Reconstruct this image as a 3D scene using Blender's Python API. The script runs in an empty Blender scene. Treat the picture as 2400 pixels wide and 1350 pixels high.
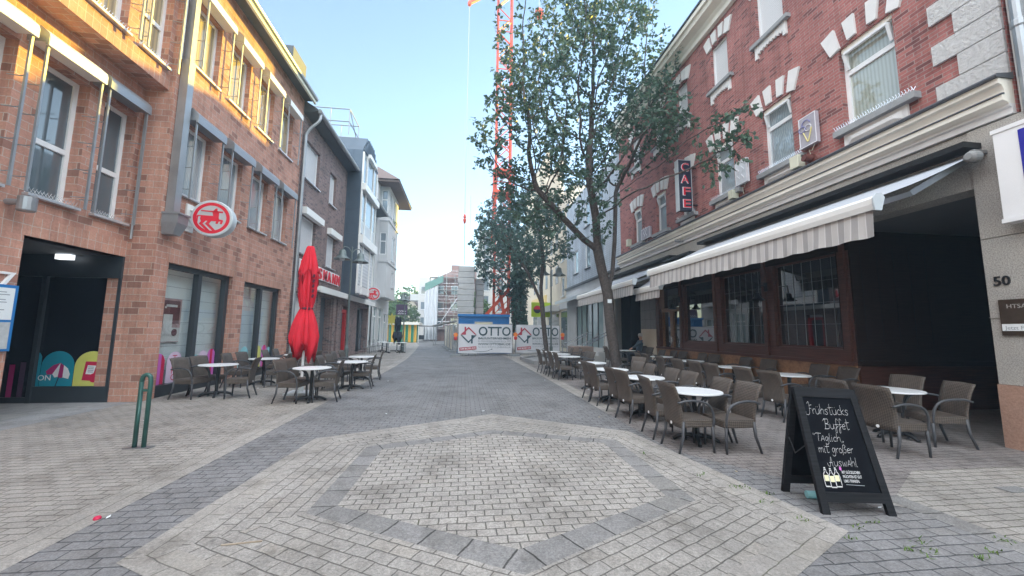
import bpy, bmesh, math, random
import numpy as np
from mathutils import Vector, Matrix
R = math.radians
random.seed(7)
SC = bpy.context.scene
COL = SC.collection

# ------------------------------------------------------------------ camera
cam_d = bpy.data.cameras.new('camera'); cam_d.sensor_width = 36.0; cam_d.lens = 13.5
cam_d.clip_start = 0.05; cam_d.clip_end = 2000
cam = bpy.data.objects.new('camera', cam_d); COL.objects.link(cam)
cam.location = (0, 0, 1.62); cam.rotation_euler = (R(96.4157), R(-0.6), R(-7.1757))
SC.camera = cam
# ------------------------------------------------------------------ sky, sun, exposure
SUN_AZ, SUN_EL = 50.0, 13.0           # azimuth counted from +X towards +Y
world = bpy.data.worlds.new("World"); SC.world = world; world.use_nodes = True
wn = world.node_tree.nodes; wl = world.node_tree.links
sky = wn.new('ShaderNodeTexSky'); sky.sky_type = 'NISHITA'; sky.sun_disc = False
sky.sun_elevation = R(SUN_EL); sky.sun_rotation = R(90 - SUN_AZ)
sky.air_density = 1.0; sky.dust_density = 0.05; sky.ozone_density = 1.4; sky.altitude = 50
# unseen cloud added overhead and behind, to light the shaded street; ahead it is clear
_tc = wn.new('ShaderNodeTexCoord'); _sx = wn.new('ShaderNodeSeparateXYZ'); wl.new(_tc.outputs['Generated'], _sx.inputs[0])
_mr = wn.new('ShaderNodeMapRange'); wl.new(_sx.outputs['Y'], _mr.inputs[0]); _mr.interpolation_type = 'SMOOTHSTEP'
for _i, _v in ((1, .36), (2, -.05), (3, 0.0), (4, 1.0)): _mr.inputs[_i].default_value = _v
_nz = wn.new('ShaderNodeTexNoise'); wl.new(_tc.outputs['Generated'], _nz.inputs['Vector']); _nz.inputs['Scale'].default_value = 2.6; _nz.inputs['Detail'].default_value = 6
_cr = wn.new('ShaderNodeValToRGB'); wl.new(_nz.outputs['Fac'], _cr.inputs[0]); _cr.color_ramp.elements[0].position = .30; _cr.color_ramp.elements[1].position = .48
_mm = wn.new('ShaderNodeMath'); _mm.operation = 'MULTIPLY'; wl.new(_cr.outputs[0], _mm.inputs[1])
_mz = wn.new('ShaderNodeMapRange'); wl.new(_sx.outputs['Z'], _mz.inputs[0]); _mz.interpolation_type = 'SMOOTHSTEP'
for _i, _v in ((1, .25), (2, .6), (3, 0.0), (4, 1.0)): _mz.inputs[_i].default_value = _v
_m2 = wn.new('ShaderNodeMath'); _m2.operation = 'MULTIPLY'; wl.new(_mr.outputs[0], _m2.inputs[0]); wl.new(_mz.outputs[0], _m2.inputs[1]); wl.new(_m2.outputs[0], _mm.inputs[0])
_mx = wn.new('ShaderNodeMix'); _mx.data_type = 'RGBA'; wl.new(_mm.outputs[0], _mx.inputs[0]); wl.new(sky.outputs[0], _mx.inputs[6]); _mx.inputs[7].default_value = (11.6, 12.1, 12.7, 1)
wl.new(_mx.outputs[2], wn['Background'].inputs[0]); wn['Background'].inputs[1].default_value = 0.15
sun_d = bpy.data.lights.new('sun', 'SUN'); sun_d.energy = 5.0; sun_d.angle = R(0.5); sun_d.color = (1.0, 0.70, 0.06)
sun = bpy.data.objects.new('sun', sun_d); COL.objects.link(sun)
_d = Vector((math.cos(R(SUN_AZ))*math.cos(R(SUN_EL)), math.sin(R(SUN_AZ))*math.cos(R(SUN_EL)), math.sin(R(SUN_EL))))
sun.rotation_euler = _d.to_track_quat('Z', 'Y').to_euler(); sun.location = (20, 40, 40)
SC.view_settings.view_transform = 'Standard'; SC.view_settings.look = 'None'
SC.view_settings.gamma = 1.0; SC.view_settings.exposure = 1.6
try:
    SC.cycles.max_bounces = 8; SC.cycles.diffuse_bounces = 4; SC.cycles.transparent_max_bounces = 12
except Exception: pass

# ------------------------------------------------------------------ materials
MATS = {}
def srgb(r, g, b):
    f = lambda c: (c/255/12.92) if c <= 10 else ((c/255+0.055)/1.055)**2.4
    return (f(r), f(g), f(b))
class NT:
    def __init__(s, name):
        s.m = bpy.data.materials.new(name); s.m.use_nodes = True; MATS[name] = s.m
        s.n = s.m.node_tree.nodes; s.l = s.m.node_tree.links; s.b = s.n['Principled BSDF']
    def add(s, t, **k):
        n = s.n.new(t)
        for a, v in k.items(): setattr(n, a, v)
        return n
    def inp(s, n, i, v):
        if hasattr(v, 'is_output') or isinstance(v, bpy.types.NodeSocket): s.l.new(v, n.inputs[i])
        else:
            if isinstance(v, tuple) and len(v) == 3: v = (*v, 1) if n.inputs[i].type == 'RGBA' else v
            n.inputs[i].default_value = v
    def uv(s, sx=1, sy=1, rot=0, src='UV', loc=(0, 0, 0)):
        t = s.add('ShaderNodeTexCoord'); mp = s.add('ShaderNodeMapping')
        mp.inputs['Scale'].default_value = (sx, sy, sx if src != 'UV' else 1); mp.inputs['Rotation'].default_value = (0, 0, rot)
        mp.inputs['Location'].default_value = loc
        s.l.new(t.outputs[src], mp.inputs[0]); return mp.outputs[0]
    def noise(s, vec, scale, detail=3, rough=.6):
        n = s.add('ShaderNodeTexNoise'); s.l.new(vec, n.inputs['Vector'])
        n.inputs['Scale'].default_value = scale; n.inputs['Detail'].default_value = detail; n.inputs['Roughness'].default_value = rough
        return n.outputs['Fac']
    def ramp(s, fac, stops):
        r = s.add('ShaderNodeValToRGB'); s.l.new(fac, r.inputs[0]); e = r.color_ramp.elements
        while len(e) < len(stops): e.new(0.5)
        for i, (p, c) in enumerate(stops):
            e[i].position = p; e[i].color = (*c, 1) if len(c) == 3 else c
        return r.outputs[0]
    def mix(s, a, b, fac, mode='MIX'):
        m = s.add('ShaderNodeMix', data_type='RGBA', blend_type=mode)
        s.inp(m, 0, fac); s.inp(m, 6, a); s.inp(m, 7, b); return m.outputs[2]
    def math(s, op, a, b=0.0, c=None):
        m = s.add('ShaderNodeMath', operation=op); s.inp(m, 0, a); s.inp(m, 1, b)
        if c is not None: s.inp(m, 2, c)
        return m.outputs[0]
    def bump(s, h, strength=.3, dist=.01):
        b = s.add('ShaderNodeBump'); b.inputs['Strength'].default_value = strength; b.inputs['Distance'].default_value = dist
        s.l.new(h, b.inputs['Height']); s.l.new(b.outputs[0], s.b.inputs['Normal'])
    def out(s, col, rough=.8, metal=0.0, spec=None, ior=None, coat=None):
        s.inp(s.b, 'Base Color', col); s.inp(s.b, 'Roughness', rough); s.inp(s.b, 'Metallic', metal)
        if spec is not None: s.inp(s.b, 'Specular IOR Level', spec)
        if ior: s.inp(s.b, 'IOR', ior)
        if coat: s.inp(s.b, 'Coat Weight', coat); s.inp(s.b, 'Coat Roughness', .08)
        return s.m

def plain(name, col, rough=.6, metal=0.0, var=.18, scale=6, bump=0.0, spec=None, ior=None, coat=None, src='Object'):
    t = NT(name); v = t.uv(src=src)
    n = t.noise(v, scale, 5)
    n2 = t.noise(v, scale*.17, 2)
    f = t.math('ADD', t.math('MULTIPLY', n, .6), t.math('MULTIPLY', n2, .4))
    c = t.ramp(f, [(.25, tuple(x*(1-var) for x in col)), (.75, tuple(min(1, x*(1+var)) for x in col))])
    if bump: t.bump(t.noise(v, scale*6, 4), bump, .004)
    rr = t.math('ADD', t.math('MULTIPLY', n, .16), rough-.08)
    return t.out(c, rr, metal, spec, ior, coat)

def brick(name, c1, c2, mortar, bw, bh, ms=.006, rough=.85, offset=.5, spot=None, bump=.5, dirt=.25):
    t = NT(name); v = t.uv()
    wob = t.add('ShaderNodeTexNoise'); t.l.new(v, wob.inputs['Vector']); wob.inputs['Scale'].default_value = 3.1; wob.inputs['Detail'].default_value = 2
    va = t.add('ShaderNodeVectorMath', operation='MULTIPLY_ADD'); t.l.new(wob.outputs['Color'], va.inputs[0]); va.inputs[1].default_value = (bh*.1, bh*.1, 0); t.l.new(v, va.inputs[2])
    b = t.add('ShaderNodeTexBrick'); t.l.new(va.outputs[0], b.inputs['Vector'])
    b.offset = offset; b.offset_frequency = 2; b.squash = 1.0
    b.inputs['Color1'].default_value = (*c1, 1); b.inputs['Color2'].default_value = (*c2, 1); b.inputs['Mortar'].default_value = (*mortar, 1)
    b.inputs['Scale'].default_value = 1; b.inputs['Mortar Size'].default_value = ms; b.inputs['Mortar Smooth'].default_value = .25
    b.inputs['Bias'].default_value = 0; b.inputs['Brick Width'].default_value = bw; b.inputs['Row Height'].default_value = bh
    n = t.noise(v, 1.1, 5); n2 = t.noise(v, 26, 4)
    k = t.ramp(n, [(.25, (1-dirt,)*3), (.7, (1.08,)*3)])
    k2 = t.ramp(n2, [(.2, (.78,)*3), (.8, (1.15,)*3)])
    c = t.mix(b.outputs['Color'], k, 1.0, 'MULTIPLY'); c = t.mix(c, k2, 1.0, 'MULTIPLY')
    if spot:
        # odd dark burnt bricks, one value per brick
        b2 = t.add('ShaderNodeTexBrick'); t.l.new(va.outputs[0], b2.inputs['Vector']); b2.offset = offset; b2.offset_frequency = 2
        b2.inputs['Color1'].default_value = (0, 0, 0, 1); b2.inputs['Color2'].default_value = (1, 1, 1, 1); b2.inputs['Mortar'].default_value = (0, 0, 0, 1)
        b2.inputs['Scale'].default_value = 1; b2.inputs['Mortar Size'].default_value = ms; b2.inputs['Brick Width'].default_value = bw; b2.inputs['Row Height'].default_value = bh
        sf = t.ramp(b2.outputs['Color'], [(.8, (0,)*3), (.92, (.75,)*3)])
        c = t.mix(c, spot, sf)
    sv = t.uv(3.5, .22); sn = t.noise(sv, 1.0, 5, .7); c = t.mix(c, t.ramp(sn, [(.34, (.74,.72,.71)), (.52, (1,1,1))]), 1.0, 'MULTIPLY')
    h = t.math('ADD', t.math('MULTIPLY', b.outputs['Fac'], -1.0), t.math('MULTIPLY', n2, .6))
    t.bump(h, bump, .014)
    return t.out(c, rough)

def glass(name, base, ior=1.9, rough=.03, stripes=None, tint2=None):
    """a pane with what shows through it: blinds / curtains as a soft pattern behind a glossy surface"""
    t = NT(name); v = t.uv()
    c = base
    if stripes:
        w = t.add('ShaderNodeTexWave', wave_type='BANDS', bands_direction=stripes[0]); t.l.new(v, w.inputs['Vector'])
        w.inputs['Scale'].default_value = stripes[1]; w.inputs['Distortion'].default_value = stripes[2]; w.inputs['Detail'].default_value = 1
        c = t.ramp(w.outputs['Fac'], [(.1, tint2), (.9, base)])
    wv = t.noise(v, .9, 2)
    t.bump(wv, .05, .02)
    return t.out(c, rough, ior=ior)

def emit(name, col, strength):
    t = NT(name); t.inp(t.b, 'Emission Color', (*col, 1)); t.b.inputs['Emission Strength'].default_value = strength
    return t.out(col, .4)

# ------------------------------------------------------------------ mesh helpers
class MB:
    def __init__(s): s.v = []; s.f = []; s.mi = []; s.uv = {}
    def poly(s, pts, mi=0, uv=None):
        i = len(s.v); s.v += [tuple(p) for p in pts]; s.f.append(tuple(range(i, i+len(pts)))); s.mi.append(mi)
        if uv: s.uv[len(s.f)-1] = uv
        return s
    def box(s, x0, x1, y0, y1, z0, z1, mi=0):
        if x0 > x1: x0, x1 = x1, x0
        if y0 > y1: y0, y1 = y1, y0
        if z0 > z1: z0, z1 = z1, z0
        i = len(s.v)
        s.v += [(x0,y0,z0),(x1,y0,z0),(x1,y1,z0),(x0,y1,z0),(x0,y0,z1),(x1,y0,z1),(x1,y1,z1),(x0,y1,z1)]
        for q in ((0,3,2,1),(4,5,6,7),(0,1,5,4),(1,2,6,5),(2,3,7,6),(3,0,4,7)):
            s.f.append(tuple(i+k for k in q)); s.mi.append(mi)
        return s
    def bbox(s, x0, x1, y0, y1, z0, z1, b=.01, mi=0):
        """box with chamfered edges"""
        bm = bmesh.new(); bmesh.ops.create_cube(bm, size=1)
        for v in bm.verts: v.co = ((x0+x1)/2+v.co.x*(x1-x0), (y0+y1)/2+v.co.y*(y1-y0), (z0+z1)/2+v.co.z*(z1-z0))
        bmesh.ops.bevel(bm, geom=list(bm.edges), offset=b, segments=2, profile=.5, affect='EDGES')
        return s.frombm(bm, mi)
    def frombm(s, bm, mi=0, mat=None):
        i = len(s.v); bm.verts.ensure_lookup_table()
        for k, v in enumerate(bm.verts): v.index = k; s.v.append(tuple(mat @ v.co if mat else v.co))
        for f in bm.faces: s.f.append(tuple(i+v.index for v in f.verts)); s.mi.append(mi)
        bm.free(); return s
    def beam(s, a, b, w, h=None, mi=0, up=(0,0,1)):
        a = Vector(a); b = Vector(b); h = h or w; d = (b-a).normalized(); u = Vector(up)
        if abs(d.dot(u)) > .98: u = Vector((1,0,0))
        r = d.cross(u).normalized(); u = r.cross(d)
        i = len(s.v)
        for p in (a, b):
            for (q, t) in ((-1,-1),(1,-1),(1,1),(-1,1)): s.v.append(tuple(p + r*q*w/2 + u*t*h/2))
        for q in ((0,1,2,3),(7,6,5,4),(0,4,5,1),(1,5,6,2),(2,6,7,3),(3,7,4,0)): s.f.append(tuple(i+k for k in q)); s.mi.append(mi)
        return s
    def tube(s, pts, r, n=8, mi=0, cap=True):
        pts = [Vector(p) for p in pts]; rs = r if isinstance(r, (list, tuple)) else [r]*len(pts)
        i0 = len(s.v); prev = None
        for k, p in enumerate(pts):
            d = (pts[min(k+1, len(pts)-1)] - pts[max(k-1, 0)])
            d = d.normalized() if d.length > 1e-9 else Vector((0,0,1))
            if prev is None:
                u = Vector((0,0,1)) if abs(d.z) < .9 else Vector((1,0,0)); r_ = d.cross(u).normalized()
            else:
                r_ = prev - d*prev.dot(d); r_ = r_.normalized() if r_.length > 1e-6 else d.orthogonal().normalized()
            prev = r_; u_ = r_.cross(d)
            for j in range(n):
                a = 2*math.pi*j/n; s.v.append(tuple(p + (r_*math.cos(a)+u_*math.sin(a))*rs[k]))
        for k in range(len(pts)-1):
            for j in range(n):
                a = i0+k*n+j; b = i0+k*n+(j+1) % n
                s.f.append((a, b, b+n, a+n)); s.mi.append(mi)
        if cap:
            s.f.append(tuple(i0+j for j in reversed(range(n)))); s.mi.append(mi)
            e = i0+(len(pts)-1)*n; s.f.append(tuple(e+j for j in range(n))); s.mi.append(mi)
        return s
    def lathe(s, prof, c=(0,0,0), n=20, mi=0, fold=None, axis='z'):
        """profile of (radius, height); fold(angle, k) scales the radius, may return (scale, dz)"""
        i0 = len(s.v)
        for k, (r, z) in enumerate(prof):
            for j in range(n):
                a = 2*math.pi*j/n; rr = r; dz = 0
                if fold:
                    q = fold(a, k)
                    if isinstance(q, tuple): rr *= q[0]; dz = q[1]
                    else: rr *= q
                if axis == 'z': s.v.append((c[0]+rr*math.cos(a), c[1]+rr*math.sin(a), c[2]+z+dz))
                elif axis == 'y': s.v.append((c[0]+rr*math.cos(a), c[1]+z, c[2]+rr*math.sin(a)))
                else: s.v.append((c[0]+z, c[1]+rr*math.cos(a), c[2]+rr*math.sin(a)))
        for k in range(len(prof)-1):
            for j in range(n):
                a = i0+k*n+j; b = i0+k*n+(j+1) % n
                s.f.append((a, b, b+n, a+n)); s.mi.append(mi)
        if prof[0][0] > 1e-4: s.f.append(tuple(i0+j for j in reversed(range(n)))); s.mi.append(mi)
        if prof[-1][0] > 1e-4: s.f.append(tuple(i0+(len(prof)-1)*n+j for j in range(n))); s.mi.append(mi)
        return s
    def prism(s, pts2, fn, d0, d1, mi=0):
        """polygon (u,v) extruded from depth d0 to d1; fn(u,v,d) -> xyz. concave is fine (triangulated)."""
        from mathutils.geometry import tessellate_polygon
        n = len(pts2)
        tri = tessellate_polygon([[Vector((p[0], p[1], 0)) for p in pts2]])
        i = len(s.v)
        s.v += [tuple(fn(p[0], p[1], d1)) for p in pts2] + [tuple(fn(p[0], p[1], d0)) for p in pts2]
        for t in tri:
            s.f.append(tuple(i+k for k in t)); s.mi.append(mi); s.f.append(tuple(i+n+k for k in reversed(t))); s.mi.append(mi)
        for k in range(n):
            a = k; b = (k+1) % n; s.f.append((i+a, i+n+a, i+n+b, i+b)); s.mi.append(mi)
        return s
    def xform(s, M, start=0):
        for k in range(start, len(s.v)): s.v[k] = tuple(M @ Vector(s.v[k]))
        return s
    def build(s, name, mats, parent=None, smooth=False, recalc=True, label=None, autosmooth=None):
        me = bpy.data.meshes.new(name)
        off = Vector((0,0,0)); p = parent
        while p is not None:
            if p.type == 'EMPTY': off = Vector(p.location) if p.rotation_euler.z == 0 else off
            p = p.parent
        me.from_pydata([tuple(Vector(q)-off) for q in s.v], [], s.f)
        if not isinstance(mats, (list, tuple)): mats = [mats]
        for m in mats: me.materials.append(MATS[m] if isinstance(m, str) else m)
        if max(s.mi, default=0) > 0: me.polygons.foreach_set('material_index', s.mi)
        uvl = me.uv_layers.new(name='UVMap'); buf = np.zeros(len(me.loops)*2)
        vv = s.v
        for pi, pg in enumerate(me.polygons):
            cu = s.uv.get(pi)
            if cu:
                for k, li in enumerate(pg.loop_indices): buf[2*li], buf[2*li+1] = cu[k]
                continue
            nn = pg.normal; ax, ay, az = abs(nn.x), abs(nn.y), abs(nn.z)
            for k, li in enumerate(pg.loop_indices):
                q = vv[s.f[pi][k]]
                if az > ax and az > ay: u, w = q[0], q[1]
                elif ax >= ay: u, w = q[1], q[2]
                else: u, w = q[0], q[2]
                buf[2*li] = u; buf[2*li+1] = w
        uvl.data.foreach_set('uv', buf)
        if recalc:
            bm = bmesh.new(); bm.from_mesh(me); bmesh.ops.recalc_face_normals(bm, faces=list(bm.faces)); bm.to_mesh(me); bm.free()
        if smooth: me.polygons.foreach_set('use_smooth', [True]*len(me.polygons))
        me.update()
        o = bpy.data.objects.new(name, me); COL.objects.link(o)
        if parent is not None: o.parent = parent
        if label: o['label'] = label
        return o

def thing(name, label, cat, loc=(0,0,0), group=None, rotz=0):
    o = bpy.data.objects.new(name, None); COL.objects.link(o); o.location = loc; o.rotation_euler = (0,0,rotz); o.empty_display_size = .2
    o['label'] = label; o['category'] = cat
    if group: o['group'] = group
    return o
def tag(o, label, cat, group=None):
    o['label'] = label; o['category'] = cat
    if group: o['group'] = group
    return o
def struct(o): o['kind'] = 'structure'; return o
def dup(root, loc, rotz=0.0, label=None, group=None, scale=None):
    r = root.copy(); COL.objects.link(r); r.location = loc; r.rotation_euler = (0,0,rotz)
    if scale: r.scale = (scale,)*3
    if label: r['label'] = label
    if group: r['group'] = group
    for ch in list(root.children):
        c = ch.copy(); COL.objects.link(c); c.parent = r
        for g in list(ch.children):
            d = g.copy(); COL.objects.link(d); d.parent = c
    return r

class Face:
    """a vertical wall plane: axis 'x' (plane x=c, u runs along y) or 'y' (plane y=c, u runs along x); s = outward sign"""
    def __init__(s, axis, c, sign): s.a = axis; s.c = c; s.s = sign
    def p(s, u, z, d=0.0): return (s.c+s.s*d, u, z) if s.a == 'x' else (u, s.c+s.s*d, z)
    def box(s, mb, u0, u1, z0, z1, d0, d1, mi=0):
        a = s.p(u0, z0, d0); b = s.p(u1, z1, d1); return mb.box(a[0], b[0], a[1], b[1], a[2], b[2], mi)
    def wall(s, mb, u0, u1, z0, z1, holes, depth=.2, mi=0, mir=None):
        us = sorted({u0, u1, *[min(max(h[i], u0), u1) for h in holes for i in (0, 1)]}); zs = sorted({z0, z1, *[min(max(h[i], z0), z1) for h in holes for i in (2, 3)]})
        for i in range(len(us)-1):
            for j in range(len(zs)-1):
                cu = (us[i]+us[i+1])/2; cz = (zs[j]+zs[j+1])/2
                if any(h[0] < cu < h[1] and h[2] < cz < h[3] for h in holes): continue
                mb.poly([s.p(us[i], zs[j]), s.p(us[i+1], zs[j]), s.p(us[i+1], zs[j+1]), s.p(us[i], zs[j+1])], mi)
        mir = mi if mir is None else mir
        for h in holes:
            a, b, c, d = max(h[0], u0), min(h[1], u1), max(h[2], z0), min(h[3], z1); dp = -(h[4] if len(h) > 4 else depth)
            mb.poly([s.p(a,c), s.p(a,c,dp), s.p(a,d,dp), s.p(a,d)], mir); mb.poly([s.p(b,c), s.p(b,c,dp), s.p(b,d,dp), s.p(b,d)], mir)
            mb.poly([s.p(a,d), s.p(b,d), s.p(b,d,dp), s.p(a,d,dp)], mir)
            if c > z0 + 1e-6: mb.poly([s.p(a,c), s.p(b,c), s.p(b,c,dp), s.p(a,c,dp)], mir)
        return mb

def window(root, F, u0, u1, z0, z1, d=-.14, fw=.07, frame='white_frame', pane='glass_curtain', bars=(), mulls=(), sill=None, sillmat='sill_metal', label=None, fd=.07):
    """part 'window' (its frame) with sub-parts pane and sill. bars: heights of transoms, mulls: positions of mullions (fractions)"""
    mb = MB()
    F.box(mb, u0, u0+fw, z0, z1, d, d+fd); F.box(mb, u1-fw, u1, z0, z1, d, d+fd)
    F.box(mb, u0+fw, u1-fw, z0, z0+fw, d, d+fd-.002); F.box(mb, u0+fw, u1-fw, z1-fw, z1, d, d+fd-.002)
    for b in bars:
        zz = z0+(z1-z0)*b; F.box(mb, u0+fw, u1-fw, zz-fw*.6, zz+fw*.6, d, d+fd+.004)
    for m in mulls:
        uu = u0+(u1-u0)*m; F.box(mb, uu-fw*.55, uu+fw*.55, z0+fw, z1-fw, d, d+fd+.002)
    w = mb.build('window', frame, root)
    if label: w['label'] = label
    pb = MB(); pb.poly([F.p(u0+fw*.5, z0+fw*.5, d+fd*.5), F.p(u1-fw*.5, z0+fw*.5, d+fd*.5), F.p(u1-fw*.5, z1-fw*.5, d+fd*.5), F.p(u0+fw*.5, z1-fw*.5, d+fd*.5)])
    pb.build('pane', pane, w)
    if sill:
        sb = MB(); F.box(sb, u0-sill[0], u1+sill[0], z0-sill[1], z0-.003, d+fd, sill[2]); sb.build('sill', sillmat, w)
    return w

def text_mb(body, size, fn, depth=.004, align='LEFT', bold=0.0, shear=0.0, spacing=1.0, width=None):
    """letters from Blender's built-in font laid on a plane through fn(u, v, d)"""
    cu = bpy.data.curves.new('letters', 'FONT'); cu.body = body; cu.size = size; cu.align_x = align
    cu.offset = bold*size; cu.shear = shear; cu.space_character = spacing; cu.resolution_u = 3; cu.extrude = .5
    ob = bpy.data.objects.new('letters', cu); COL.objects.link(ob)
    dg = bpy.context.evaluated_depsgraph_get(); dg.update(); me = bpy.data.meshes.new_from_object(ob.evaluated_get(dg))
    mb = MB(); k = 1.0
    xs = [v.co.x for v in me.vertices] or [0]
    if width: k = width/max(1e-6, max(xs)-min(xs))
    for v in me.vertices: mb.v.append(tuple(fn(v.co.x*k, v.co.y, depth if v.co.z > 0 else 0.0005)))
    for p in me.polygons: mb.f.append(tuple(p.vertices)); mb.mi.append(0)
    bpy.data.objects.remove(ob); bpy.data.curves.remove(cu); bpy.data.meshes.remove(me)
    return mb
def merge(mb, other, mi=0):
    i = len(mb.v); mb.v += other.v
    for f in other.f: mb.f.append(tuple(i+k for k in f)); mb.mi.append(mi)
    return mb
def stroke(mb, pts, fn, w, d=.003, mi=0):
    """flat ribbon of width w along a 2-D polyline, laid through fn(u,v,d)"""
    P = [Vector((p[0], p[1])) for p in pts]
    L = []; Rr = []
    for i, p in enumerate(P):
        t = (P[min(i+1, len(P)-1)]-P[max(i-1, 0)]);
        t = t.normalized() if t.length > 1e-9 else Vector((1, 0)); n = Vector((-t.y, t.x))*w/2
        L.append(p+n); Rr.append(p-n)
    for i in range(len(P)-1):
        mb.poly([fn(*L[i], d), fn(*Rr[i], d), fn(*Rr[i+1], d), fn(*L[i+1], d)], mi)
    return mb
def curve(pts, n=8):
    """Catmull-Rom through points (any dimension)"""
    P = [np.array(p, float) for p in pts]; P = [2*P[0]-P[1]]+P+[2*P[-1]-P[-2]]; o = []
    for i in range(1, len(P)-2):
        for k in range(n):
            t = k/n; o.append(tuple(.5*((2*P[i])+(-P[i-1]+P[i+1])*t+(2*P[i-1]-5*P[i]+4*P[i+1]-P[i+2])*t*t+(-P[i-1]+3*P[i]-3*P[i+1]+P[i+2])*t**3)))
    o.append(tuple(P[-2])); return o
# ------------------------------------------------------------------ the materials used
brick('brick_orange', (.58,.305,.225), (.47,.235,.175), (.55,.45,.38), .30, .147, .007, spot=(.26,.13,.10), dirt=.25)
brick('brick_soldier', (.56,.30,.22), (.49,.25,.185), (.54,.44,.37), .147, .34, .007, offset=0.0, dirt=.2)
brick('brick_dark', (.27,.17,.155), (.18,.115,.11), (.33,.31,.30), .25, .077, .008, spot=(.06,.045,.05))
brick('brick_red', (.46,.17,.15), (.33,.11,.103), (.38,.29,.27), .245, .074, .008, spot=(.13,.05,.05), dirt=.3)
brick('brick_far', (.42,.26,.24), (.36,.22,.2), (.45,.4,.38), .25, .08, .008)
brick('siding_blue', (.50,.56,.63), (.47,.53,.60), (.30,.34,.40), 3.0, .12, .012, rough=.6, spot=None, bump=.4)
plain('plaster_pale', (.56,.57,.58), .9, var=.08, scale=1.5, bump=.15)
plain('plaster_cream', (.66,.58,.47), .9, var=.1, scale=1.2, bump=.15)
plain('plaster_white', (.60,.60,.59), .9, var=.07, scale=1.2, bump=.1)
plain('plaster_yellow', (.72,.55,.25), .9, var=.1, scale=1.2)
plain('stucco_trim', (.78,.74,.66), .75, var=.12, scale=3, bump=.1)
plain('stone_white', (.72,.71,.70), .8, var=.1, scale=5, bump=.2)
t = NT('rough_quoin'); v = t.uv(src='Object'); n = t.noise(v, 16, 6, .7); t.bump(n, 1.0, .09)
t.out(t.ramp(n, [(.3, (.66,.65,.64)), (.7, (.84,.83,.82))]), .9)
plain('sill_stone', (.30,.31,.32), .8, var=.2, scale=9, bump=.3)
t = NT('granite'); v = t.uv(src='Object'); n = t.noise(v, 60, 5, .75); n2 = t.noise(v, 1.2, 3)
c = t.mix(t.ramp(n, [(.35, (.22,.21,.20)), (.6, (.52,.50,.47))]), t.ramp(n2, [(.3, (.8,.8,.8)), (.7, (1.08,1.06,1.02))]), 1.0, 'MULTIPLY'); t.bump(n, .3, .004); t.out(c, .75)
t = NT('granite_red'); v = t.uv(src='Object'); n = t.noise(v, 40, 5, .75)
t.out(t.ramp(n, [(.3, (.26,.15,.11)), (.7, (.46,.29,.22))]), .6)
t = NT('granite_brown'); v = t.uv(src='Object'); n = t.noise(v, 7, 6, .75)
t.out(t.ramp(n, [(.25, (.12,.06,.035)), (.5, (.30,.16,.085)), (.75, (.44,.27,.15))]), .55)
def wood(name, a, b, rough=.45, spec=.5):
    t = NT(name); v = t.uv(); w = t.add('ShaderNodeTexNoise'); mp = t.uv(1.2, 30)
    t.l.new(mp, w.inputs['Vector']); w.inputs['Scale'].default_value = 1.5; w.inputs['Detail'].default_value = 6
    t.bump(w.outputs['Fac'], .2, .004)
    return t.out(t.ramp(w.outputs['Fac'], [(.3, a), (.7, b)]), rough, spec=spec)
wood('wood_mahogany', (.050,.018,.012), (.135,.050,.030)); wood('wood_black', (.006,.007,.009), (.016,.017,.021), .75, .25); wood('wood_dark', (.014,.008,.006), (.03,.016,.011), .7, .15)
wood('wood_door', (.17,.085,.04), (.33,.18,.09)); wood('wood_board', (.30,.24,.18), (.45,.38,.3), .8)
plain('white_frame', (.78,.79,.80), .4, var=.05); plain('grey_frame', (.42,.44,.46), .4, var=.08); plain('dark_frame', (.035,.042,.05), .4, var=.15)
plain('sill_metal', (.62,.63,.66), .35, .6, var=.1); plain('alu_box', (.30,.32,.345), .4, .55, var=.12, scale=2); plain('alu_white', (.80,.80,.78), .4, var=.06)
plain('zinc', (.36,.38,.40), .45, .7, var=.22, scale=3); plain('zinc_dark', (.12,.13,.145), .5, .5, var=.2, scale=2)
plain('slate_roof', (.07,.085,.10), .6, var=.3, scale=8, bump=.3); plain('tile_roof', (.16,.12,.11), .8, var=.3, scale=6, bump=.4); plain('metal_cladding', (.085,.115,.15), .4, .4, var=.2, scale=1.5)
plain('black_metal', (.02,.022,.025), .4, .3, var=.3); plain('green_metal', (.035,.11,.095), .4, .2, var=.25); plain('grey_metal', (.30,.31,.33), .4, .8, var=.15)
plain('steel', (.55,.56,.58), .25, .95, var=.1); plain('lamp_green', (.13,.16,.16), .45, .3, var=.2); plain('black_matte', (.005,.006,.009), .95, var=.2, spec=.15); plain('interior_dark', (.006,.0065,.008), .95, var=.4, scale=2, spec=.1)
plain('ceiling_grey', (.16,.165,.175), .8, var=.1); plain('concrete', (.47,.47,.46), .9, var=.18, scale=2.5, bump=.3); plain('concrete_dark', (.24,.24,.24), .9, var=.2, scale=3)
plain('red_paint', (.55,.03,.035), .45, var=.12); plain('crane_red', (.62,.075,.03), .45, var=.2, scale=3); plain('sign_red', (.66,.012,.035), .4, var=.04); plain('sign_white', (.82,.82,.83), .35, var=.03, src='Object'); plain('sign_side', (.52,.57,.60), .4, var=.06)
plain('blue_paint', (.012,.17,.46), .45, var=.15, scale=2); plain('sign_blue', (.015,.02,.33), .3, var=.06); plain('sign_navy', (.02,.03,.055), .35, var=.15); plain('purple_sign', (.09,.05,.11), .5, var=.1)
plain('banner_white', (.70,.71,.75), .65, var=.05, scale=1.3, bump=.1); plain('banner_ink', (.03,.075,.10), .6, var=.1); plain('banner_red', (.45,.04,.075), .6, var=.1); plain('banner_grey', (.33,.36,.40), .6, var=.1)
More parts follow.
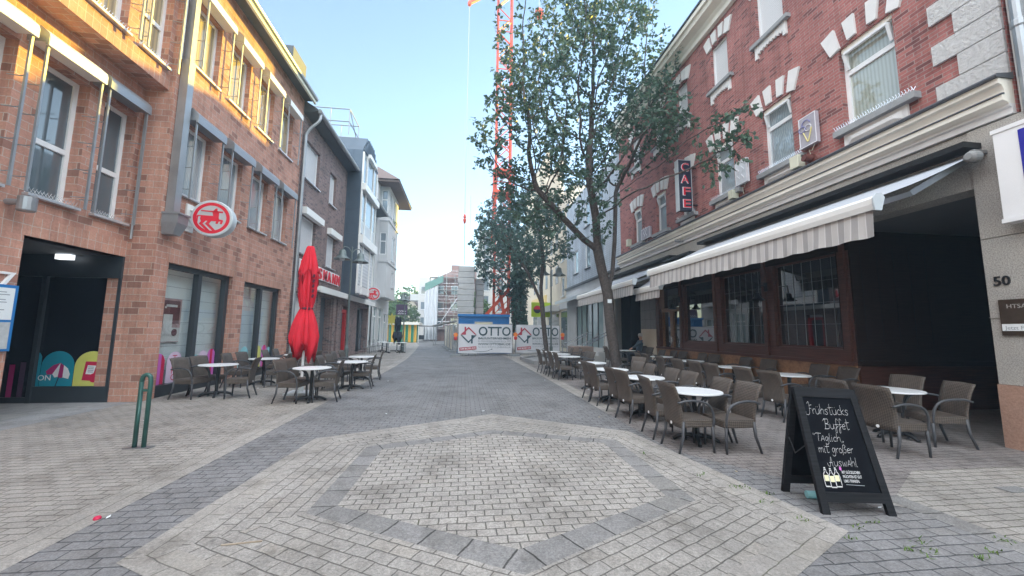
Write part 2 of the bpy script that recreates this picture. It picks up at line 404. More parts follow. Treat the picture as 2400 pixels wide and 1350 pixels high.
plain('orange_lamp', (.85,.22,.02), .3, var=.1); plain('tarp_beige', (.56,.50,.43), .8, var=.22, scale=2, bump=.4); plain('tarp_net', (.62,.64,.68), .8, var=.1, scale=1.5, bump=.3); plain('net_green', (.16,.30,.27), .8, var=.2)
plain('kiosk_yellow', (.62,.36,.05), .7, var=.12); plain('kiosk_green', (.02,.22,.13), .7, var=.15); plain('kiosk_white', (.75,.73,.68), .7, var=.08); plain('lime_sign', (.42,.62,.03), .5, var=.05); plain('yellow_star', (.6,.52,.08), .5, var=.05)
plain('planter_brown', (.22,.165,.14), .7, var=.15); plain('cream_plastic', (.62,.62,.50), .5, var=.08); plain('copper_pipe', (.16,.06,.05), .5, .4, var=.2); plain('acrylic', (.42,.40,.45), .12, var=.25, scale=5, ior=1.6); plain('acrylic_white', (.68,.70,.74), .15, var=.12, scale=9, ior=1.6)
plain('neon_tube', (.75,.66,.28), .3, var=.05); plain('neon_blue', (.20,.20,.42), .3, var=.1); plain('neon_white', (.75,.74,.78), .3, var=.05)
plain('paper', (.74,.78,.80), .7, var=.05); plain('paper_grey', (.45,.47,.48), .7, var=.25, scale=14); plain('ink', (.05,.05,.06), .7); plain('ink_grey', (.30,.33,.36), .7); plain('chalk', (.55,.55,.56), .9, var=.2, scale=40)
plain('decal_yellow', (.66,.66,.16), .5, var=.06); plain('decal_teal', (.012,.28,.38), .5, var=.08); plain('decal_pink', (.58,.14,.50), .5, var=.06); plain('decal_red', (.55,.015,.07), .5, var=.06); plain('decal_lilac', (.66,.52,.66), .5, var=.05); plain('decal_aqua', (.28,.60,.66), .5, var=.06); plain('decal_purple', (.085,.03,.075), .6); plain('decal_magenta', (.40,.015,.15), .5)
plain('poster_rose', (.44,.27,.26), .6, var=.3, scale=5); plain('poster_dark', (.14,.035,.04), .6, var=.3, scale=9); plain('poster_white', (.62,.60,.58), .6, var=.15, scale=7)
plain('shop_white', (.74,.78,.78), .6, var=.08, scale=1.5); plain('bottle_cream', (.75,.72,.45), .4)
plain('brass_plaque', (.075,.055,.04), .35, .5, var=.3, scale=12); plain('table_white', (.74,.76,.78), .3, var=.04); plain('cloth_red', (.64,.03,.05), .9, var=.25, scale=2.5, bump=.35, spec=.2); plain('cloth_navy', (.012,.02,.035), .85, var=.3); plain('cloth_tie', (.10,.012,.03), .8)
plain('curtain_beige', (.55,.44,.25), .8, var=.1)
plain('skin', (.50,.28,.20), .6, var=.08); plain('jacket_blue', (.045,.075,.11), .85, var=.2, scale=9); plain('cap_grey', (.45,.43,.42), .8, var=.1); plain('trousers', (.03,.035,.045), .85, var=.2); plain('shirt_blue', (.12,.25,.48), .8, var=.1); plain('shirt_pink', (.55,.2,.24), .8, var=.1); plain('hair_grey', (.25,.23,.21), .9, var=.2); plain('lens_dark', (.01,.01,.012), .1); plain('shoe', (.02,.02,.02), .6)
glass('glass_curtain', (.42,.45,.40), 2.4, .03, ('X', 4.5, .8), (.33,.35,.30)); glass('glass_dark', (.10,.13,.15), 2.1); glass('glass_sky', (.26,.31,.35), 2.1, .03, ('X', 5, 3), (.15,.19,.22)); glass('glass_beige', (.46,.37,.22), 1.7, .04, ('X', 3.0, .6), (.30,.26,.18)); glass('glass_lace', (.38,.43,.45), 2.4, .05, ('X', 6, 5), (.24,.30,.34)); glass('glass_cafe', (.006,.007,.009), 2.2, .012); glass('glass_black', (.006,.008,.012), 1.35, .05)
glass('glass_blind', (.40,.42,.44), 1.7, .05, ('Y', 14, 0), (.30,.32,.34)); glass('glass_front', (.25,.33,.34), 1.85, .02)
t = NT('shop_glass'); t.b.inputs['Base Color'].default_value = (1,1,1,1)
mx = t.add('ShaderNodeMixShader'); tr = t.add('ShaderNodeBsdfTransparent'); gl = t.add('ShaderNodeBsdfGlossy'); fr = t.add('ShaderNodeLayerWeight'); fr.inputs[0].default_value = .5
gl.inputs['Roughness'].default_value = .01; tr.inputs[0].default_value = (.86,.90,.90,1)
fk = t.math('MULTIPLY_ADD', t.math('POWER', fr.outputs['Facing'], 3.0), .75, .06); t.l.new(fk, mx.inputs[0]); t.l.new(tr.outputs[0], mx.inputs[1]); t.l.new(gl.outputs[0], mx.inputs[2]); t.l.new(mx.outputs[0], t.n['Material Output'].inputs[0])
plain('shutter_white', (.66,.66,.66), .6, var=.05)
t = NT('shutter'); v = t.uv(); w = t.add('ShaderNodeTexWave', wave_type='BANDS', bands_direction='Y', wave_profile='SAW'); t.l.new(v, w.inputs['Vector']); w.inputs['Scale'].default_value = 5.5
t.bump(w.outputs['Fac'], .6, .012); t.out(t.ramp(w.outputs['Fac'], [(.0, (.34,.34,.35)), (.12, (.60,.60,.61)), (1, (.66,.66,.67))]), .55)
t = NT('lattice_white'); v = t.uv(7, 7, R(45)); ck = t.add('ShaderNodeTexChecker'); t.l.new(v, ck.inputs[0]); ck.inputs[1].default_value = (.62,.64,.66,1); ck.inputs[2].default_value = (.46,.48,.51,1); ck.inputs[3].default_value = 1.0
t.out(ck.outputs[0], .6)
# awning cloth: broad stripes (valance) and fine stripes (canopy)
t = NT('awning_valance'); v = t.uv(); w = t.add('ShaderNodeTexWave', wave_type='BANDS', bands_direction='X'); t.l.new(v, w.inputs['Vector']); w.inputs['Scale'].default_value = .314*7.0*.5; w.inputs['Distortion'].default_value = .0
sp = t.add('ShaderNodeSeparateXYZ'); t.l.new(v, sp.inputs[0])
q = t.math('FRACT', t.math('MULTIPLY', sp.outputs[0], 4.6))
c = t.ramp(q, [(0, (.35,.335,.33)), (.46, (.35,.335,.33)), (.48, (.62,.60,.60)), (.52, (.62,.60,.60)), (.54, (.50,.48,.465)), (.96, (.50,.48,.465)), (.98, (.62,.60,.60))]); t.bump(t.noise(v, 3, 3), .3, .03); t.out(c, .85)
t = NT('awning_canopy'); v = t.uv(); sp = t.add('ShaderNodeSeparateXYZ'); t.l.new(v, sp.inputs[0])
q = t.math('FRACT', t.math('MULTIPLY', sp.outputs[1], 9.2)); c = t.ramp(q, [(0, (.40,.43,.48)), (.45, (.40,.43,.48)), (.55, (.50,.53,.58)), (1, (.50,.53,.58))]); t.out(c, .8)
# wicker of the chairs
t = NT('wicker'); v = t.uv()
wa = t.add('ShaderNodeTexWave', wave_type='BANDS', bands_direction='Y'); t.l.new(v, wa.inputs['Vector']); wa.inputs['Scale'].default_value = 15; wa.inputs['Distortion'].default_value = .6
wb = t.add('ShaderNodeTexWave', wave_type='BANDS', bands_direction='X'); t.l.new(v, wb.inputs['Vector']); wb.inputs['Scale'].default_value = 11
n = t.noise(t.uv(src='Object'), 9, 4); h = t.math('ADD', t.math('MULTIPLY', wa.outputs['Fac'], .7), t.math('MULTIPLY', wb.outputs['Fac'], .4)); t.bump(h, .8, .006)
c = t.mix(t.ramp(h, [(.2, (.036,.029,.024)), (.9, (.135,.110,.092))]), t.ramp(n, [(.3, (.8,.8,.8)), (.7, (1.15,1.12,1.1))]), 1.0, 'MULTIPLY'); t.out(c, .6)
plain('chair_leg', (.055,.058,.066), .45, var=.2, scale=9)
# leaves and bark
def leafmat(name, a, b, c_):
    t = NT(name); oi = t.add('ShaderNodeTexNoise'); v = t.uv(src='Object'); t.l.new(v, oi.inputs['Vector']); oi.inputs['Scale'].default_value = 1.7; oi.inputs['Detail'].default_value = 6; oi.inputs['Roughness'].default_value = .8
    c = t.ramp(oi.outputs['Fac'], [(.3, a), (.5, b), (.72, c_)])
    t.out(c, .45); t.inp(t.b, 'Specular IOR Level', .3)
    tl = t.add('ShaderNodeBsdfTranslucent'); t.l.new(c, tl.inputs[0]); m = t.add('ShaderNodeMixShader'); m.inputs[0].default_value = .26
    t.l.new(t.b.outputs[0], m.inputs[1]); t.l.new(tl.outputs[0], m.inputs[2]); t.l.new(m.outputs[0], t.n['Material Output'].inputs[0])
leafmat('leaf_pear', (.042,.085,.068), (.078,.14,.10), (.14,.20,.125)); leafmat('leaf_dark', (.045,.095,.085), (.078,.145,.12), (.125,.19,.14)); leafmat('leaf_far', (.06,.12,.05), (.11,.19,.07), (.2,.27,.08)); leafmat('weed', (.07,.14,.03), (.12,.2,.05), (.18,.26,.08))
t = NT('bark'); v = t.uv(src='Object'); n = t.noise(v, 14, 7, .7); vo = t.add('ShaderNodeTexVoronoi'); t.l.new(v, vo.inputs['Vector']); vo.inputs['Scale'].default_value = 22; t.bump(t.math('ADD', n, t.math('MULTIPLY', vo.outputs['Distance'], .5)), .8, .03)
t.out(t.ramp(n, [(.3, (.035,.029,.027)), (.7, (.13,.108,.098))]), .9)
# paving: one material per kind of stone, all through the UVs so that every field keeps its own direction
def paving(name, c1, c2, joint, bw, bh, ms=.006, offset=.5, moss=None, bump=.5, speck=.35, dirt=.22):
    t = NT(name); v = t.uv()
    wob = t.add('ShaderNodeTexNoise'); t.l.new(v, wob.inputs['Vector']); wob.inputs['Scale'].default_value = 5.5; wob.inputs['Detail'].default_value = 4
    va = t.add('ShaderNodeVectorMath', operation='MULTIPLY_ADD'); t.l.new(wob.outputs['Color'], va.inputs[0]); va.inputs[1].default_value = (min(bh,.2)*.26, min(bh,.2)*.26, 0); t.l.new(v, va.inputs[2])
    b = t.add('ShaderNodeTexBrick'); t.l.new(va.outputs[0], b.inputs['Vector']); b.offset = offset; b.offset_frequency = 2
    for k, q in (('Color1', c1), ('Color2', c2), ('Mortar', joint)): b.inputs[k].default_value = (*q, 1)
    b.inputs['Scale'].default_value = 1; b.inputs['Mortar Size'].default_value = ms; b.inputs['Mortar Smooth'].default_value = .35; b.inputs['Bias'].default_value = 0
    b.inputs['Brick Width'].default_value = bw; b.inputs['Row Height'].default_value = bh
    o = t.uv(src='Object'); n1 = t.noise(o, .55, 5, .65); n2 = t.noise(o, 60, 4, .85); n3 = t.noise(o, 7, 5, .7)
    c = t.mix(b.outputs['Color'], t.ramp(n1, [(.28, (1-dirt,)*3), (.68, (1.1,)*3)]), 1.0, 'MULTIPLY')
    c = t.mix(c, t.ramp(n2, [(.25, (1-speck,)*3), (.75, (1+speck,)*3)]), 1.0, 'MULTIPLY')
    c = t.mix(c, t.ramp(n3, [(.25, (.84,)*3), (.7, (1.1,)*3)]), 1.0, 'MULTIPLY')
    if moss: c = t.mix(c, moss, t.math('MULTIPLY', b.outputs['Fac'], t.ramp(n3, [(.5, (0,0,0)), (.7, (.7,.7,.7))])))
    # worn stains, dried spills and gum
    bb = t.add('ShaderNodeTexBrick'); t.l.new(va.outputs[0], bb.inputs['Vector']); bb.offset = offset; bb.offset_frequency = 2
    for k, q in (('Color1', (0,0,0)), ('Color2', (1,1,1)), ('Mortar', (.5,.5,.5))): bb.inputs[k].default_value = (*q, 1)
    for k, q in (('Scale', 1), ('Mortar Size', ms), ('Brick Width', bw), ('Row Height', bh)): bb.inputs[k].default_value = q
    c = t.mix(c, t.ramp(bb.outputs['Color'], [(0, (.86,.86,.87)), (.12, (.93,.93,.93)), (.5, (1,1,1)), (.9, (1.06,1.055,1.04)), (1, (1.16,1.14,1.1))]), 1.0, 'MULTIPLY')
    sp = t.add('ShaderNodeTexVoronoi'); t.l.new(o, sp.inputs['Vector']); sp.inputs['Scale'].default_value = 2.3; sp.inputs['Randomness'].default_value = 1
    c = t.mix(c, (.13,.125,.12), t.ramp(sp.outputs['Distance'], [(.035, (.55,)*3), (.06, (0,)*3)]))
    n4 = t.noise(o, 1.7, 6, .75); c = t.mix(c, t.ramp(n4, [(.36, (.70,.69,.68)), (.5, (1,1,1))]), 1.0, 'MULTIPLY')
    h = t.math('ADD', t.math('MULTIPLY', b.outputs['Fac'], -1.0), t.math('ADD', t.math('MULTIPLY', n3, .8), t.math('MULTIPLY', bb.outputs['Color'], .3))); t.bump(h, bump, .014)
    return t.out(c, t.math('ADD', t.math('MULTIPLY', n3, .25), .6), spec=.35)
paving('paving_side', (.39,.365,.335), (.30,.28,.26), (.125,.115,.10), .21, .105, .006, moss=(.11,.12,.06), dirt=.32, bump=.9, speck=.5)
paving('paving_terrace', (.27,.245,.235), (.215,.195,.19), (.09,.085,.08), .21, .105, .006, dirt=.3, bump=.9, speck=.5)
paving('paving_street', (.235,.232,.235), (.19,.188,.192), (.075,.077,.083), .205, .125, .006, dirt=.28, bump=.9, speck=.5)
paving('paving_border', (.365,.342,.315), (.30,.283,.262), (.16,.15,.135), .42, .17, .005, moss=(.12,.13,.06), dirt=.3, speck=.5)
paving('paving_star', (.41,.385,.355), (.32,.30,.28), (.14,.132,.12), .16, .112, .006, speck=.6, moss=(.11,.11,.06), dirt=.32, bump=1.0)
paving('paving_star_small', (.375,.354,.328), (.30,.282,.262), (.15,.14,.128), .20, .125, .0055, speck=.6, dirt=.32, bump=1.0)
paving('paving_band', (.27,.262,.258), (.20,.195,.19), (.06,.058,.055), .36, 5.0, .009, offset=0.0, speck=.6, dirt=.3)
paving('paving_slab', (.30,.305,.31), (.26,.265,.27), (.14,.14,.14), .6, .6, .006)
# ------------------------------------------------------------------ ground
def poly_area_sheet(name, polys, mats, z):
    mb = MB()
    for (pts, mi, uv) in polys: mb.poly([(p[0], p[1], z) for p in pts], mi, uv)
    return struct(mb.build(name, mats, recalc=False))
poly_area_sheet('ground', [([(-400,-400),(400,-400),(400,700),(-400,700)], 0, None)], ['paving_side'], 0.0)
LE = [(-3.0,-14),(-3.0,8),(-2.95,14),(-2.98,18),(-3.12,22.5),(-3.7,31),(-4.65,42),(-6.0,51.5),(-7.2,75),(-8,110)]
RE = [(2.9,-14),(2.9,8),(2.9,14),(2.85,18),(2.75,22.5),(2.2,31),(2.2,42),(2.2,51.5),(2.2,75),(2,110)]
st = []
for i in range(len(LE)-1):
    st.append(([LE[i], RE[i], RE[i+1], LE[i+1]], 0, None))
st.append(([(2.9,-14),(4.2,-14),(4.2,3.3),(3.5,4.3),(2.9,5.2)], 0, None))
poly_area_sheet('street', st, ['paving_street'], .004)
bd = []
for E_, w in ((LE, -.34), ([(2.9,7.6)]+RE[2:], .34)):
    for i in range(len(E_)-1):
        a, b = E_[i], E_[i+1]
        if w > 0 and a[1] > 22: continue
        q = [a, b, (b[0]+w, b[1]), (a[0]+w, a[1])]
        uv = [(a[1], 0), (b[1], 0), (b[1], .34), (a[1], .34)]
        if w < 0: q.reverse(); uv.reverse()
        if w > 0: q.reverse(); uv.reverse()
        bd.append((q if w < 0 else q, 0, uv))
poly_area_sheet('terrace_paving', [([(2.9,3.6),(4.42,3.6),(5.4,4.2),(14,4.2),(14,21),(2.8,21)], 0, None)], ['paving_terrace'], .003)
bo = poly_area_sheet('border_strip', bd, ['paving_border'], .005)
# entrance slabs, drain channel on the right
poly_area_sheet('entrance_paving', [([(-13,6.6),(-7.08,6.6),(-7.08,9.55),(-13,9.55)], 0, None)], ['paving_slab'], .004)
poly_area_sheet('drain_channel', [([(4.2,-8),(4.42,-8),(4.42,3.6),(4.2,3.6)], 0, [(-8,0),(-8,.22),(3.6,.22),(3.6,0)])], ['paving_band'], .003)
# the hexagonal star of pale stone in the middle
OUT = [(.60,7.72),(-2.15,6.22),(-2.33,3.15),(.40,1.55),(3.20,3.0),(2.74,6.22)]
BIN = []
cx, cy = .46, 4.64
def inset(P, d):
    n = len(P); o = []
    for i in range(n):
        a, b, c = Vector(P[i-1]), Vector(P[i]), Vector(P[(i+1) % n])
        e1 = (b-a).normalized(); e2 = (c-b).normalized(); n1 = Vector((-e1.y, e1.x)); n2 = Vector((-e2.y, e2.x))
        k = (n1+n2); k = k/(k.dot(n1)); o.append(tuple(b+k*d))
    return o
INB = inset(OUT, .27)
BO = [(.50,6.50),(-1.29,5.74),(-1.34,3.78),(.45,2.72),(2.28,3.68),(2.32,5.76)]
BI = [(.50,6.27),(-1.06,5.60),(-1.11,3.90),(.45,3.02),(2.04,3.80),(2.08,5.62)]
pl = []
def ring(A, B, mi):
    n = len(A)
    for i in range(n):
        a, b = Vector(A[i]), Vector(A[(i+1) % n]); c, d = Vector(B[(i+1) % n]), Vector(B[i])
        e = (b-a).normalized(); nn = Vector((-e.y, e.x))
        uv = [((p-a).dot(e)+i*1.37, (p-a).dot(nn)+.02) for p in (a, b, c, d)]
        pl.append(([tuple(p) for p in (a, b, c, d)], mi, uv))
ring(OUT, INB, 0); ring(INB, BO, 1); ring(BO, BI, 2); pl.append((BI, 3, None))
poly_area_sheet('paving_star', pl, ['paving_border', 'paving_star_small', 'paving_band', 'paving_star'], .008)

# ------------------------------------------------------------------ left: the orange brick shop building
XL = -7.0
A = thing('brick_shop_building', 'orange brick shop building with roller boxes over its windows and a dark arcade entrance', 'building', (XL, 9.55, 0))
FM = Face('x', XL, 1); FB = Face('x', -7.6, 1); FT = Face('x', -7.12, 1)
f1 = [(10.0,11.02,4.9,6.72),(11.52,12.54,4.9,6.72),(13.08,14.12,4.9,6.72),(14.62,15.66,4.9,6.72)]
f2 = [(9.98,11.02,8.28,10.05),(11.50,12.52,8.28,10.05),(13.06,14.08,8.28,10.05),(14.62,15.64,8.28,10.05)]
shops = [(9.98,12.56,.0,3.17),(13.2,15.72,.0,3.12)]
mb = MB()
FM.wall(mb, 9.55, 16.5, 0, 11.4, [h+(.22,) for h in f1+f2]+[h+(.24,) for h in shops])
# soldier courses over the shop windows, a few millimetres proud
for h in shops: FM.box(mb, h[0]-.1, h[1]+.1, h[3]+.0, h[3]+.33, -.05, .004, 1)
mb.poly([(XL,9.55,0),(-7.6,9.55,0),(-7.6,9.55,7.25),(XL,9.55,7.25)]); mb.poly([(XL,9.55,7.25),(-7.12,9.55,7.25),(-7.12,9.55,11.4),(XL,9.55,11.4)])
mb.poly([(-7.0,16.5,0),(-7.0,16.5,11.4),(-14,16.5,11.4),(-14,16.5,0)])
mb.build('wall', ['brick_orange', 'brick_soldier'], A)
bay1 = [(7.42,8.29,3.92,6.46),(8.62,9.40,3.92,6.46),(6.15,7.02,3.92,6.46),(4.0,4.9,3.92,6.46),(2.6,3.5,3.92,6.46)]
bay2 = [(7.42,8.32,7.72,9.9),(8.64,9.42,7.72,9.9),(6.15,7.02,7.72,9.9),(4.0,4.9,7.72,9.9)]
mb = MB()
FB.wall(mb, -14, 9.55, 0, 7.25, [h+(.30,) for h in bay1]+[(7.53,9.549,0,3.19,.3)])
FB.box(mb, 7.0, 9.548, 3.192, 3.55, -.05, .004, 1)
FT.wall(mb, -14, 9.55, 7.25, 11.4, [h+(.25,) for h in bay2])
mb.poly([(-7.6,-14,7.25),(-7.12,-14,7.25),(-7.12,9.55,7.25),(-7.6,9.55,7.25)])
FT.box(mb, -14, 9.548, 7.252, 7.60, -.05, .004, 1)
mb.build('bay_wall', ['brick_orange', 'brick_soldier'], A)
mb = MB(); mb.poly([(-6.55,-14,11.45),(-6.55,16.5,11.45),(-11.5,16.5,15.2),(-11.5,-14,15.2)]); mb.poly([(-6.55,-14,11.45),(-6.55,-14,11.35),(-6.55,16.5,11.35),(-6.55,16.5,11.45)])
mb.poly([(-6.55,-14,11.35),(-7.2,-14,11.35),(-7.2,16.5,11.35),(-6.55,16.5,11.35)]); mb.poly([(-6.55,16.5,11.45),(-11.5,16.5,15.2),(-7.0,16.5,11.3)]); mb.poly([(-11.5,16.5,15.2),(-14,16.5,11.4),(-7,16.5,11.3)])
mb.box(-8.1,-7.2,15.6,16.9,11.5,13.2)
ro = mb.build('roof', 'slate_roof', A)
mb = MB(); mb.tube([(-6.5,-14,11.42),(-6.5,16.45,11.42)], .09, 10); mb.build('gutter', 'zinc', ro)
mb = MB(); mb.box(-6.58,-6.5,-14,16.45,11.2,11.34); mb.build('eave_board', 'cream_plastic', ro)
def rollerbox(F, u0, u1, z0, z1, d0, d1, rails, zb, mat='alu_box'):
    mb = MB()
    # a quarter-round box: section in (d,z)
    sec = [(d0, z1), (d0+(d1-d0)*.55, z1), (d1-.02, z1-(z1-z0)*.35), (d1, z1-(z1-z0)*.55), (d1, z0), (d1-.05, z0), (d1-.05, z0+.05), (d0, z0+.05)]
    if F.a == 'x': fn = lambda d, z, u: F.p(u, z, d)
    mb.prism(sec, fn, u0, u1)
    o = mb.build('blind_box', mat, A)
    mb = MB(); mb.prism([(q[0]*1.02, q[1]+.006) for q in sec], fn, u0-.012, u0-.001); mb.build('end_cap', 'zinc', o)
    for u in rails:
        r = MB(); r.beam(F.p(u, z0+.02, d1-.06), F.p(u, zb, d1-.06), .035, .035)
        k = zb+.25
        while k < z0-.2:
            r.tube([F.p(u, k, d1-.06), F.p(u+.03, k, (d1)*.5), F.p(u, k, 0)], .010, 5); k += .55
        r.build('guide_rail', 'zinc', o)
for (u0, u1, z0, z1) in f1+f2:
    window(A, FM, u0, u1, z0, z1, -.21, .075, pane='glass_lace' if z0 < 6 else 'glass_beige', sill=(.05,.05,.08), mulls=() )
    rollerbox(FM, u0-.05, u1+.10, z1-.02, z1+.34, .002, .33, (u0+.0, u1+.05), z0-.15, 'alu_box' if z0 < 6 else 'alu_white')  # shade put into the colour: lower boxes dark, upper sunlit ones pale
for i, (u0, u1, z0, z1) in enumerate(bay1):
    window(A, FB, u0, u1, z0, z1, -.28, .085, pane='glass_dark', bars=(.42,), sill=(.03,.05,.10))
    rollerbox(FB, u0-.30, u1-.06, z1+.02, z1+.36, .002, .34, (u0-.25, u1-.10), z0-.05, 'alu_white' if i != 1 else 'alu_box')  # the box in shade gets the darker metal, sunlit ones the white
for i, (u0, u1, z0, z1) in enumerate(bay2):
    window(A, FT, u0, u1, z0, z1, -.23, .08, pane='glass_beige', bars=(.42,) if i == 1 else (), sill=(.03,.05,.10))
    rollerbox(FT, u0-.12, u1+.05, z1+.02, z1+.34, .002, .3, (u0-.09, u1+.02), z0-.1, 'alu_white')
# bird spikes along the sills
for (F, wins) in ((FB, bay1[:2]), (FT, bay2[:2])):
    for (u0, u1, z0, z1) in wins:
        u = u0; sp = MB(); F.box(sp, u0-.02, u1+.02, z0-.002, z0+.004, -.03, .06)
        while u < u1:
            sp.beam(F.p(u, z0, .02), F.p(u+.03, z0+.11, .05), .006); sp.beam(F.p(u+.02, z0, .02), F.p(u-.02, z0+.10, -.02), .006); u += .06
        sp.build('bird_spikes', 'steel', A)
# rain pipe with its hopper on the corner
mb = MB(); mb.box(-6.985,-6.80,9.66,9.86,4.25,8.18); mb.box(-6.985,-6.82,9.68,9.84,8.2,11.3); dp = mb.build('downpipe', 'zinc', A)
mb = MB()
for (za, zb, wa, wb) in ((3.78,4.05,.12,.17),(4.05,4.27,.17,.175)):
    pa = [(-6.99,9.76-wa,za),(-6.99+2*wa,9.76-wa,za),(-6.99+2*wa,9.76+wa,za),(-6.99,9.76+wa,za)]; pb = [(-6.99,9.76-wb,zb),(-6.99+2*wb,9.76-wb,zb),(-6.99+2*wb,9.76+wb,zb),(-6.99,9.76+wb,zb)]
    for k in range(4): mb.poly([pa[k], pa[(k+1) % 4], pb[(k+1) % 4], pb[k]])
    mb.poly(pa); mb.poly(pb)
mb.box(-6.99,-6.60,9.57,9.95,4.25,4.29); mb.build('rain_hopper', 'zinc', dp)
mb = MB(); mb.tube([(-6.96,9.58,8.1),(-6.96,9.58,11.3)], .03, 8); mb.tube([(-7.5,9.5,3.6),(-7.5,9.5,6.6)], .022, 8); mb.build('conduit', 'zinc', A)
# the arcade: dark passage, its glazed side wall and a ceiling lamp
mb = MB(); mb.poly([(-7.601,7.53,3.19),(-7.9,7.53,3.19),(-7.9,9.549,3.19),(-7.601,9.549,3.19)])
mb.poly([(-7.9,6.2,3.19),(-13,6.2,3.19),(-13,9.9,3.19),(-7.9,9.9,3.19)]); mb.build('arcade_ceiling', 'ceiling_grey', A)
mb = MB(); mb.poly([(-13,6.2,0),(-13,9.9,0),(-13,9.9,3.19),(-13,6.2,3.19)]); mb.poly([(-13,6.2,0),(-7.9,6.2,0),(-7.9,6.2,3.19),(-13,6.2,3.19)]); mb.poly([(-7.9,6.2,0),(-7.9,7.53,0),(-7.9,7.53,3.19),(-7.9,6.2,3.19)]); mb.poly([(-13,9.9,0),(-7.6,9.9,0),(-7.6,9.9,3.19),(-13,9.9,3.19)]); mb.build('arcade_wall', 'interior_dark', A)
FA = Face('y', 9.55, -1)
mb = MB(); FA.box(mb, -9.05, -7.6, 0, .34, -.08, .02); FA.box(mb, -13, -9.05, 0, .12, -.08, .02); FA.box(mb, -9.12, -9.04, 0, 2.75, -.08, .05); FA.box(mb, -10.1, -10.02, 0, 2.75, -.08, .05); FA.box(mb, -13, -7.6, 2.7, 3.19, -.08, .05); FA.box(mb, -7.66,-7.602,.34,2.7,-.08,.03)
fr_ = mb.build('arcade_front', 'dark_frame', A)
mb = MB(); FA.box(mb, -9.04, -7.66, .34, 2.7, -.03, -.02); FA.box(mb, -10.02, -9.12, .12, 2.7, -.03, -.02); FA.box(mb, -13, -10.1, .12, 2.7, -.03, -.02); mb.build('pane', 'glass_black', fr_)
def arch(mb, fn, u0, u1, z0, z1, d, mi, n=14):
    r = (u1-u0)/2; zc = z1-r; pts = [(u0, z0), (u1, z0)]+[((u0+u1)/2+r*math.cos(a), zc+r*math.sin(a)) for a in [math.pi*k/n for k in range(n+1)]]
    mb.prism(pts, fn, d-.002, d, mi)
fnA = lambda u, z, d: FA.p(u, z, d)
mb = MB(); arch(mb, fnA, -8.33, -7.67, .345, 1.09, -.014, 0)
mb.prism([(-8.16,.47),(-7.92,.45),(-7.86,.86),(-8.12,.87)], fnA, -.013, -.010, 1)
mb.prism([(-8.10,.60),(-7.95,.59),(-7.91,.78),(-8.07,.79)], fnA, -.009, -.007, 2)
for k in range(4): mb.prism([(-8.06,.64+k*.035),(-7.95,.635+k*.035),(-7.95,.65+k*.035),(-8.06,.655+k*.035)], fnA, -.006, -.005, 6)
mb.prism([(-7.93+.09*math.cos(a), .52+.10*math.sin(a)) for a in [k*.5236 for k in range(12)]], fnA, -.009, -.006, 1)
arch(mb, fnA, -8.96, -8.34, .345, 1.09, -.014, 3); mb.prism([(-9.03,.345),(-8.97,.345),(-8.97,.97),(-9.0,1.03),(-9.03,1.06)], fnA, -.016, -.014, 3)
# the painted sunshade on the blue arch
mb.prism([(-8.83,.59),(-8.86,.66),(-8.73,.79),(-8.6,.84),(-8.73,.60)], fnA, -.013, -.010, 4); mb.prism([(-8.73,.60),(-8.6,.84),(-8.62,.545),(-8.68,.53)], fnA, -.013, -.010, 2)
mb.prism([(-8.62,.545),(-8.6,.84),(-8.53,.78),(-8.53,.53),(-8.57,.515)], fnA, -.013, -.010, 4); mb.prism([(-8.53,.53),(-8.53,.79),(-8.45,.72),(-8.40,.60),(-8.42,.50)], fnA, -.013, -.010, 2); mb.prism([(-8.66,.345),(-8.64,.345),(-8.59,.56),(-8.61,.56)], fnA, -.0135, -.0115, 5)
for k in range(4): mb.prism([(-9.95+k*.2,.125),(-9.85+k*.2,.125),(-9.85+k*.2,.80+.05*(k%2)),(-9.95+k*.2,.80+.05*(k%2))], fnA, -.016, -.014, 7 if k % 2 else 8)
de = mb.build('window_decal', ['decal_yellow','decal_red','sign_white','decal_teal','decal_magenta','sign_navy','ink_grey','decal_purple','decal_magenta'], fr_)
de['label'] = 'painted arches in yellow and blue along the foot of the arcade glass'
tm = text_mb('ON', .16, lambda u, v, d: FA.p(-8.9+u-.1, .47+v, -.014+d), .003); tm.build('letters', 'paper', de)
mb = MB(); mb.box(-8.74,-8.46,9.28,9.40,3.06,3.17); mb.build('ceiling_lamp', emit('lamp_glow', (.8,.85,.9), .55), A)
mb = MB()
for k, (u, z, w_) in enumerate(((-8.3,1.42,.35),(-7.95,1.5,.25),(-8.35,1.75,.4),(-7.9,1.95,.2),(-8.0,2.35,.22))): mb.box(u, u+w_, 9.72, 9.8, z, z+.05)
mb.build('shelf', 'paper_grey', A)
# number and notice boards by the arcade
tm = text_mb('37', .34, lambda u, v, d: FB.p(7.02+u, 2.28+v, d), .04, bold=.01, width=.42); tm.build('house_number', 'sign_white', A)
nb = thing('notice_board', 'blue framed notice board on the orange brick pier left of the arcade', 'notice board', (-7.6, 7.1, 1.2))
mb = MB(); FB.box(mb, 6.75,7.52,1.2,2.3,.002,.05); mb.build('frame', 'blue_paint', nb)
mb = MB(); FB.box(mb, 6.79,7.47,1.72,2.25,.05,.056); nt = mb.build('notice', 'paper', nb)
mb = MB()
for k, w_ in enumerate((.5,.55,.3,.5,.52,.4,.35,.5,.45,.3)): FB.box(mb, 6.85,6.85+w_, 2.17-k*.042, 2.185-k*.042, .0565,.058)
mb.build('print', 'ink_grey', nt)
mb = MB(); FB.box(mb, 6.79,7.47,1.24,1.68,.05,.056); mb.build('picture', 'paper_grey', nb)
wl_ = thing('wall_lamp', 'small grey cylindrical lamp on the orange brick wall above the arcade', 'lamp', (-7.6,7.2,3.65))
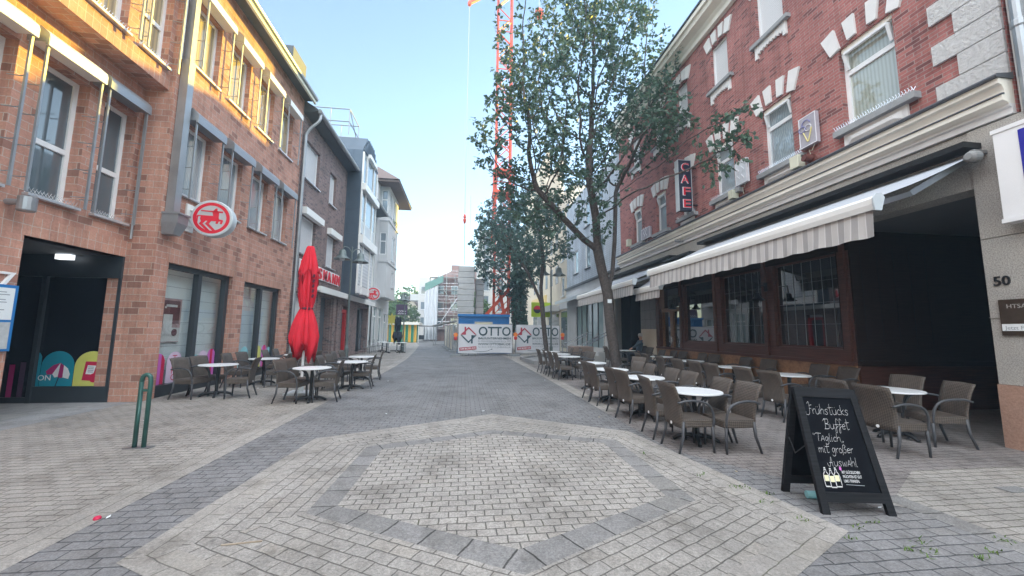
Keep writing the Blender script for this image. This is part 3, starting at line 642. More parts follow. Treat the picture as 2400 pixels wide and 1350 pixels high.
mb = MB(); mb.tube([(-7.6,7.2,3.68),(-7.42,7.2,3.68)], .05, 10); mb.build('arm', 'zinc', wl_)
mb = MB(); mb.lathe([(.10,-.12),(.115,-.10),(.115,.12),(.09,.135)], (-7.36,7.26,3.66), 16); mb.build('lamp_housing', 'zinc', wl_, smooth=False)
# shop windows
for si, (u0, u1, z0, z1) in enumerate(shops):
    mb = MB(); FM.box(mb, u0, u1, 0, .26, -.24, -.06); FM.box(mb, u0, u0+.09, .26, z1, -.24, -.1); FM.box(mb, u1-.16, u1, .26, z1, -.24, -.1); FM.box(mb, u0+.09, u1-.16, z1-.12, z1, -.24, -.1); um = (u0+u1)/2+.02; FM.box(mb, um-.07, um+.07, .26, z1-.12, -.24, -.1)
    sw = mb.build('shop_window', 'dark_frame', A)
    mb = MB(); mb.poly([FM.p(u0+.05,.2,-.19), FM.p(u1-.05,.2,-.19), FM.p(u1-.05,z1-.03,-.19), FM.p(u0+.05,z1-.03,-.19)]); mb.build('pane', 'shop_glass', sw)
    mb = MB(); FM.box(mb, u0-.2, u1+.2, .0, 3.3, -.42, -.40)
    for k in range(9): FM.box(mb, u0, u1, .55+k*.3, .56+k*.3, -.398, -.394, 1)
    mb.build('backdrop', ['shop_white', 'ink_grey'], sw)
    mb = MB(); FM.box(mb, u0-.2, u1+.2, 0.0, .2, -.399, -.25); mb.build('display_box', 'shop_white', sw)
    fnM = lambda u, z, d: FM.p(u, z, d)
    d = -.186; DM = ['decal_pink','decal_red','decal_lilac','decal_aqua','decal_yellow']
    def A_(a, b, z, mi, stripes=()):
        mb = MB(); arch(mb, fnM, a, b, .265, z, d, 0)
        for (p, q) in stripes:
            h = lambda u: (z-(b-a)/2)+math.sqrt(max(0, ((b-a)/2)**2-(u-(a+b)/2)**2))-.004
            mb.prism([(a+p,.265),(a+q,.265),(a+q,h(a+q)),(a+(p+q)/2,h(a+(p+q)/2)),(a+p,h(a+p))], fnM, d+.001, d+.003, 1)
        return mb.build('window_decal', [DM[mi], 'decal_red'], sw)
    if si == 0:
        A_(u0+.05, u0+.48, 1.0, 0, ((.11,.22),(.32,.425))); de = A_(u0+.55, u0+1.05, 1.02, 2)
        A_(um+.12, um+.35, .9, 3); A_(um+.36, um+.72, 1.0, 2); A_(um+.74, um+1.06, 1.03, 0, ((.10,.20),))
        tm = text_mb('HELLO', .22, lambda u, v, d_: FM.p(u0+.72+v, .95-u, d+.002+d_), .003, width=.62); tm.build('letters', 'decal_red', de)
    else:
        A_(u0+.05, u0+.4, 1.0, 3); A_(u0+.45, u0+.9, 1.02, 3); A_(um+.1, um+.45, 1.02, 4); A_(um+.5, um+.85, 1.03, 0, ((.12,.22),)); A_(um+.88, um+1.1, .95, 3)
    # poster hung inside
    pu0, pu1 = (u0+.22, u0+1.1) if si == 0 else (u0+.05, u0+.62)
    mb = MB(); FM.box(mb, pu0, pu1, 1.25, 2.35, -.36, -.35, 0); FM.box(mb, pu0, pu1, 1.27, 1.62, -.35, -.347, 2)
    FM.box(mb, pu0+.2, pu1-.06, 1.72, 2.3, -.349, -.343, 1); FM.box(mb, pu0+.3, pu0+.36, 2.1, 2.15, -.342, -.340, 2); FM.box(mb, pu0+.34, pu1-.16, 2.14, 2.2, -.342, -.340, 2)
    FM.box(mb, pu0+.28, pu1-.3, 1.45, 1.95, -.34, -.336, 2); FM.box(mb, pu0+.05, pu0+.22, 1.55, 1.78, -.34, -.336, 1); mb.lathe([(.09,0),(.09,.01)], FM.p(pu1-.2, 1.5, -.338), 14, 1, axis='x')
    po = mb.build('poster', ['poster_rose','poster_dark','poster_white'], sw)
# ------------------------------------------------------------------ round signs with the red rider emblem
CEN = [[(-.60,.47),(.60,.47),(.62,.36),(-.62,.40)],                               # spear-like bar
 [(.02,.42),(.18,.62),(.25,.66),(.30,.62),(.28,.52),(.40,.42),(.40,.0),(.44,-.08),(.62,-.10),(.66,-.16),(.60,-.40),(.48,-.38),(.52,-.22),(.42,-.22),(.36,-.40),(.24,-.37),(.28,-.22),(0,-.22),(-.12,-.42),(.30,-.86),(.16,-.92),(-.32,-.42),(-.20,-.22),(-.30,-.22),(-.46,-.42),(0,-.90),(-.16,-.94),(-.66,-.44),(-.56,-.28),(-.62,-.10),(-.60,.06),(-.70,.06),(-.74,-.02),(-.74,-.34),(-.82,-.34),(-.82,.06),(-.76,.13),(.08,.13)]]
def round_sign(name, label, cat, cen, r, rotz, plate_dir, arm):
    s = thing(name, label, cat, cen)
    M = Matrix.Translation(Vector(cen)) @ Matrix.Rotation(rotz, 4, 'Z')
    fn = lambda u, v, d: M @ Vector((u*r*.84, -.13-d, v*r*.84))
    mb = MB(); mb.lathe([(r*.97,.13),(r,.12),(r,-.11),(r*.97,-.128),(r*.9,-.13)], (0,0,0), 48, 0, axis='y'); mb.lathe([(0.001,-.1295),(r*.9,-.13)], (0,0,0), 48, 1, axis='y'); mb.xform(M); mb.build('sign_body', ['sign_side','sign_white'], s)
    mb = MB(); n = 56
    for k in range(n):
        a, b = 2*math.pi*k/n, 2*math.pi*(k+1)/n
        mb.poly([fn(math.cos(a)*.83, math.sin(a)*.83, .003), fn(math.cos(a)*1.02, math.sin(a)*1.02, .003), fn(math.cos(b)*1.02, math.sin(b)*1.02, .003), fn(math.cos(b)*.83, math.sin(b)*.83, .003)])
    for q in CEN: mb.prism([(p[0]*1.0, p[1]*.98+.02) for p in q], fn, .0015, .004)
    mb.build('emblem', 'sign_red', s)
    mb = MB(); ax = arm
    for dz in (-r*.45, r*.45): mb.tube([(cen[0], cen[1], cen[2]+dz), (ax, cen[1], cen[2]+dz)], .035, 8)
    mb.box(ax-.01 if ax < cen[0] else ax-.03, ax+.03 if ax < cen[0] else ax+.01, cen[1]-.14, cen[1]+.14, cen[2]-r*.75, cen[2]+r*.75); mb.build('bracket', 'alu_white', s)
    return s
round_sign('round_sign', 'large round white sign with a red centaur emblem beside the rain pipe', 'sign', (-6.40,10.45,4.38), .465, R(8), 1, -6.985)
# ------------------------------------------------------------------ left: dark brick house, metal bay house, pale houses
B = thing('dark_brick_house', 'dark brown brick house with closed white shutters and red shop letters', 'building', (-7.0,16.5,0))
ww = [(17.0,18.62,8.15,9.9),(20.08,21.05,8.05,9.72),(17.05,18.65,4.85,6.55),(20.2,21.45,4.78,6.45)]
gr_ = [(16.75,18.55,0,3.2),(19.7,21.45,0,3.25),(23.3,24.6,0,3.0),(26.5,29.2,.12,3.1)]
mb = MB(); FM.wall(mb, 16.52, 22.8, 0, 10.85, [w+(.22,) for w in ww]+[g+(.35,) for g in gr_[:2]]); FM.wall(mb, 22.8, 29.6, 0, 3.6, [g+(.35,) for g in gr_[2:]])
mb.poly([(-7,29.6,0),(-7,29.6,3.6),(-12,29.6,3.6),(-12,29.6,0)])
for yy in (18.62,19.2,21.5,22.2): mb.box(-7.0,-6.9,yy,yy+.42,0,3.25)
mb.build('wall', 'brick_dark', B)
for i, w in enumerate(ww):
    o = window(B, FM, w[0], w[1], w[2], w[3], -.2, .06, pane='shutter', sill=(.06,.05,.10))
    if i >= 2:
        q = MB(); FM.box(q, w[0]-.08, w[1]+.45, w[3]+.0, w[3]+.3, .002, .22); q.build('blind_box', 'alu_white', o)
for g, m in zip(gr_, ('shutter_white','glass_dark','shutter_white','glass_dark')):
    mb = MB(); FM.box(mb, g[0], g[1], 0, g[3], -.35, -.33); mb.build('shop_front', m, B)
mb = MB(); FM.box(mb, 23.45, 23.6, 0, 2.62, -.33, -.2); FM.box(mb, 24.42, 24.58, 0, 2.62, -.33, -.12); FM.box(mb, 23.45, 24.58, 2.62, 2.8, -.33, -.12); mb.build('door_frame', 'red_paint', B)
mb = MB(); FM.box(mb, 23.6, 24.42, .02, 2.62, -.33, -.3); mb.build('door', 'dark_frame', B)
mb = MB(); FM.box(mb, 26.5, 26.62, .12, 3.1, -.33, -.2); FM.box(mb, 27.8, 27.95, .12, 3.1, -.33, -.2); FM.box(mb, 26.5, 27.95, 3.0, 3.1, -.33, -.205); mb.build('window_frame', 'dark_frame', B)
mb = MB(); FM.box(mb, 18.7, 29.7, 3.42, 3.62, -.0, .42); FM.box(mb, 18.7, 29.7, 3.34, 3.42, .36, .42); mb.build('canopy', 'alu_white', B)
mb = MB(); mb.prism([(0,10.85),(.55,10.95),(.55,11.05),(-5,14.6)], lambda d, z, u: (-7+d, u, z), 16.52, 24.6); br = mb.build('roof', 'slate_roof', B)
mb = MB(); mb.tube([(-6.4,16.6,11.0),(-6.4,24.7,11.0)], .1, 10); mb.build('gutter', 'zinc', br)
mb = MB(); mb.tube(curve([(-6.4,16.75,10.95),(-6.45,16.72,10.6),(-6.75,16.65,10.2),(-6.9,16.62,9.9)],5)+[(-6.9,16.62,0.1)], .065, 10); mb.build('downpipe', 'zinc', B)
# letters, each on a pale panel
lt = MB(); pn = MB()
for k, ch in enumerate('ROSSMANN'):
    y = 16.95+k*.66
    FM.box(pn, y, y+.58, 3.98, 4.58, .06, .10)
    t_ = text_mb(ch, .72, lambda u, v, d: FM.p(y+.04+u, 4.02+v, .10+d), .05, bold=.012, width=.46); merge(lt, t_)
le = pn.build('letter_panel', 'sign_white', B); lt.build('letters', 'sign_red', le)
# metal bay house
Cb = thing('metal_bay_house', 'house clad in dark blue metal with a tall glazed bay and railed roof', 'building', (-7.0,22.8,0))
FC = Face('x', -6.2, 1); FCs = Face('y', 22.82, -1)
mb = MB(); mb.box(-7.3,-6.2,22.82,26.5,3.62,10.0)
for zz in (4.6,6.0,7.2,8.6,9.7): FCs.box(mb, -6.98, -6.25, zz, zz+.05, 0, .02)
for uu in (-6.99,-6.3): FCs.box(mb, uu, uu+.05, 3.7, 9.9, .0, .022)
mb.build('bay', 'metal_cladding', Cb)
mb = MB(); mb.prism([(22.82,10.0),(26.5,10.0),(26.5,12.3),(25.3,13.45),(23.7,13.45),(22.82,12.3)], lambda u, z, d: (-6.2-d, u, z), 0, 5)
for k in range(6): mb.box(-6.2-.6-k*.8,-6.2-.57-k*.8,22.79,22.82,10.9,12.3)
for k in range(13): mb.box(-6.19,-6.12,22.82+k*.3,22.9+k*.3,max(12.32,12.0),12.3+min(1.15,(.9*min(k*.3,3.68-k*.3)+.1)))
dm = mb.build('dormer', 'metal_cladding', Cb)
mb = MB()
for (y0, y1) in ((23.0,23.7),(23.85,25.4),(25.55,26.35)):
    for (z0, z1, m) in ((10.35,12.2,0),(7.4,9.75,0)): FC.box(mb, y0, y1, z0, z1, .0, .03, m)
    FC.box(mb, y0, y1, 4.25, 6.55, .0, .03, 1)
    FC.box(mb, y0, y1, 7.32, 8.1, .03, .04, 2)
gw = mb.build('window', ['glass_sky','lattice_white','sign_side'], Cb)
mb = MB()
for y in (22.84,23.74,25.44,26.4): FC.box(mb, y, y+.1, 3.7, 12.2, .0, .09)
FC.box(mb, 22.82, 26.5, 9.85, 10.25, .0, .28); FC.box(mb, 22.82, 26.5, 6.65, 7.15, .0, .28); FC.box(mb, 23.75,25.5,12.2,12.45,0,.25); mb.build('frame', 'alu_white', gw)
mb = MB(); FC.box(mb, 22.82, 26.5, 3.75, 4.2, .0, .06); mb.build('ledge', 'stone_white', Cb)
mb = MB(); mb.box(-11.5,-6.9,26.52,29.6,3.6,10.4); mb.build('wall', 'plaster_pale', Cb)
mb = MB()
for y in (23.2,25.2):
    for zz in (14.2,15.0): mb.tube([(-10.5,y,zz),(-7.2,y,zz)], .03, 6)
    for k in range(4): mb.tube([(-7.2-k*1.1,y,13.4),(-7.2-k*1.1,y,15.0)], .03, 6)
for zz in (14.2,15.0): mb.tube([(-7.2,23.2,zz),(-7.2,25.2,zz)], .03, 6)
mb.tube([(-7.2,23.2,15.0),(-7.2,25.2,13.6)], .025, 6); mb.build('railing', 'grey_metal', Cb)
# pale house and corner house
D = thing('pale_house', 'narrow pale rendered house with a deep eave beside the metal bay', 'building', (-7.0,26.5,0))
FD = Face('x', -6.98, 1)
dw = [(28.0,29.3,7.3,9.3),(28.2,29.4,4.4,6.3)]
mb = MB(); FD.wall(mb, 26.52, 30.2, 3.62, 10.35, [w+(.15,) for w in dw]); mb.build('wall', 'plaster_pale', D)
for w in dw: window(D, FD, *w, -.13, .07, pane='glass_blind', sill=(.05,.05,.08))
mb = MB(); mb.prism([(0,10.35),(.85,10.45),(.85,10.6),(-4,13.2)], lambda d, z, u: (-6.98+d, u, z), 26.52, 30.4); dr = mb.build('roof', 'slate_roof', D); mb = MB(); mb.tube([(-6.08,26.5,10.5),(-6.08,30.4,10.5)], .09, 8); mb.build('gutter', 'zinc', dr)
mb = MB(); mb.tube(curve([(-6.1,26.7,10.45),(-6.6,26.7,10.0),(-6.85,26.7,9.5)],4)+[(-6.85,26.7,3.7)], .06, 8); mb.build('downpipe', 'zinc', D)
E_ = thing('corner_house', 'pale grey corner house with a boxed bay and a tiled hipped roof', 'building', (-7.4,30.2,0))
FE = Face('x', -6.9, 1); FEb = Face('x', -6.2, 1); FEs = Face('y', 31.2, -1)
mb = MB(); FE.wall(mb, 30.2, 36.6, 0, 13.2, [(30.5,32.0,.5,3.4,.2),(32.4,34.0,.5,3.4,.2),(34.4,36.0,.1,3.0,.2)]); mb.poly([(-6.9,36.6,0),(-13,36.6,0),(-13,36.6,13.2),(-6.9,36.6,13.2)]); mb.poly([(-6.9,30.2,10),(-13,30.2,10),(-13,30.2,13.2),(-6.9,30.2,13.2)])
mb.build('wall', 'plaster_pale', E_)
mb = MB(); bw_ = [(31.5,32.6,10.9,12.9),(33.2,34.6,10.9,12.9),(33.0,34.4,7.4,9.6),(33.4,34.5,5.2,6.6)]
FEb.wall(mb, 31.2, 35.4, 4.2, 13.2, [w+(.12,) for w in bw_]); FEs.wall(mb, -6.9, -6.2, 4.2, 13.2, [(-6.8,-6.3,10.9,12.9,.1),(-6.8,-6.3,7.6,9.4,.1)]); mb.poly([(-6.9,31.2,4.2),(-6.2,31.2,4.2),(-6.2,35.4,4.2),(-6.9,35.4,4.2)]); mb.poly([(-6.9,35.4,4.2),(-6.2,35.4,4.2),(-6.2,35.4,13.2),(-6.9,35.4,13.2)])
mb.box(-6.95,-6.12,31.12,35.5,10.35,10.6); mb.box(-6.95,-6.12,31.12,35.5,7.0,7.15); bay = mb.build('bay', 'plaster_pale', E_)
for w in bw_: window(E_, FEb, *w, -.11, .07, pane='glass_sky', mulls=(.5,), sill=(.04,.05,.06))
for (z0, z1) in ((10.9,12.9),(7.6,9.4)): window(E_, FEs, -6.8, -6.3, z0, z1, -.09, .06, pane='glass_sky', bars=(.6,))
for w in ((30.5,32.0,.5,3.4),(32.4,34.0,.5,3.4),(34.4,36.0,.1,3.0)): window(E_, FE, *w, -.18, .09, pane='glass_front', bars=(.75,), mulls=(.5,), frame='white_frame')
mb = MB(); mb.prism([(0,13.2),(.0,13.35),(-.02,13.4),(-6.5,13.4),(-6.5,13.2)], lambda d, z, u: (-5.3+d, u, z), 30.0, 37.3)
a = [(-5.25,29.9,13.4),(-5.25,37.4,13.4),(-12,37.4,13.4),(-12,29.9,13.4)]; p_ = [(-8.6,33.2,16.2),(-8.6,34.2,16.2)]
mb.poly([a[0], a[1], p_[1], p_[0]]); mb.poly([a[3], a[0], p_[0]]); mb.poly([a[1], a[2], p_[1]]); mb.poly([a[2], a[3], p_[0], p_[1]]); mb.build('roof', 'tile_roof', E_)
bx = MB(); rnd = random.Random(3)
for k in range(60): c = Vector((-6.15+rnd.uniform(-.12,.12), 34+rnd.uniform(-1,1), 10.72+rnd.uniform(0,.3))); bx.poly([c+Vector((rnd.uniform(-.1,.1), rnd.uniform(-.1,.1), rnd.uniform(-.1,.1))) for _ in range(3)])
bx.build('flower_box', 'leaf_far', E_, recalc=False)
round_sign('round_sign', 'smaller far round sign with a red centaur emblem beyond the street lamp', 'sign', (-5.90,26.0,3.95), .46, R(6), 1, -6.6)
hs = thing('hanging_sign', 'purple shop sign hanging from a bracket on the corner house', 'sign', (-6.3,36.2,3.3))
mb = MB(); mb.beam((-6.9,36.2,4.15),(-5.0,36.2,4.15), .05); mb.build('bracket', 'black_metal', hs)
mb = MB(); mb.bbox(-6.15,-5.15,36.14,36.26,3.0,3.95,.02); hb = mb.build('board', 'purple_sign', hs); sq = MB(); fq = lambda u, v, d: (-6.05+u, 36.135-d, 3.3+v)
for r_ in range(2): stroke(sq, [(.08+.07*k, -.02-r_*.22+.07*((k*7+r_*3)%3)) for k in range(11)], fq, .05, .003)
sq.build('letters', 'paper', hb)
ys = thing('star_sign', 'small yellow star shaped sign near the far corner', 'sign', (-7.3,37.6,3))
mb = MB(); mb.prism([(-6.75+(.5 if k % 2 == 0 else .3)*math.cos(k*math.pi/8), 2.6+(.62 if k % 2 == 0 else .38)*math.sin(k*math.pi/8)) for k in range(16)], lambda u, z, d: (u, 37.6-d, z), 0, .05); mb.build('star', 'yellow_star', ys)
mb = MB(); mb.beam((-6.95,37.62,0),(-6.95,37.62,2.6), .06); mb.build('pole', 'grey_metal', ys)
# ------------------------------------------------------------------ right: the red brick cafe house
K = thing('red_brick_cafe_house', 'red brick house with white stone trim above a dark wooden cafe front', 'building', (8.0,4.35,0))
FR = Face('x', 8.0, -1); FC8 = Face('x', 8.5, -1)
k1 = [(5.78,6.84,5.97,7.80),(8.10,9.04,5.93,7.68),(10.2,11.09,5.88,7.62),(12.38,13.10,5.85,7.50),(14.15,14.95,5.75,7.42),(16.3,17.1,5.75,7.42)]
k2 = [(5.80,6.84,9.68,11.30),(8.14,9.03,9.70,11.22),(10.22,11.0,9.58,11.06),(12.4,13.1,9.55,11.0),(14.15,14.9,9.5,10.95),(16.3,17.1,9.5,10.95)]
mb = MB(); FR.wall(mb, 4.35, 18.7, 4.9, 12.0, [w+(.2,) for w in k1+k2])
mb.poly([(8,4.35,4.9),(15,4.35,4.9),(15,4.35,12),(8,4.35,12)]); mb.poly([(8,18.7,4.9),(15,18.7,4.9),(15,18.7,12),(8,18.7,12)]); mb.build('wall', 'brick_red', K)
for i, w in enumerate(k1): 
    o = window(K, FR, *w, -.19, .085, pane='glass_dark' if False else ('glass_curtain','glass_lace','glass_lace','glass_lace','glass_lace','glass_lace')[i], bars=(.68,))
    # top light tilted open
    mb = MB(); zt = w[2]+(w[3]-w[2])*.72; zu = w[3]-.16
    for (a, b) in (((w[0]+.1, zt, -.10), (w[0]+.1, zu, -.02)), ((w[1]-.1, zt, -.10), (w[1]-.1, zu, -.02)), ((w[0]+.1, zu, -.02), (w[1]-.1, zu, -.02))): mb.beam(FR.p(*a), FR.p(*b), .06, .05)
    mb.build('tilted_light', 'white_frame', o)
    # cream blind case behind the arch
    mb = MB(); FR.box(mb, w[0]+.02, w[1]-.02, w[3]-.1, w[3]+.02, -.12, -.05); mb.build('blind_case', 'stucco_trim', o)
for w in k2: window(K, FR, *w, -.16, .06, pane='shutter')
# stone trim
def fnR(u, z, d): return FR.p(u, z, d)
for w, hh in [(w, .52) for w in k1]+[(w, .44) for w in k2]:
    uc = (w[0]+w[1])/2; hw = (w[1]-w[0])/2
    for tt in (-1.08, -.38, .38, 1.08):
        ang = tt*R(15); u = uc+tt*hw; z = w[3]-.02+.10*(1-tt*tt/1.17); ww_ = .22 if abs(tt) < 1 else .28
        ca, sa = math.cos(ang), math.sin(ang)
        q = [(-ww_*.40, 0), (ww_*.40, 0), (ww_*.55, hh*(1.0 if abs(tt) > 1 else .9)), (-ww_*.55, hh*(1.0 if abs(tt) > 1 else .9))]
        mb = MB(); mb.prism([(u+p*ca+r*sa, z-p*sa+r*ca) for p, r in q], fnR, -.02, .05); mb.build('arch_stone', 'stone_white', K)
sls = []
for w in k1: mb = MB(); FR.box(mb, w[0]-.32, w[1]+.14, w[2]-.135, w[2]-.012, -.1, .16); sls.append(mb.build('sill', 'sill_stone', K))
for w in k2: mb = MB(); FR.box(mb, w[0]-.22, w[1]+.16, w[2]-.115, w[2]-.012, -.1, .13); mb.build('sill', 'sill_stone', K)
for w, sl in zip(k1[:4], sls):
    u = w[0]-.3; mb = MB(); FR.box(mb, w[0]-.3, w[1]+.1, w[2]-.013, w[2]-.008, .11, .13)
    while u < w[1]+.1:
        mb.beam(FR.p(u, w[2]-.015, .12), FR.p(u+.02, w[2]+.085, .15), .007); mb.beam(FR.p(u+.02, w[2]-.015, .12), FR.p(u-.01, w[2]+.08, .09), .007); u += .05
    mb.build('bird_spikes', 'steel', sl)
for w in k1:
    mb = MB()
    a, b, z1 = w[0]-.12, w[1]+.0, w[2]-.138
    FR.box(mb, a, b, 5.53, z1, .0, .05); mb2 = 0
    i = [(a+.08, 5.60), (b-.08, 5.60), (b-.08, z1-.06), (a+.08, z1-.06)]; j = [(a+.2, 5.66), (b-.2, 5.66), (b-.2, z1-.11), (a+.2, z1-.11)]
    for q in range(4): mb.poly([fnR(*i[q], .053), fnR(*i[(q+1) % 4], .053), fnR(*j[(q+1) % 4], .10), fnR(*j[q], .10)])
    mb.poly([fnR(*p, .10) for p in j]); mb.build('apron', 'stone_white', K)
for w in k2:
    mb = MB()
    a, b, z1 = w[0]-.1, w[1]+.05, w[2]-.118
    pts = [(a, z1), (a, z1-.36), (a+.1, z1-.36), (a+.1, z1-.2)]
    n = 8
    for q in range(n): 
        x0 = a+.1+(b-a-.2)*q/n; x1 = a+.1+(b-a-.2)*(q+1)/n; zz = z1-.2+.04*math.sin(q*math.pi/(n-1)); pts += [(x0+.01, zz), ((x0+x1)/2, zz-.05), (x1-.01, zz)]
    pts += [(b-.1, z1-.2), (b-.1, z1-.36), (b, z1-.36), (b, z1)]
    mb.prism(pts, fnR, -.01, .055); mb.build('apron', 'stone_white', K)
z = 5.49; k = 0
while z < 12: mb = MB(); FR.box(mb, 4.36, 5.22 if k % 2 == 0 else 4.90, z+.008, min(z+.362, 12.1), -.02, .05); z += .372; k += 1; mb.build('quoin', 'rough_quoin', K)
mb = MB()
cor = [(0,5.42),(.26,5.42),(.26,5.34),(.20,5.32),(.17,5.24),(.17,5.17),(.22,5.16),(.22,5.08),(.15,5.06),(.12,5.04),(-.55,5.04),(-.55,5.2)]
mb.prism(cor, lambda d, z, u: FR.p(u, z, d), 4.36, 18.7); cn = mb.build('cornice', 'stucco_trim', K)
mb = MB(); mb.prism([(.11,5.038),(.11,5.0),(.07,4.98),(.07,4.89),(-.55,4.88),(-.55,5.038)], lambda d, z, u: FR.p(u, z, d), 4.36, 18.7); mb.build('lower_band', 'stone_white', cn)
mb = MB(); mb.prism([(0,5.53),(.06,5.51),(.30,5.475),(.325,5.445),(.31,5.422),(0,5.422)], lambda d, z, u: FR.p(u, z, d), 4.34, 18.7); mb.prism([(.171,5.20),(.235,5.185),(.245,5.165),(.171,5.163)], lambda d, z, u: FR.p(u, z, d), 4.36, 18.7); mb.build('lead_cover', 'zinc_dark', cn)
mb = MB(); mb.prism([(-.1,11.7),(.12,11.72),(.14,11.85),(.10,11.86),(.2,12.0),(.42,12.1),(.45,12.25),(.52,12.27),(.52,12.42),(-.1,12.5)], lambda d, z, u: FR.p(u, z, d), 4.3, 18.8); ev = mb.build('eave_moulding', 'stucco_trim', K)
mb = MB(); mb.prism([(.50,12.43),(.56,12.44),(.56,12.5),(-2.5,13.3),(-6.5,13.3),(-6.5,12.4),(-.1,12.4)], lambda d, z, u: FR.p(u, z, d), 4.3, 18.8); mb.build('roof', 'slate_roof', K)
# ground floor: granite lintel, soffit, pillar
mb = MB(); FR.box(mb, 4.9, 18.7, 3.94, 4.87, -.4, .02)
for u in (6.2,7.6,9.0): FR.box(mb, u, u+.012, 3.95, 4.86, .02, .0215)
mb.build('lintel', 'granite', K)
mb = MB(); mb.box(7.95,9.3,3.6,4.9,.915,3.1); mb.box(7.95,9.3,3.6,4.9,3.112,4.86); mb.box(7.935,9.3,3.6,4.91,1.9,1.895); pi_ = mb.build('pillar', 'granite', K)
mb = MB(); mb.box(7.935,9.3,3.6,4.912,0,.91); mb.build('plinth', 'granite_red', pi_)
mb = MB(); mb.poly([(8.38,4.9,3.955),(13,4.9,3.955),(13,19,3.955),(8.38,19,3.955)]); mb.build('soffit', 'ceiling_grey', K)
tm = text_mb('50', .20, lambda u, v, d: (7.95-d, 4.815-u, 2.375+v), .02, bold=.012, width=.18); tm.build('house_number', 'black_metal', K)
pq = thing('brass_plaque', 'dark brass law office plaque with a white strip on the granite pillar', 'sign', (7.95,4.5,1.6))
mb = MB(); mb.box(7.925,7.949,3.95,4.78,1.63,2.16); pm_ = mb.build('plate', 'brass_plaque', pq)
mb = MB(); mb.box(7.915,7.924,3.95,4.765,1.70,1.80); st_ = mb.build('strip', 'paper', pq)
tm = text_mb('HTSANWALT', .085, lambda u, v, d: (7.925-d, 4.70-u, 2.03+v), .002); tm.build('letters', 'granite', pm_)
tm = text_mb('Jetzt Franz', .075, lambda u, v, d: (7.915-d, 4.73-u, 1.72+v), .002); tm.build('letters', 'ink_grey', st_)
# cafe front
mb = MB(); FC8.box(mb, 7.45, 16.1, 0, .95, -.3, .06); mb.build('base', 'granite_brown', K)
cw = [(7.70,9.58),(10.0,11.78),(12.2,14.0)]
mb = MB()
FC8.box(mb, 7.45, 16.1, .95, 1.03, -.3, .10, 0); FC8.box(mb, 7.45, 14.15, 1.03, 1.29, -.3, .03, 0); FC8.box(mb, 7.45, 16.1, 3.5, 3.95, -.3, .03, 1)
prev = 7.45
for a, b in cw+[(14.3,15.85)]:
    FC8.box(mb, prev, a, 1.29, 3.5, -.3, .03, 0); prev = b
    FC8.box(mb, a-.20, a-.10, .97, 3.9, .03, .09, 0)
FC8.box(mb, 15.85, 16.1, .97, 3.5, -.3, .06, 0)
mb.build('front_frame', ['wood_mahogany', 'wood_dark'], K)
for i, (a, b) in enumerate(cw):
    mb = MB(); FC8.box(mb, a, a+.05, 1.292, 3.498, -.14, -.06); FC8.box(mb, b-.05, b, 1.292, 3.498, -.14, -.06); FC8.box(mb, a+.05, b-.05, 1.292, 1.34, -.14, -.06); FC8.box(mb, a+.05, b-.05, 3.45, 3.498, -.14, -.06)
    w = mb.build('window', 'wood_mahogany', K); mb = MB(); FC8.box(mb, a+.03, b-.03, 1.32, 3.47, -.12, -.11); mb.build('pane', 'glass_cafe', w)
    if i < 2:
        mb = MB()
        for q in range(1, 7): u = a+(b-a)*q/7; FC8.box(mb, u-.003, u+.003, 1.34, 3.45, -.11, -.100)
        for q in range(1, 4): z = 1.34+2.11*q/4; FC8.box(mb, a+.05, b-.05, z-.002, z+.002, -.11, -.101)
        mb.build('leading', 'zinc', w)
mb = MB(); a, b = 14.3, 15.85
FC8.box(mb, a, b, .1, .55, -.2, -.1); FC8.box(mb, a, a+.12, .55, 2.5, -.2, -.1); FC8.box(mb, b-.12, b, .55, 2.5, -.2, -.1); FC8.box(mb, (a+b)/2-.13, (a+b)/2+.13, .55, 2.5, -.2, -.09); FC8.box(mb, a, b, 2.5, 2.66, -.2, -.08); FC8.box(mb, a, b, 0, .1, -.3, .06)
dr_ = mb.build('door', 'wood_door', K); mb = MB(); FC8.box(mb, a+.1, b-.1, .5, 3.5, -.17, -.16); mb.build('pane', 'glass_cafe', dr_)
mb = MB(); mb.tube(curve([FC8.p(15.02,1.1,-.09), FC8.p(15.02,1.13,-.03), FC8.p(14.98,1.3,-.02), FC8.p(15.02,1.45,-.03), FC8.p(15.02,1.48,-.09)], 4), .016, 6); mb.build('handle', 'steel', dr_)
FN = Face('y', 7.45, -1)
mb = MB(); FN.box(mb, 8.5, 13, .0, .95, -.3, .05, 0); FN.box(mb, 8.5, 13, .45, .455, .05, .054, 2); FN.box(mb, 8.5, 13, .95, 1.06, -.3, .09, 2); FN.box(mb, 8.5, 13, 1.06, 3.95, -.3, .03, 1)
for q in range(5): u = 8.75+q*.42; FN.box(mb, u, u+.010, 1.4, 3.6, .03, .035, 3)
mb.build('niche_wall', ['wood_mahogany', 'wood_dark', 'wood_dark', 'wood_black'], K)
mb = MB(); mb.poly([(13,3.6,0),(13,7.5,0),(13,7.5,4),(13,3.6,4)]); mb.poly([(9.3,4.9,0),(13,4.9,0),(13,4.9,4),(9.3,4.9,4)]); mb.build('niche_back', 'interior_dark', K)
mb = MB(); FC8.box(mb, 16.1, 17.5, 0, 1.78, -.3, .10, 0); FC8.box(mb, 16.1, 17.5, 1.784, 3.95, -.3, .10, 1)
for q in range(1, 5): FC8.box(mb, 16.1, 17.5, 1.78+q*.43, 1.788+q*.43, .10, .102, 2)
for u in (16.55, 17.05): FC8.box(mb, u, u+.008, 1.79, 3.95, .10, .102, 2)
mb.build('stone_pilaster', ['plaster_cream', 'concrete_dark', 'black_metal'], K)
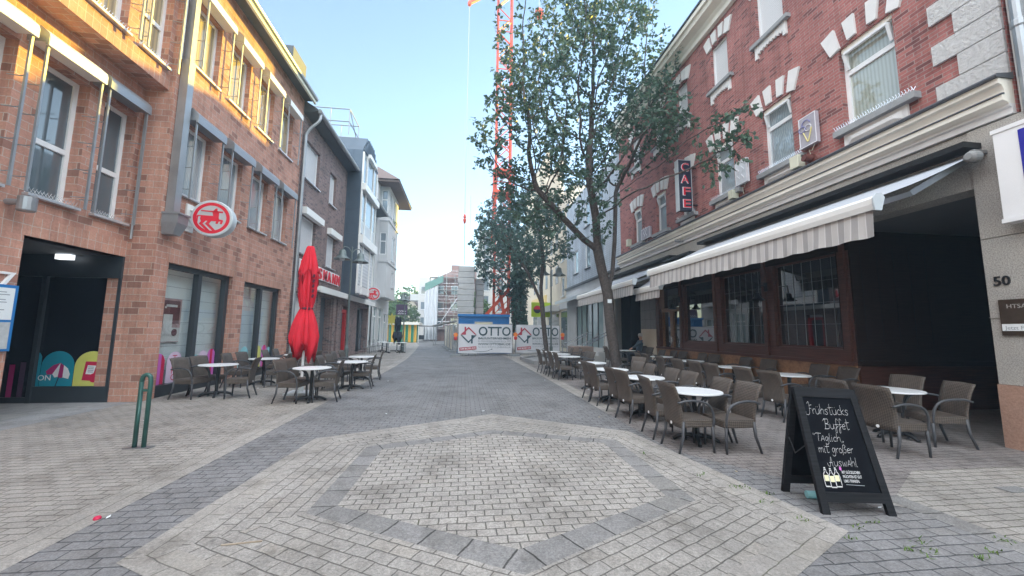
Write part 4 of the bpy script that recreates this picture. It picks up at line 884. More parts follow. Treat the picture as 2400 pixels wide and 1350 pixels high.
mb = MB(); mb.box(9.6,9.7,17.5,20,0,3.95,0); mb.box(8.2,9.7,19.9,20.1,0,3.95,0); mb.box(9.55,9.6,17.8,19.7,0,1.7,1); mb.box(8.6,9.6,19.85,19.898,0,1.7,1); mb.build('alcove_wall', ['concrete_dark','planter_brown'], K)
mb = MB(); mb.box(8.95,9.5,19.82,19.846,1.75,2.75,0); mb.box(9.0,9.45,19.815,19.819,1.8,2.2,1); mb.build('poster', ['poster_dark','decal_red'], K)
# awnings
def awning(y0, y1, xb, zb, zm, vh, label):
    mb = MB(); n = 26; ny = max(6, int((y1-y0)*3)); xm = 7.96
    fnc = lambda t, y: (xm+(xb+.02-xm)*t, y, zm+(zb+.07-zm)*t - .05*math.sin(math.pi*t))
    for j in range(6): 
        t0, t1 = j/6, (j+1)/6; L = math.hypot(xm-xb, zm-zb)
        mb.poly([fnc(t0,y0), fnc(t0,y1), fnc(t1,y1), fnc(t1,y0)], 0, [(y0,-0+y0*0),(y1,0),(y1,0),(y0,0)] if False else [(t0*L,y0),(t0*L,y1),(t1*L,y1),(t1*L,y0)])
    o = mb.build('awning', 'awning_canopy', K, label=label)
    mb = MB(); mb.prism([(-.03,-.10),(.03,-.11),(.05,-.03),(.05,.05),(.0,.10),(-.07,.11),(-.10,.07)], lambda d, z, u: (xb-d, u, zb+z), y0-.06, y1+.06); mb.build('front_bar', 'alu_white', o)
    mb = MB(); mb.prism([(-.06,-.13),(.05,-.13),(.07,-.03),(.07,.05),(.01,.12),(-.08,.13),(-.13,.07)], lambda d, z, u: (xb-d, u, zb+z), y0-.085, y0-.061); mb.build('end_cap', 'sign_side', o); mb = MB(); mb.prism([(-.06,-.13),(.05,-.13),(.07,-.03),(.07,.05),(.01,.12),(-.08,.13),(-.13,.07)], lambda d, z, u: (xb-d, u, zb+z), y1+.061, y1+.085); mb.build('end_cap', 'sign_side', o)
    mb = MB(); m = int((y1-y0)*14); rows = 4; g = []
    for r_ in range(rows+1):
        g.append([(xb+.01 + (.006+.011*(r_/rows))*math.sin(k*.9+.6*math.sin(k*.31))*(r_/rows) - .02*(r_/rows), y0+(y1-y0)*k/m, zb-.10-(vh+.006*math.sin(k*.9))*(r_/rows)) for k in range(m+1)])
    for r_ in range(rows):
        for k in range(m): mb.poly([g[r_][k], g[r_][k+1], g[r_+1][k+1], g[r_+1][k]])
    mb.build('valance', 'awning_valance', o, smooth=True, recalc=False)
    for ya in (y0+.05, y1-.4, (y0+y1)/2):
        mb = MB(); mb.beam((7.96,ya+.1,zm-.06), ((7.96+xb)/2+.2,ya+.35,(zm+zb)/2-.12), .07, .09); mb.beam(((7.96+xb)/2+.2,ya+.35,(zm+zb)/2-.12), (xb+.05,ya+.1,zb-.02), .06, .08); mb.build('arm', 'zinc', o)
    mb = MB(); mb.box(7.62,7.97,y0-.03,y1+.03,zm+.03,zm+.12); mb.build('gap_shade_strip', 'black_metal', o)  # black strip added to stand in for the shaded gap above the canopy
    return o
aw = awning(4.78, 11.62, 5.92, 3.55, 4.50, .40, 'long striped awning over the cafe tables in front')
awning(13.45, 20.4, 6.2, 3.50, 4.42, .40, 'striped awning beyond the tree')
awning(12.1, 13.9, 6.5, 3.18, 4.3, .28, 'short lower awning between the two long ones')
mb = MB(); mb.lathe([(.05,-.1),(.085,-.06),(.09,.05),(.06,.09)], (7.72,4.72,4.36), 14, axis='x'); mb.box(7.7,7.97,4.69,4.75,4.42,4.47); mb.build('bracket', 'concrete_dark', aw)
# things mounted on the facade
cs = thing('cafe_sign', 'tall narrow dark sign reading CAFE standing out from the brick wall', 'sign', (7.6,12.1,5.8))
mb = MB(); mb.bbox(7.28,7.75,12.0,12.18,5.81,7.62,.012); cb = mb.build('sign_body', ['sign_navy'], cs)
mb = MB(); mb.box(7.262,7.28,11.99,12.20,5.80,7.63); mb.box(7.75,7.764,11.99,12.20,5.80,7.63); mb.box(7.28,7.75,11.99,12.20,7.62,7.632); mb.build('edge', 'sign_side', cb)
lm = MB(); lo = MB()
for k, ch in enumerate('CAFE'):
    z = 7.24-k*.435
    merge(lo, text_mb(ch, .42, lambda u, v, d: (7.365+u, 11.998-d, z-.015+v), .006, bold=.02, width=.30)); merge(lm, text_mb(ch, .405, lambda u, v, d: (7.378+u, 11.990-d, z-.009+v), .008, bold=-.004, width=.272))
lo.build('letter_rim', 'neon_white', cb); lm.build('letters', 'sign_red', cb)
mb = MB()
for z in (6.05,7.4): mb.beam((7.75,12.1,z),(8.0,12.1,z), .04)
mb.build('bracket', 'black_metal', cs)
for k, (y0, y1, z0, z1, m, lab) in enumerate(((7.36,7.80,5.98,6.72,'acrylic','clear acrylic neon panel with an ice cream cone, nearest on the brick wall'),(9.55,10.0,5.92,6.62,'acrylic_white','white acrylic neon panel between two cafe windows on the brick wall'),(15.3,16.1,5.72,6.2,'acrylic','wide acrylic neon panel farthest along the brick wall'))):
    n_ = thing('neon_panel', lab, 'sign', (7.9,(y0+y1)/2,z0), 'acrylic neon panels on the brick wall')
    mb = MB(); FR.box(mb, y0, y1, z0, z1, .05, .14); mb.build('panel', m, n_)
    mb = MB()
    for (a, b, c, d) in ((y0,y1,z0,z0+.02),(y0,y1,z1-.02,z1),(y0,y0+.02,z0+.02,z1-.02),(y1-.02,y1,z0+.02,z1-.02)): FR.box(mb, a, b, c, d, .14, .146)
    mb.build('rim', 'neon_white', n_)
    mb = MB(); c_ = (y0+y1)/2
    if k == 0:
        f_ = lambda u, v: FR.p(c_-u, z0+v, .155)
        mb.tube([f_(-.1,.36), f_(.0,.10), f_(.02,.10), f_(.12,.40)], .012, 6, 0); mb.tube([f_(-.12+.09*math.cos(a), .44+.07*math.sin(a)) for a in np.linspace(0,6.2,14)], .010, 5, 1); mb.tube([f_(.03+.08*math.cos(a), .43+.07*math.sin(a)) for a in np.linspace(0,6.2,14)], .010, 5, 2); mb.tube([f_(-.02+.1*math.cos(a), .54+.09*math.sin(a)) for a in np.linspace(0,3.4,10)], .010, 5, 1)
    else:
        f_ = lambda u, v: FR.p(c_-u, z0+v, .155)
        mb.tube([f_(-.1+.05*math.sin(q*1.3), .12+q*.045) for q in range(10)], .010, 5, 2); mb.tube([f_(.08+.05*math.sin(q*1.1+1), .12+q*.045) for q in range(10)], .010, 5, 2)
    mb.build('neon_tube', ['neon_tube','neon_blue','neon_white'], n_)
    mb = MB(); mb.tube([FR.p(c_-.12,z0,.1), FR.p(c_-.02,z0-.12,.08), FR.p(c_+.05,z0-.08,.08), FR.p(c_+.02,z0-.3,.06)], .006, 5); mb.build('cable', 'cream_plastic', n_)
for (y0, y1, z0, z1, lab) in ((7.78,8.02,5.56,5.86,'cream electrical box beside the copper vent on the brick wall'),(10.02,10.22,5.58,5.84,'cream electrical box under the white acrylic panel'),(17.3,17.5,5.75,6.1,'small cream electrical box at the far end of the brick wall')):
    mb = MB(); x = 8.0-.05; mb.bbox(x-.20,x,y0,y1,z0,z1,.012); tag(mb.build('junction_box', 'cream_plastic', None), lab, 'box', 'electrical boxes on the brick wall')
mb = MB(); mb.tube([(7.98,7.55,5.62),(7.86,7.55,5.64)], .13, 16); mb.tube([(7.86,7.55,5.64),(7.7,7.57,5.67)], .085, 16)
for q in range(4): mb.lathe([(.132,0),(.14,.008),(.132,.016)], (7.96-q*.03,7.55,5.622), 16, axis='x')
tag(mb.build('vent_pipe', 'copper_pipe'), 'short copper vent pipe sticking out above the cafe cornice', 'pipe')
for (y, lab) in ((9.75,'dark bell lamp on the post between the two nearest cafe windows'),(14.15,'dark bell lamp beside the wooden cafe door')):
    L_ = thing('wall_lantern', lab, 'lamp', (8.4,y,2.6), 'dark bell lamps on the cafe front')
    mb = MB(); mb.tube([(8.4,y,2.95),(8.15,y,2.98),(8.12,y,2.75)], .018, 7); mb.box(8.38,8.41,y-.05,y+.05,2.8,3.05); mb.build('arm', 'black_metal', L_)
    mb = MB(); mb.lathe([(.03,.22),(.06,.2),(.08,.1),(.16,.02),(.2,0.0),(.18,0.0),(.07,.09)], (8.12,y,2.55), 18); mb.build('lamp_shade', 'black_metal', L_, smooth=True)
mb = MB(); mb.box(7.9,7.97,12.9,13.0,4.95,5.1); mb.lathe([(.05,-.12),(.06,.08)], (7.75,12.95,4.98), 12, axis='x'); tag(mb.build('security_camera', 'zinc'), 'small grey camera under the cafe cornice', 'camera')
ct = MB(); ct.tube([(7.96,12.2,5.9),(7.95,12.3,5.5),(7.72,12.5,5.46),(7.70,12.6,5.2),(7.75,12.7,4.95)], .008, 5); ct.tube([(7.96,12.5,5.9),(7.95,12.2,5.56),(7.73,12.0,5.47),(7.75,12.0,5.1)], .008, 5); ct.build('cable', 'cream_plastic', cs)
# neighbour on the near right with its light box
N = thing('plaster_neighbour_house', 'pale plastered house at the right edge with a thick rain pipe', 'building', (8.0,4.3,0))
mb = MB(); mb.box(8.03,15,-12,4.33,0,12.5); mb.build('wall', 'plaster_white', N)
mb = MB(); mb.tube([(7.93,4.18,4.8),(7.93,4.18,12.5)], .07, 12); mb.lathe([(.075,0),(.085,.02),(.085,.1),(.075,.12)], (7.93,4.18,6.1), 12); mb.build('downpipe', 'zinc', N)
lb = thing('light_box', 'white sign box with a blue face above the granite pillar', 'sign', (7.5,4.4,3.4))
mb = MB(); mb.box(7.75,7.93,2.6,4.50,3.31,4.60); mb.box(7.735,7.94,2.6,4.515,4.60,4.66); mb.box(7.735,7.94,2.6,4.515,3.25,3.31); ob_ = mb.build('casing', 'sign_white', lb)
mb = MB(); mb.box(7.742,7.749,2.7,4.24,3.38,4.54); mb.build('face', 'sign_blue', ob_)
# ------------------------------------------------------------------ right, farther: blue clad house, cream houses
H2 = thing('blue_clad_house', 'house clad in pale blue boards above a glazed shop with an outside stair', 'building', (8.0,18.7,0))
mb = MB(); mb.box(8.45,14,18.75,29.15,0,4.9); mb.build('core', 'interior_dark', H2)
w2 = [(21.2,22.2,5.8,7.5),(23.6,24.6,5.8,7.5),(26.2,27.2,5.8,7.5),(21.2,22.2,8.6,10.3),(23.6,24.6,8.6,10.3),(26.2,27.2,8.6,10.3)]
mb = MB(); FR.wall(mb, 18.72, 29.2, 4.95, 11.4, [w+(.15,) for w in w2]); mb.poly([(8,29.2,0),(14,29.2,0),(14,29.2,11.4),(8,29.2,11.4)]); mb.poly([(8,18.72,11.4),(14,18.72,11.4),(14,29.2,11.4),(8,29.2,11.4)]); mb.poly([(8,18.72,5),(14,18.72,5),(14,18.72,11.4),(8,18.72,11.4)]); mb.build('wall', 'siding_blue', H2)
for w in w2: window(H2, FR, *w, -.12, .08, pane='glass_sky', sill=(.08,.06,.08), sillmat='zinc_dark')
mb = MB(); FR.box(mb, 18.72, 29.2, 4.82, 4.95, -.1, .22, 0); FR.box(mb, 18.72, 29.2, 4.1, 4.82, -.1, .06, 1); FR.box(mb, 18.72, 29.2, 3.4, 4.1, -.1, .0, 2); FR.box(mb, 26.8, 29.2, 0, 3.4, -.3, .0, 2); FR.box(mb, 20.1, 21.3, 0, 3.4, -.3, .03, 3); FR.box(mb, 21.3, 26.8, 0, .7, -.3, .0, 2); mb.build('fascia', ['zinc_dark','plaster_pale','concrete','plaster_white'], H2)
mb = MB()
for q in range(6): FR.box(mb, 21.32+q*1.08, 21.40+q*1.08, .7, 3.4, -.14, -.04)
sh = mb.build('shop_window', 'dark_frame', H2); mb = MB(); FR.box(mb, 21.3, 26.8, .7, 3.4, -.1, -.09); mb.build('pane', 'glass_front', sh)
mb = MB(); mb.prism([(0,4.25),(.9,3.95),(.9,3.72),(.86,3.72),(.86,3.9),(0,4.15)], lambda d, z, u: FR.p(u, z, d), 22.4, 29.6); mb.build('canopy', 'sign_side', H2)
mb = MB()
for q in range(4): mb.box(6.6+q*.35, 8.0, 20.3, 23.2, q*.17, (q+1)*.17)
mb.build('stair', 'concrete', H2)
for (y, lab) in ((23.3,'steel stair rail farther from the camera at the shop stair'),(20.2,'steel stair rail nearer the camera at the shop stair')):
    hr = thing('stair_rail', lab, 'handrail', (6.4,y,0), 'steel rails beside the shop stair')
    mb = MB()
    for dz in (.95,.78): mb.tube([(6.2,y,dz),(6.35,y,dz),(7.7,y,dz+.66),(7.95,y,dz+.66)], .024, 8)
    mb.build('rail', 'steel', hr); mb = MB(); mb.tube([(6.35,y,0),(6.35,y,.95)], .024, 8); mb.tube([(7.6,y,.6),(7.6,y,1.55)], .024, 8); mb.build('post', 'steel', hr)
def block(name, label, x0, x1, y0, y1, h, mat, facade, rows, cols, fz=(4.6,3.0), wh=(1.0,1.6), pane='glass_sky', extra=None):
    b = thing(name, label, 'building', ((x0+x1)/2, y0, 0))
    F = Face('x', x0 if facade == 'L' else x1, -1 if facade == 'L' else 1) if facade in 'LR' else Face('y', y0, -1)
    u0, u1 = (y0, y1) if facade in 'LR' else (x0, x1)
    ws = []
    for r_ in range(rows):
        for c in range(cols):
            u = u0+(u1-u0)*(c+.5)/cols; ws.append((u-wh[0]/2, u+wh[0]/2, fz[0]+r_*fz[1], fz[0]+r_*fz[1]+wh[1]))
    mb = MB(); F.wall(mb, u0, u1, 0, h, [w+(.15,) for w in ws])
    q = [(x0,y0),(x1,y0),(x1,y1),(x0,y1)]
    for k in range(4):
        if (facade == 'L' and k == 3) or (facade == 'R' and k == 1) or (facade == 'F' and k == 0): continue
        a, c = q[k], q[(k+1) % 4]; mb.poly([(*a,0),(*c,0),(*c,h),(*a,h)])
    mb.poly([(*p,h) for p in q]); mb.build('wall', mat, b)
    for w in ws: window(b, F, *w, -.12, .08, pane=pane, sill=(.05,.06,.06))
    return b, F
H3, F3 = block('cream_house', 'cream rendered house beyond the blue clad one', 8.3, 10.3, 29.22, 32.5, 13.5, 'plaster_cream', 'L', 3, 2)
mb = MB(); F3.box(mb, 29.24, 32.5, 3.5, 4.0, 0, .12); F3.box(mb, 29.6, 32.2, .3, 3.3, -.0, .01, 1); mb.build('shop_front', ['plaster_white','glass_dark'], H3)
H4, F4 = block('tall_cream_house', 'tall cream house farther along with a yellow shop fascia', 8.66, 18, 32.52, 46, 11.8, 'plaster_cream', 'L', 2, 6)
mb = MB(); mb.box(8.3,8.655,32.52,38,0,17.2); mb.box(8.3,8.655,38.005,51.5,0,20.5); F4 = Face('x', 8.3, -1)  # thin front raised above the roof, shaped to block the low sun
[F4.box(mb, 33.2+q*2.2, 34.2+q*2.2, 5.9+r_*3.1, 7.5+r_*3.1, .0, .02, 1) for q in range(6) for r_ in range(3)]
mb.build('sun_block_front', ['plaster_cream','glass_sky'], H4)
mb = MB(); F4.box(mb, 38, 46, 4.1, 5.3, 0, .15, 0); F4.box(mb, 32.6, 37.8, 3.4, 3.9, 0, .9, 1); F4.box(mb, 33, 37, .2, 3.2, 0, .01, 2); F4.box(mb, 39, 45.5, .2, 3.4, 0, .01, 2); mb.build('fascia', ['plaster_yellow','plaster_white','glass_dark'], H4)
ls = thing('lime_sign', 'lime green box sign with a round badge beside the crane base', 'sign', (6.8,35,2.8))
mb = MB(); mb.box(6.2,8.0,35.0,35.12,2.95,4.3,0); mb.lathe([(.36,-.02),(.36,0)], (6.75,35.0,3.65), 20, 1, axis='y'); mb.prism([(6.75+.34*math.cos(a), 3.65+.34*math.sin(a)) for a in np.linspace(0,math.pi,12)], lambda u, z, d: (u, 34.97-d, z), 0, .01, 2); mb.build('panel', ['lime_sign','sign_navy','sign_red'], ls)
mb = MB(); mb.beam((7.9,35.06,2.6),(8.3,35.06,2.6),.06); mb.beam((7.9,35.06,4.0),(8.3,35.06,4.0),.06); mb.build('bracket', 'grey_metal', ls)
# ------------------------------------------------------------------ chairs and tables
def make_chair():
    c = thing('wicker_chair', '', 'chair')
    mb = MB(); bm = bmesh.new(); bmesh.ops.create_cube(bm, size=1)
    for v in bm.verts: v.co = (.015+v.co.x*.47, v.co.y*(.50 if v.co.x > 0 else .47), .395+v.co.z*.11)
    bmesh.ops.bevel(bm, geom=list(bm.edges), offset=.018, segments=2, profile=.5, affect='EDGES'); mb.frombm(bm); mb.build('seat', 'wicker', c, smooth=False)
    # back: a bent panel, thin at the rim
    mb = MB(); nu, nv = 8, 8; g = {}
    for side in (0, 1):
        for i in range(nu+1):
            for j in range(nv+1):
                u = -1+2*i/nu; t = j/nv; z = .33+.60*t
                x = -.215-.045*t-.075*t*t+.02*math.sin(math.pi*t) - .018*(1-u*u)
                w = .232+.025*t; zz = z-(.012*u*u if j == nv else 0)
                g[side, i, j] = len(mb.v); mb.v.append((x+(.016 if side else -.016)*(1 if 0 < i < nu and 0 < j < nv else .55), u*w, zz))
    for i in range(nu):
        for j in range(nv):
            mb.f.append((g[0,i,j],g[0,i,j+1],g[0,i+1,j+1],g[0,i+1,j])); mb.f.append((g[1,i,j],g[1,i+1,j],g[1,i+1,j+1],g[1,i,j+1])); mb.mi += [0,0]
    for i in range(nu):
        for j in (0, nv): mb.f.append((g[0,i,j],g[0,i+1,j],g[1,i+1,j],g[1,i,j])); mb.mi.append(0)
    for j in range(nv):
        for i in (0, nu): mb.f.append((g[0,i,j],g[1,i,j],g[1,i,j+1],g[0,i,j+1])); mb.mi.append(0)
    mb.build('backrest', 'wicker', c, smooth=True)
    mb = MB(); mb.lathe([(.022,-.003),(.022,.003)], (-.252,0,.365), 10, axis='x'); mb.build('name_tag', 'sign_white', c)
    for s in (-1, 1):
        mb = MB(); mb.tube([(.215,s*.232,.40),(.222,s*.235,.2),(.225,s*.238,0)], [.021,.019,.015], 8); mb.build('leg', 'chair_leg', c, smooth=True)
        mb = MB(); mb.tube([(-.20,s*.225,.42),(-.215,s*.232,.22),(-.285,s*.243,0)], [.022,.020,.015], 8); mb.build('leg', 'chair_leg', c, smooth=True)
        mb = MB(); mb.tube(curve([(-.285,s*.245,.665),(-.15,s*.272,.70),(.03,s*.276,.69),(.15,s*.275,.64),(.21,s*.268,.54),(.222,s*.255,.42),(.222,s*.245,.36)], 4), .017, 7); mb.build('armrest', 'chair_leg', c, smooth=True)
    return c
def make_table():
    t = thing('cafe_table', '', 'table')
    mb = MB(); mb.lathe([(.385,.722),(.40,.728),(.40,.744),(.395,.749)], n=40); mb.build('table_top', 'table_white', t)
    mb = MB(); mb.lathe([(.034,.09),(.034,.70),(.11,.712),(.11,.722)], n=14); mb.build('column', 'black_metal', t)
    mb = MB()
    for k in range(4):
        a = k*math.pi/2+.5; ca, sa = math.cos(a), math.sin(a)
        pts = curve([(0,0,.085),(.12,0,.088),(.24,0,.062),(.32,0,.018)], 4)
        mb.tube([(p[0]*ca, p[0]*sa, p[2]) for p in pts], [.036-.010*i/(len(pts)-1) for i in range(len(pts))], 7)
        mb.lathe([(.03,0),(.03,.012)], (.315*ca,.315*sa,0), 8)
    mb.lathe([(.06,.07),(.06,.11),(.035,.125)], n=14); mb.build('foot', 'black_metal', t, smooth=True)
    return t
CH = make_chair(); TB = make_table(); first = {'c': True, 't': True}
def put(kind, x, y, rz, label, group, z=0.0):
    src = CH if kind == 'c' else TB
    if first[kind]:
        first[kind] = False; src.location = (x, y, z); src.rotation_euler = (0,0,rz); src['label'] = label; src['group'] = group; return src
    return dup(src, (x, y, z), rz, label, group)
RND = random.Random(11)
GR = 'wicker chairs on the right hand terrace'; GL = 'wicker chairs on the left hand terrace'; GT = 'round white cafe tables'
def cset(tname, tlab, tx, ty, left, right, group, z=0.0):
    """a table with the chairs on its street-side (facing +x) and house-side (facing -x), given as (x, y, turn)"""
    put('t', tx, ty, RND.uniform(0,1.5), tlab, GT, z)
    for side, arr in zip((('west','facing right'),('east','facing left')), (left, right)):
        arr = sorted(arr, key=lambda a: a[1])
        for i, q in enumerate(arr):
            x, y, tr = q
            word = ('nearer' if i == 0 else 'farther') if len(arr) == 2 else 'only'
            put('c', x+RND.uniform(-.03,.03), y+RND.uniform(-.02,.02), (0 if side[0] == 'west' else math.pi)+R(tr)+R(RND.uniform(-6,6)), f'{word} wicker chair {side[1]} at the {tname}', group, z)
# right terrace, row along the street
cset('front table beside the paving star','round white table nearest the camera beside the paving star',3.52,5.62,[(3.20,5.27,0),(3.21,5.95,-2)],[(3.78,5.20,-4),(3.78,5.76,0)],GR)
cset('second table of the street row','round white table, second along the right street row',3.55,7.35,[(3.22,7.06,2),(3.22,7.58,0)],[(3.83,6.72,0),(3.83,7.30,2)],GR)
cset('third table of the street row','round white table, third along the right street row',3.52,8.95,[(3.22,8.64,0),(3.24,9.17,3)],[(3.88,8.36,0),(3.88,8.95,0)],GR)
cset('fourth table, left of the tree','round white table just left of the big tree trunk',3.70,10.85,[],[(4.75,10.55,25)],GR)
cset('nearest table behind the tree kerb','round white table nearest in the group before the site banners',3.78,13.6,[(3.42,13.03,0),(3.38,13.62,0)],[(4.25,13.25,0),(4.28,13.95,0)],GR)
cset('middle table before the site banners','middle round white table of the group before the site banners',3.85,15.1,[(3.36,14.5,0),(3.30,15.2,0)],[(4.4,15.3,0)],GR)
cset('farthest table before the site banners','farthest round white table of the group before the site banners',3.85,16.8,[],[(4.5,16.7,0),(4.95,17.2,0)],GR)
# row under the awning
cset('table behind the chalkboard','round white table behind the chalkboard near the granite pillar',6.90,5.55,[(6.02,4.83,4),(6.15,5.55,0)],[(7.42,5.95,6),(7.12,5.14,-16)],GR)
cset('table under the nearest cafe window','round white table under the nearest cafe window',7.05,7.7,[(6.12,6.88,0),(6.10,7.50,0)],[(7.95,7.48,0),(7.98,8.15,0)],GR)
cset('table under the middle cafe window','round white table under the middle cafe window',7.10,9.5,[(6.12,8.60,0),(6.12,9.26,0)],[(7.98,9.65,0),(7.98,10.6,0)],GR)
cset('table under the farthest cafe window','round white table under the farthest cafe window',7.20,11.6,[(6.12,10.12,0),(6.2,11.15,0)],[(7.98,11.95,0),(7.98,12.6,0)],GR)
cset('table before the cafe door','round white table in front of the wooden cafe door',7.3,13.6,[(6.38,12.42,0),(6.38,13.0,0)],[(7.95,13.75,0),(7.95,14.4,0)],GR)
cset('table of the seated man','round white table in front of the seated man',7.25,16.6,[(6.7,15.9,0),(6.6,16.6,0)],[(7.6,15.6,0)],GR,.08)
put('c', 8.05, 17.0, math.pi+R(14), 'brown wicker chair with a man in sunglasses sitting on it', GR, .08)
put('c', 5.6, 17.3, 0, 'brown wicker chair right behind the tree trunk by the planter', GR)
put('c', 7.75, 14.95, math.pi, 'brown wicker chair against the wall beside the cafe door post', GR)
# left terrace
cset('first table under the shop windows','round white table nearest under the left shop windows',-5.85,10.25,[(-6.28,10.0,-8),(-6.22,10.62,-4)],[(-5.25,10.05,5)],GL)
cset('second table under the shop windows','round white table, second under the left shop windows',-5.8,12.3,[(-6.25,11.8,0),(-6.2,12.42,0)],[(-5.22,11.85,0)],GL)
cset('third table under the shop windows','round white table, third under the left shop windows',-5.65,14.2,[(-6.15,13.7,0),(-6.15,14.45,0)],[(-5.05,13.6,0)],GL)
cset('table before the red umbrella','round white table right in front of the red umbrella',-3.40,9.42,[(-3.78,9.33,-3),(-3.80,9.93,0)],[(-3.08,9.40,4)],GL)
cset('table right of the red umbrella','round white table behind and right of the red umbrella',-3.0,11.2,[(-3.48,10.98,0),(-3.46,11.58,0)],[(-2.80,11.45,6)],GL)
cset('last table of the kerb row on the left','round white table, last of the left kerb row',-3.28,13.25,[(-3.75,12.95,0),(-3.72,13.58,0)],[(-2.92,13.32,6)],GL)
# far left: pale metal chairs and tables
def metal_chair(x, y, rz, label):
    c = thing('metal_chair', label, 'chair', (0,0,0), 'pale metal chairs by the far left houses')
    mb = MB(); mb.box(-.22,.22,-.22,.22,.42,.45); mb.v = list(mb.v); mb.build('seat', 'grey_metal', c)
    mb = MB(); mb.xform(Matrix.Identity(4)); [mb.beam((-.22-.02*k/6, -.2, .5+.06*k), (-.22-.02*k/6, .2, .5+.06*k), .012, .03) for k in range(7)]; mb.build('backrest', 'grey_metal', c)
    for sx, sy in ((1,1),(1,-1),(-1,1),(-1,-1)):
        m = MB(); m.tube([(sx*.2,sy*.21,.9 if sx < 0 else .45),(sx*.22,sy*.22,0)], .014, 6); m.build('leg', 'steel', c)
    c.location = (x,y,0); c.rotation_euler = (0,0,rz); return c
mc = metal_chair(-6.4, 27.2, 0, 'nearest pale metal chair against the far left shop')
for x, y, rz, l in ((-6.35,28.3,0,'second pale metal chair against the far left shop'),(-6.3,29.4,0,'third pale metal chair against the far left shop'),(-6.2,30.5,0,'farthest pale metal chair in the row by the far left shop'),(-5.6,29.0,math.pi,'pale metal chair facing the far left shop at the small table'),(-4.4,29.2,math.pi,'pale metal chair beside the navy umbrella')): dup(mc, (x,y,0), rz, l)
put('t', -5.3, 28.0, .3, 'round white table far left, beside the pale metal chairs', GT); put('t', -4.35, 28.3, .9, 'round white table far left, under the navy umbrella', GT); put('t', -5.95, 29.8, .9, 'round white table far left, among the pale metal chairs', GT)
# ------------------------------------------------------------------ umbrellas
def closed_umbrella(name, label, loc, H, r, mat, tie_z, hem, n=144, folds=11, seed=1, base=True, pole='sign_white', tie='cloth_tie'):
    u = thing(name, label, 'umbrella', loc); x, y, _ = loc; rd = random.Random(seed); ph = [rd.uniform(0, 6.28) for _ in range(6)]
    def fold(amp, jag=0):
        def f(a, k):
            s = 1+amp*math.sin(folds*a+ph[0]+.5*math.sin(2*a+ph[1]))+amp*.6*math.sin((folds-3)*a+ph[2])+amp*.38*math.sin(folds*2.0*a+ph[4]+k*.5)
            return (max(.35, s), jag*(abs(math.sin(2.5*a+ph[3]))-.5)*(1 if k == 0 else .3 if k == 1 else 0))
        return f
    mb = MB(); mb.lathe([(r*.74,hem-.04),(r*.88,hem+.20),(r*.92,hem+.42),(r*.74,hem+.74),(r*.52,tie_z-.14),(r*.37,tie_z),(r*.44,tie_z+.10)], (x,y,0), n, fold=fold(.15,.50)); mb.build('lower_cloth', mat, u, smooth=True)
    mb = MB(); mb.lathe([(r*.38,tie_z+.02),(r*.50,tie_z+.16),(r*.60,tie_z+.45),(r*.60,tie_z+.95),(r*.42,tie_z+1.15)], (x,y,0), n, fold=fold(.13,.0)); mb.build('middle_cloth', mat, u, smooth=True)
    mb = MB(); mb.lathe([(r*.67,tie_z+(H-tie_z)*.47),(r*.63,tie_z+(H-tie_z)*.58),(r*.46,tie_z+(H-tie_z)*.78),(r*.27,H-.05),(r*.21,H-.01),(.001,H)], (x,y,0), n, fold=lambda a, k: fold(.13,.42)(a, k) if k < 3 else fold(.07)(a, k)[0]); mb.build('top_cloth', mat, u, smooth=True)
    mb = MB(); mb.lathe([(r*.41,tie_z-.03),(r*.44,tie_z),(r*.41,tie_z+.035)], (x,y,0), 30, fold=lambda a, k: 1+.06*math.sin(7*a)); mb.build('tie_strap', tie, u, smooth=True)
    mb = MB(); mb.tube([(x,y,.05),(x,y,H-.06)], .032, 12); mb.build('pole', pole, u)
    mb = MB()
    if base: mb.box(x-.3,x+.3,y-.3,y+.3,0,.05); mb.lathe([(.06,.05),(.05,.35)], (x,y,0), 14)
    else:
        for a in (0,1.57,3.14,4.71): mb.beam((x,y,.06),(x+.5*math.cos(a),y+.5*math.sin(a),.03), .06)
    mb.build('base', 'sign_side' if base else 'black_metal', u); return u
ru = closed_umbrella('red_umbrella','tall closed red umbrella tied at the waist among the left tables',(-4.03,10.5,0),3.79,.325,'cloth_red',2.14,1.02)
closed_umbrella('navy_umbrella','closed dark navy umbrella at the far left tables',(-5.0,30.5,0),2.62,.36,'cloth_navy',1.45,.75,n=60,folds=7,seed=5,base=False,pole='black_metal',tie='cloth_navy')
lt_ = MB(); # dark lettering on the folded cloth of the red umbrella
for k in range(5):
    z = 2.42+k*.13
    for s in (-1, 1): lt_.beam((-4.03+s*.175, 10.5-.17, z), (-4.03+s*.19, 10.5-.14, z+.08), .018, .05)
lt_.build('letters', 'cloth_tie', ru)
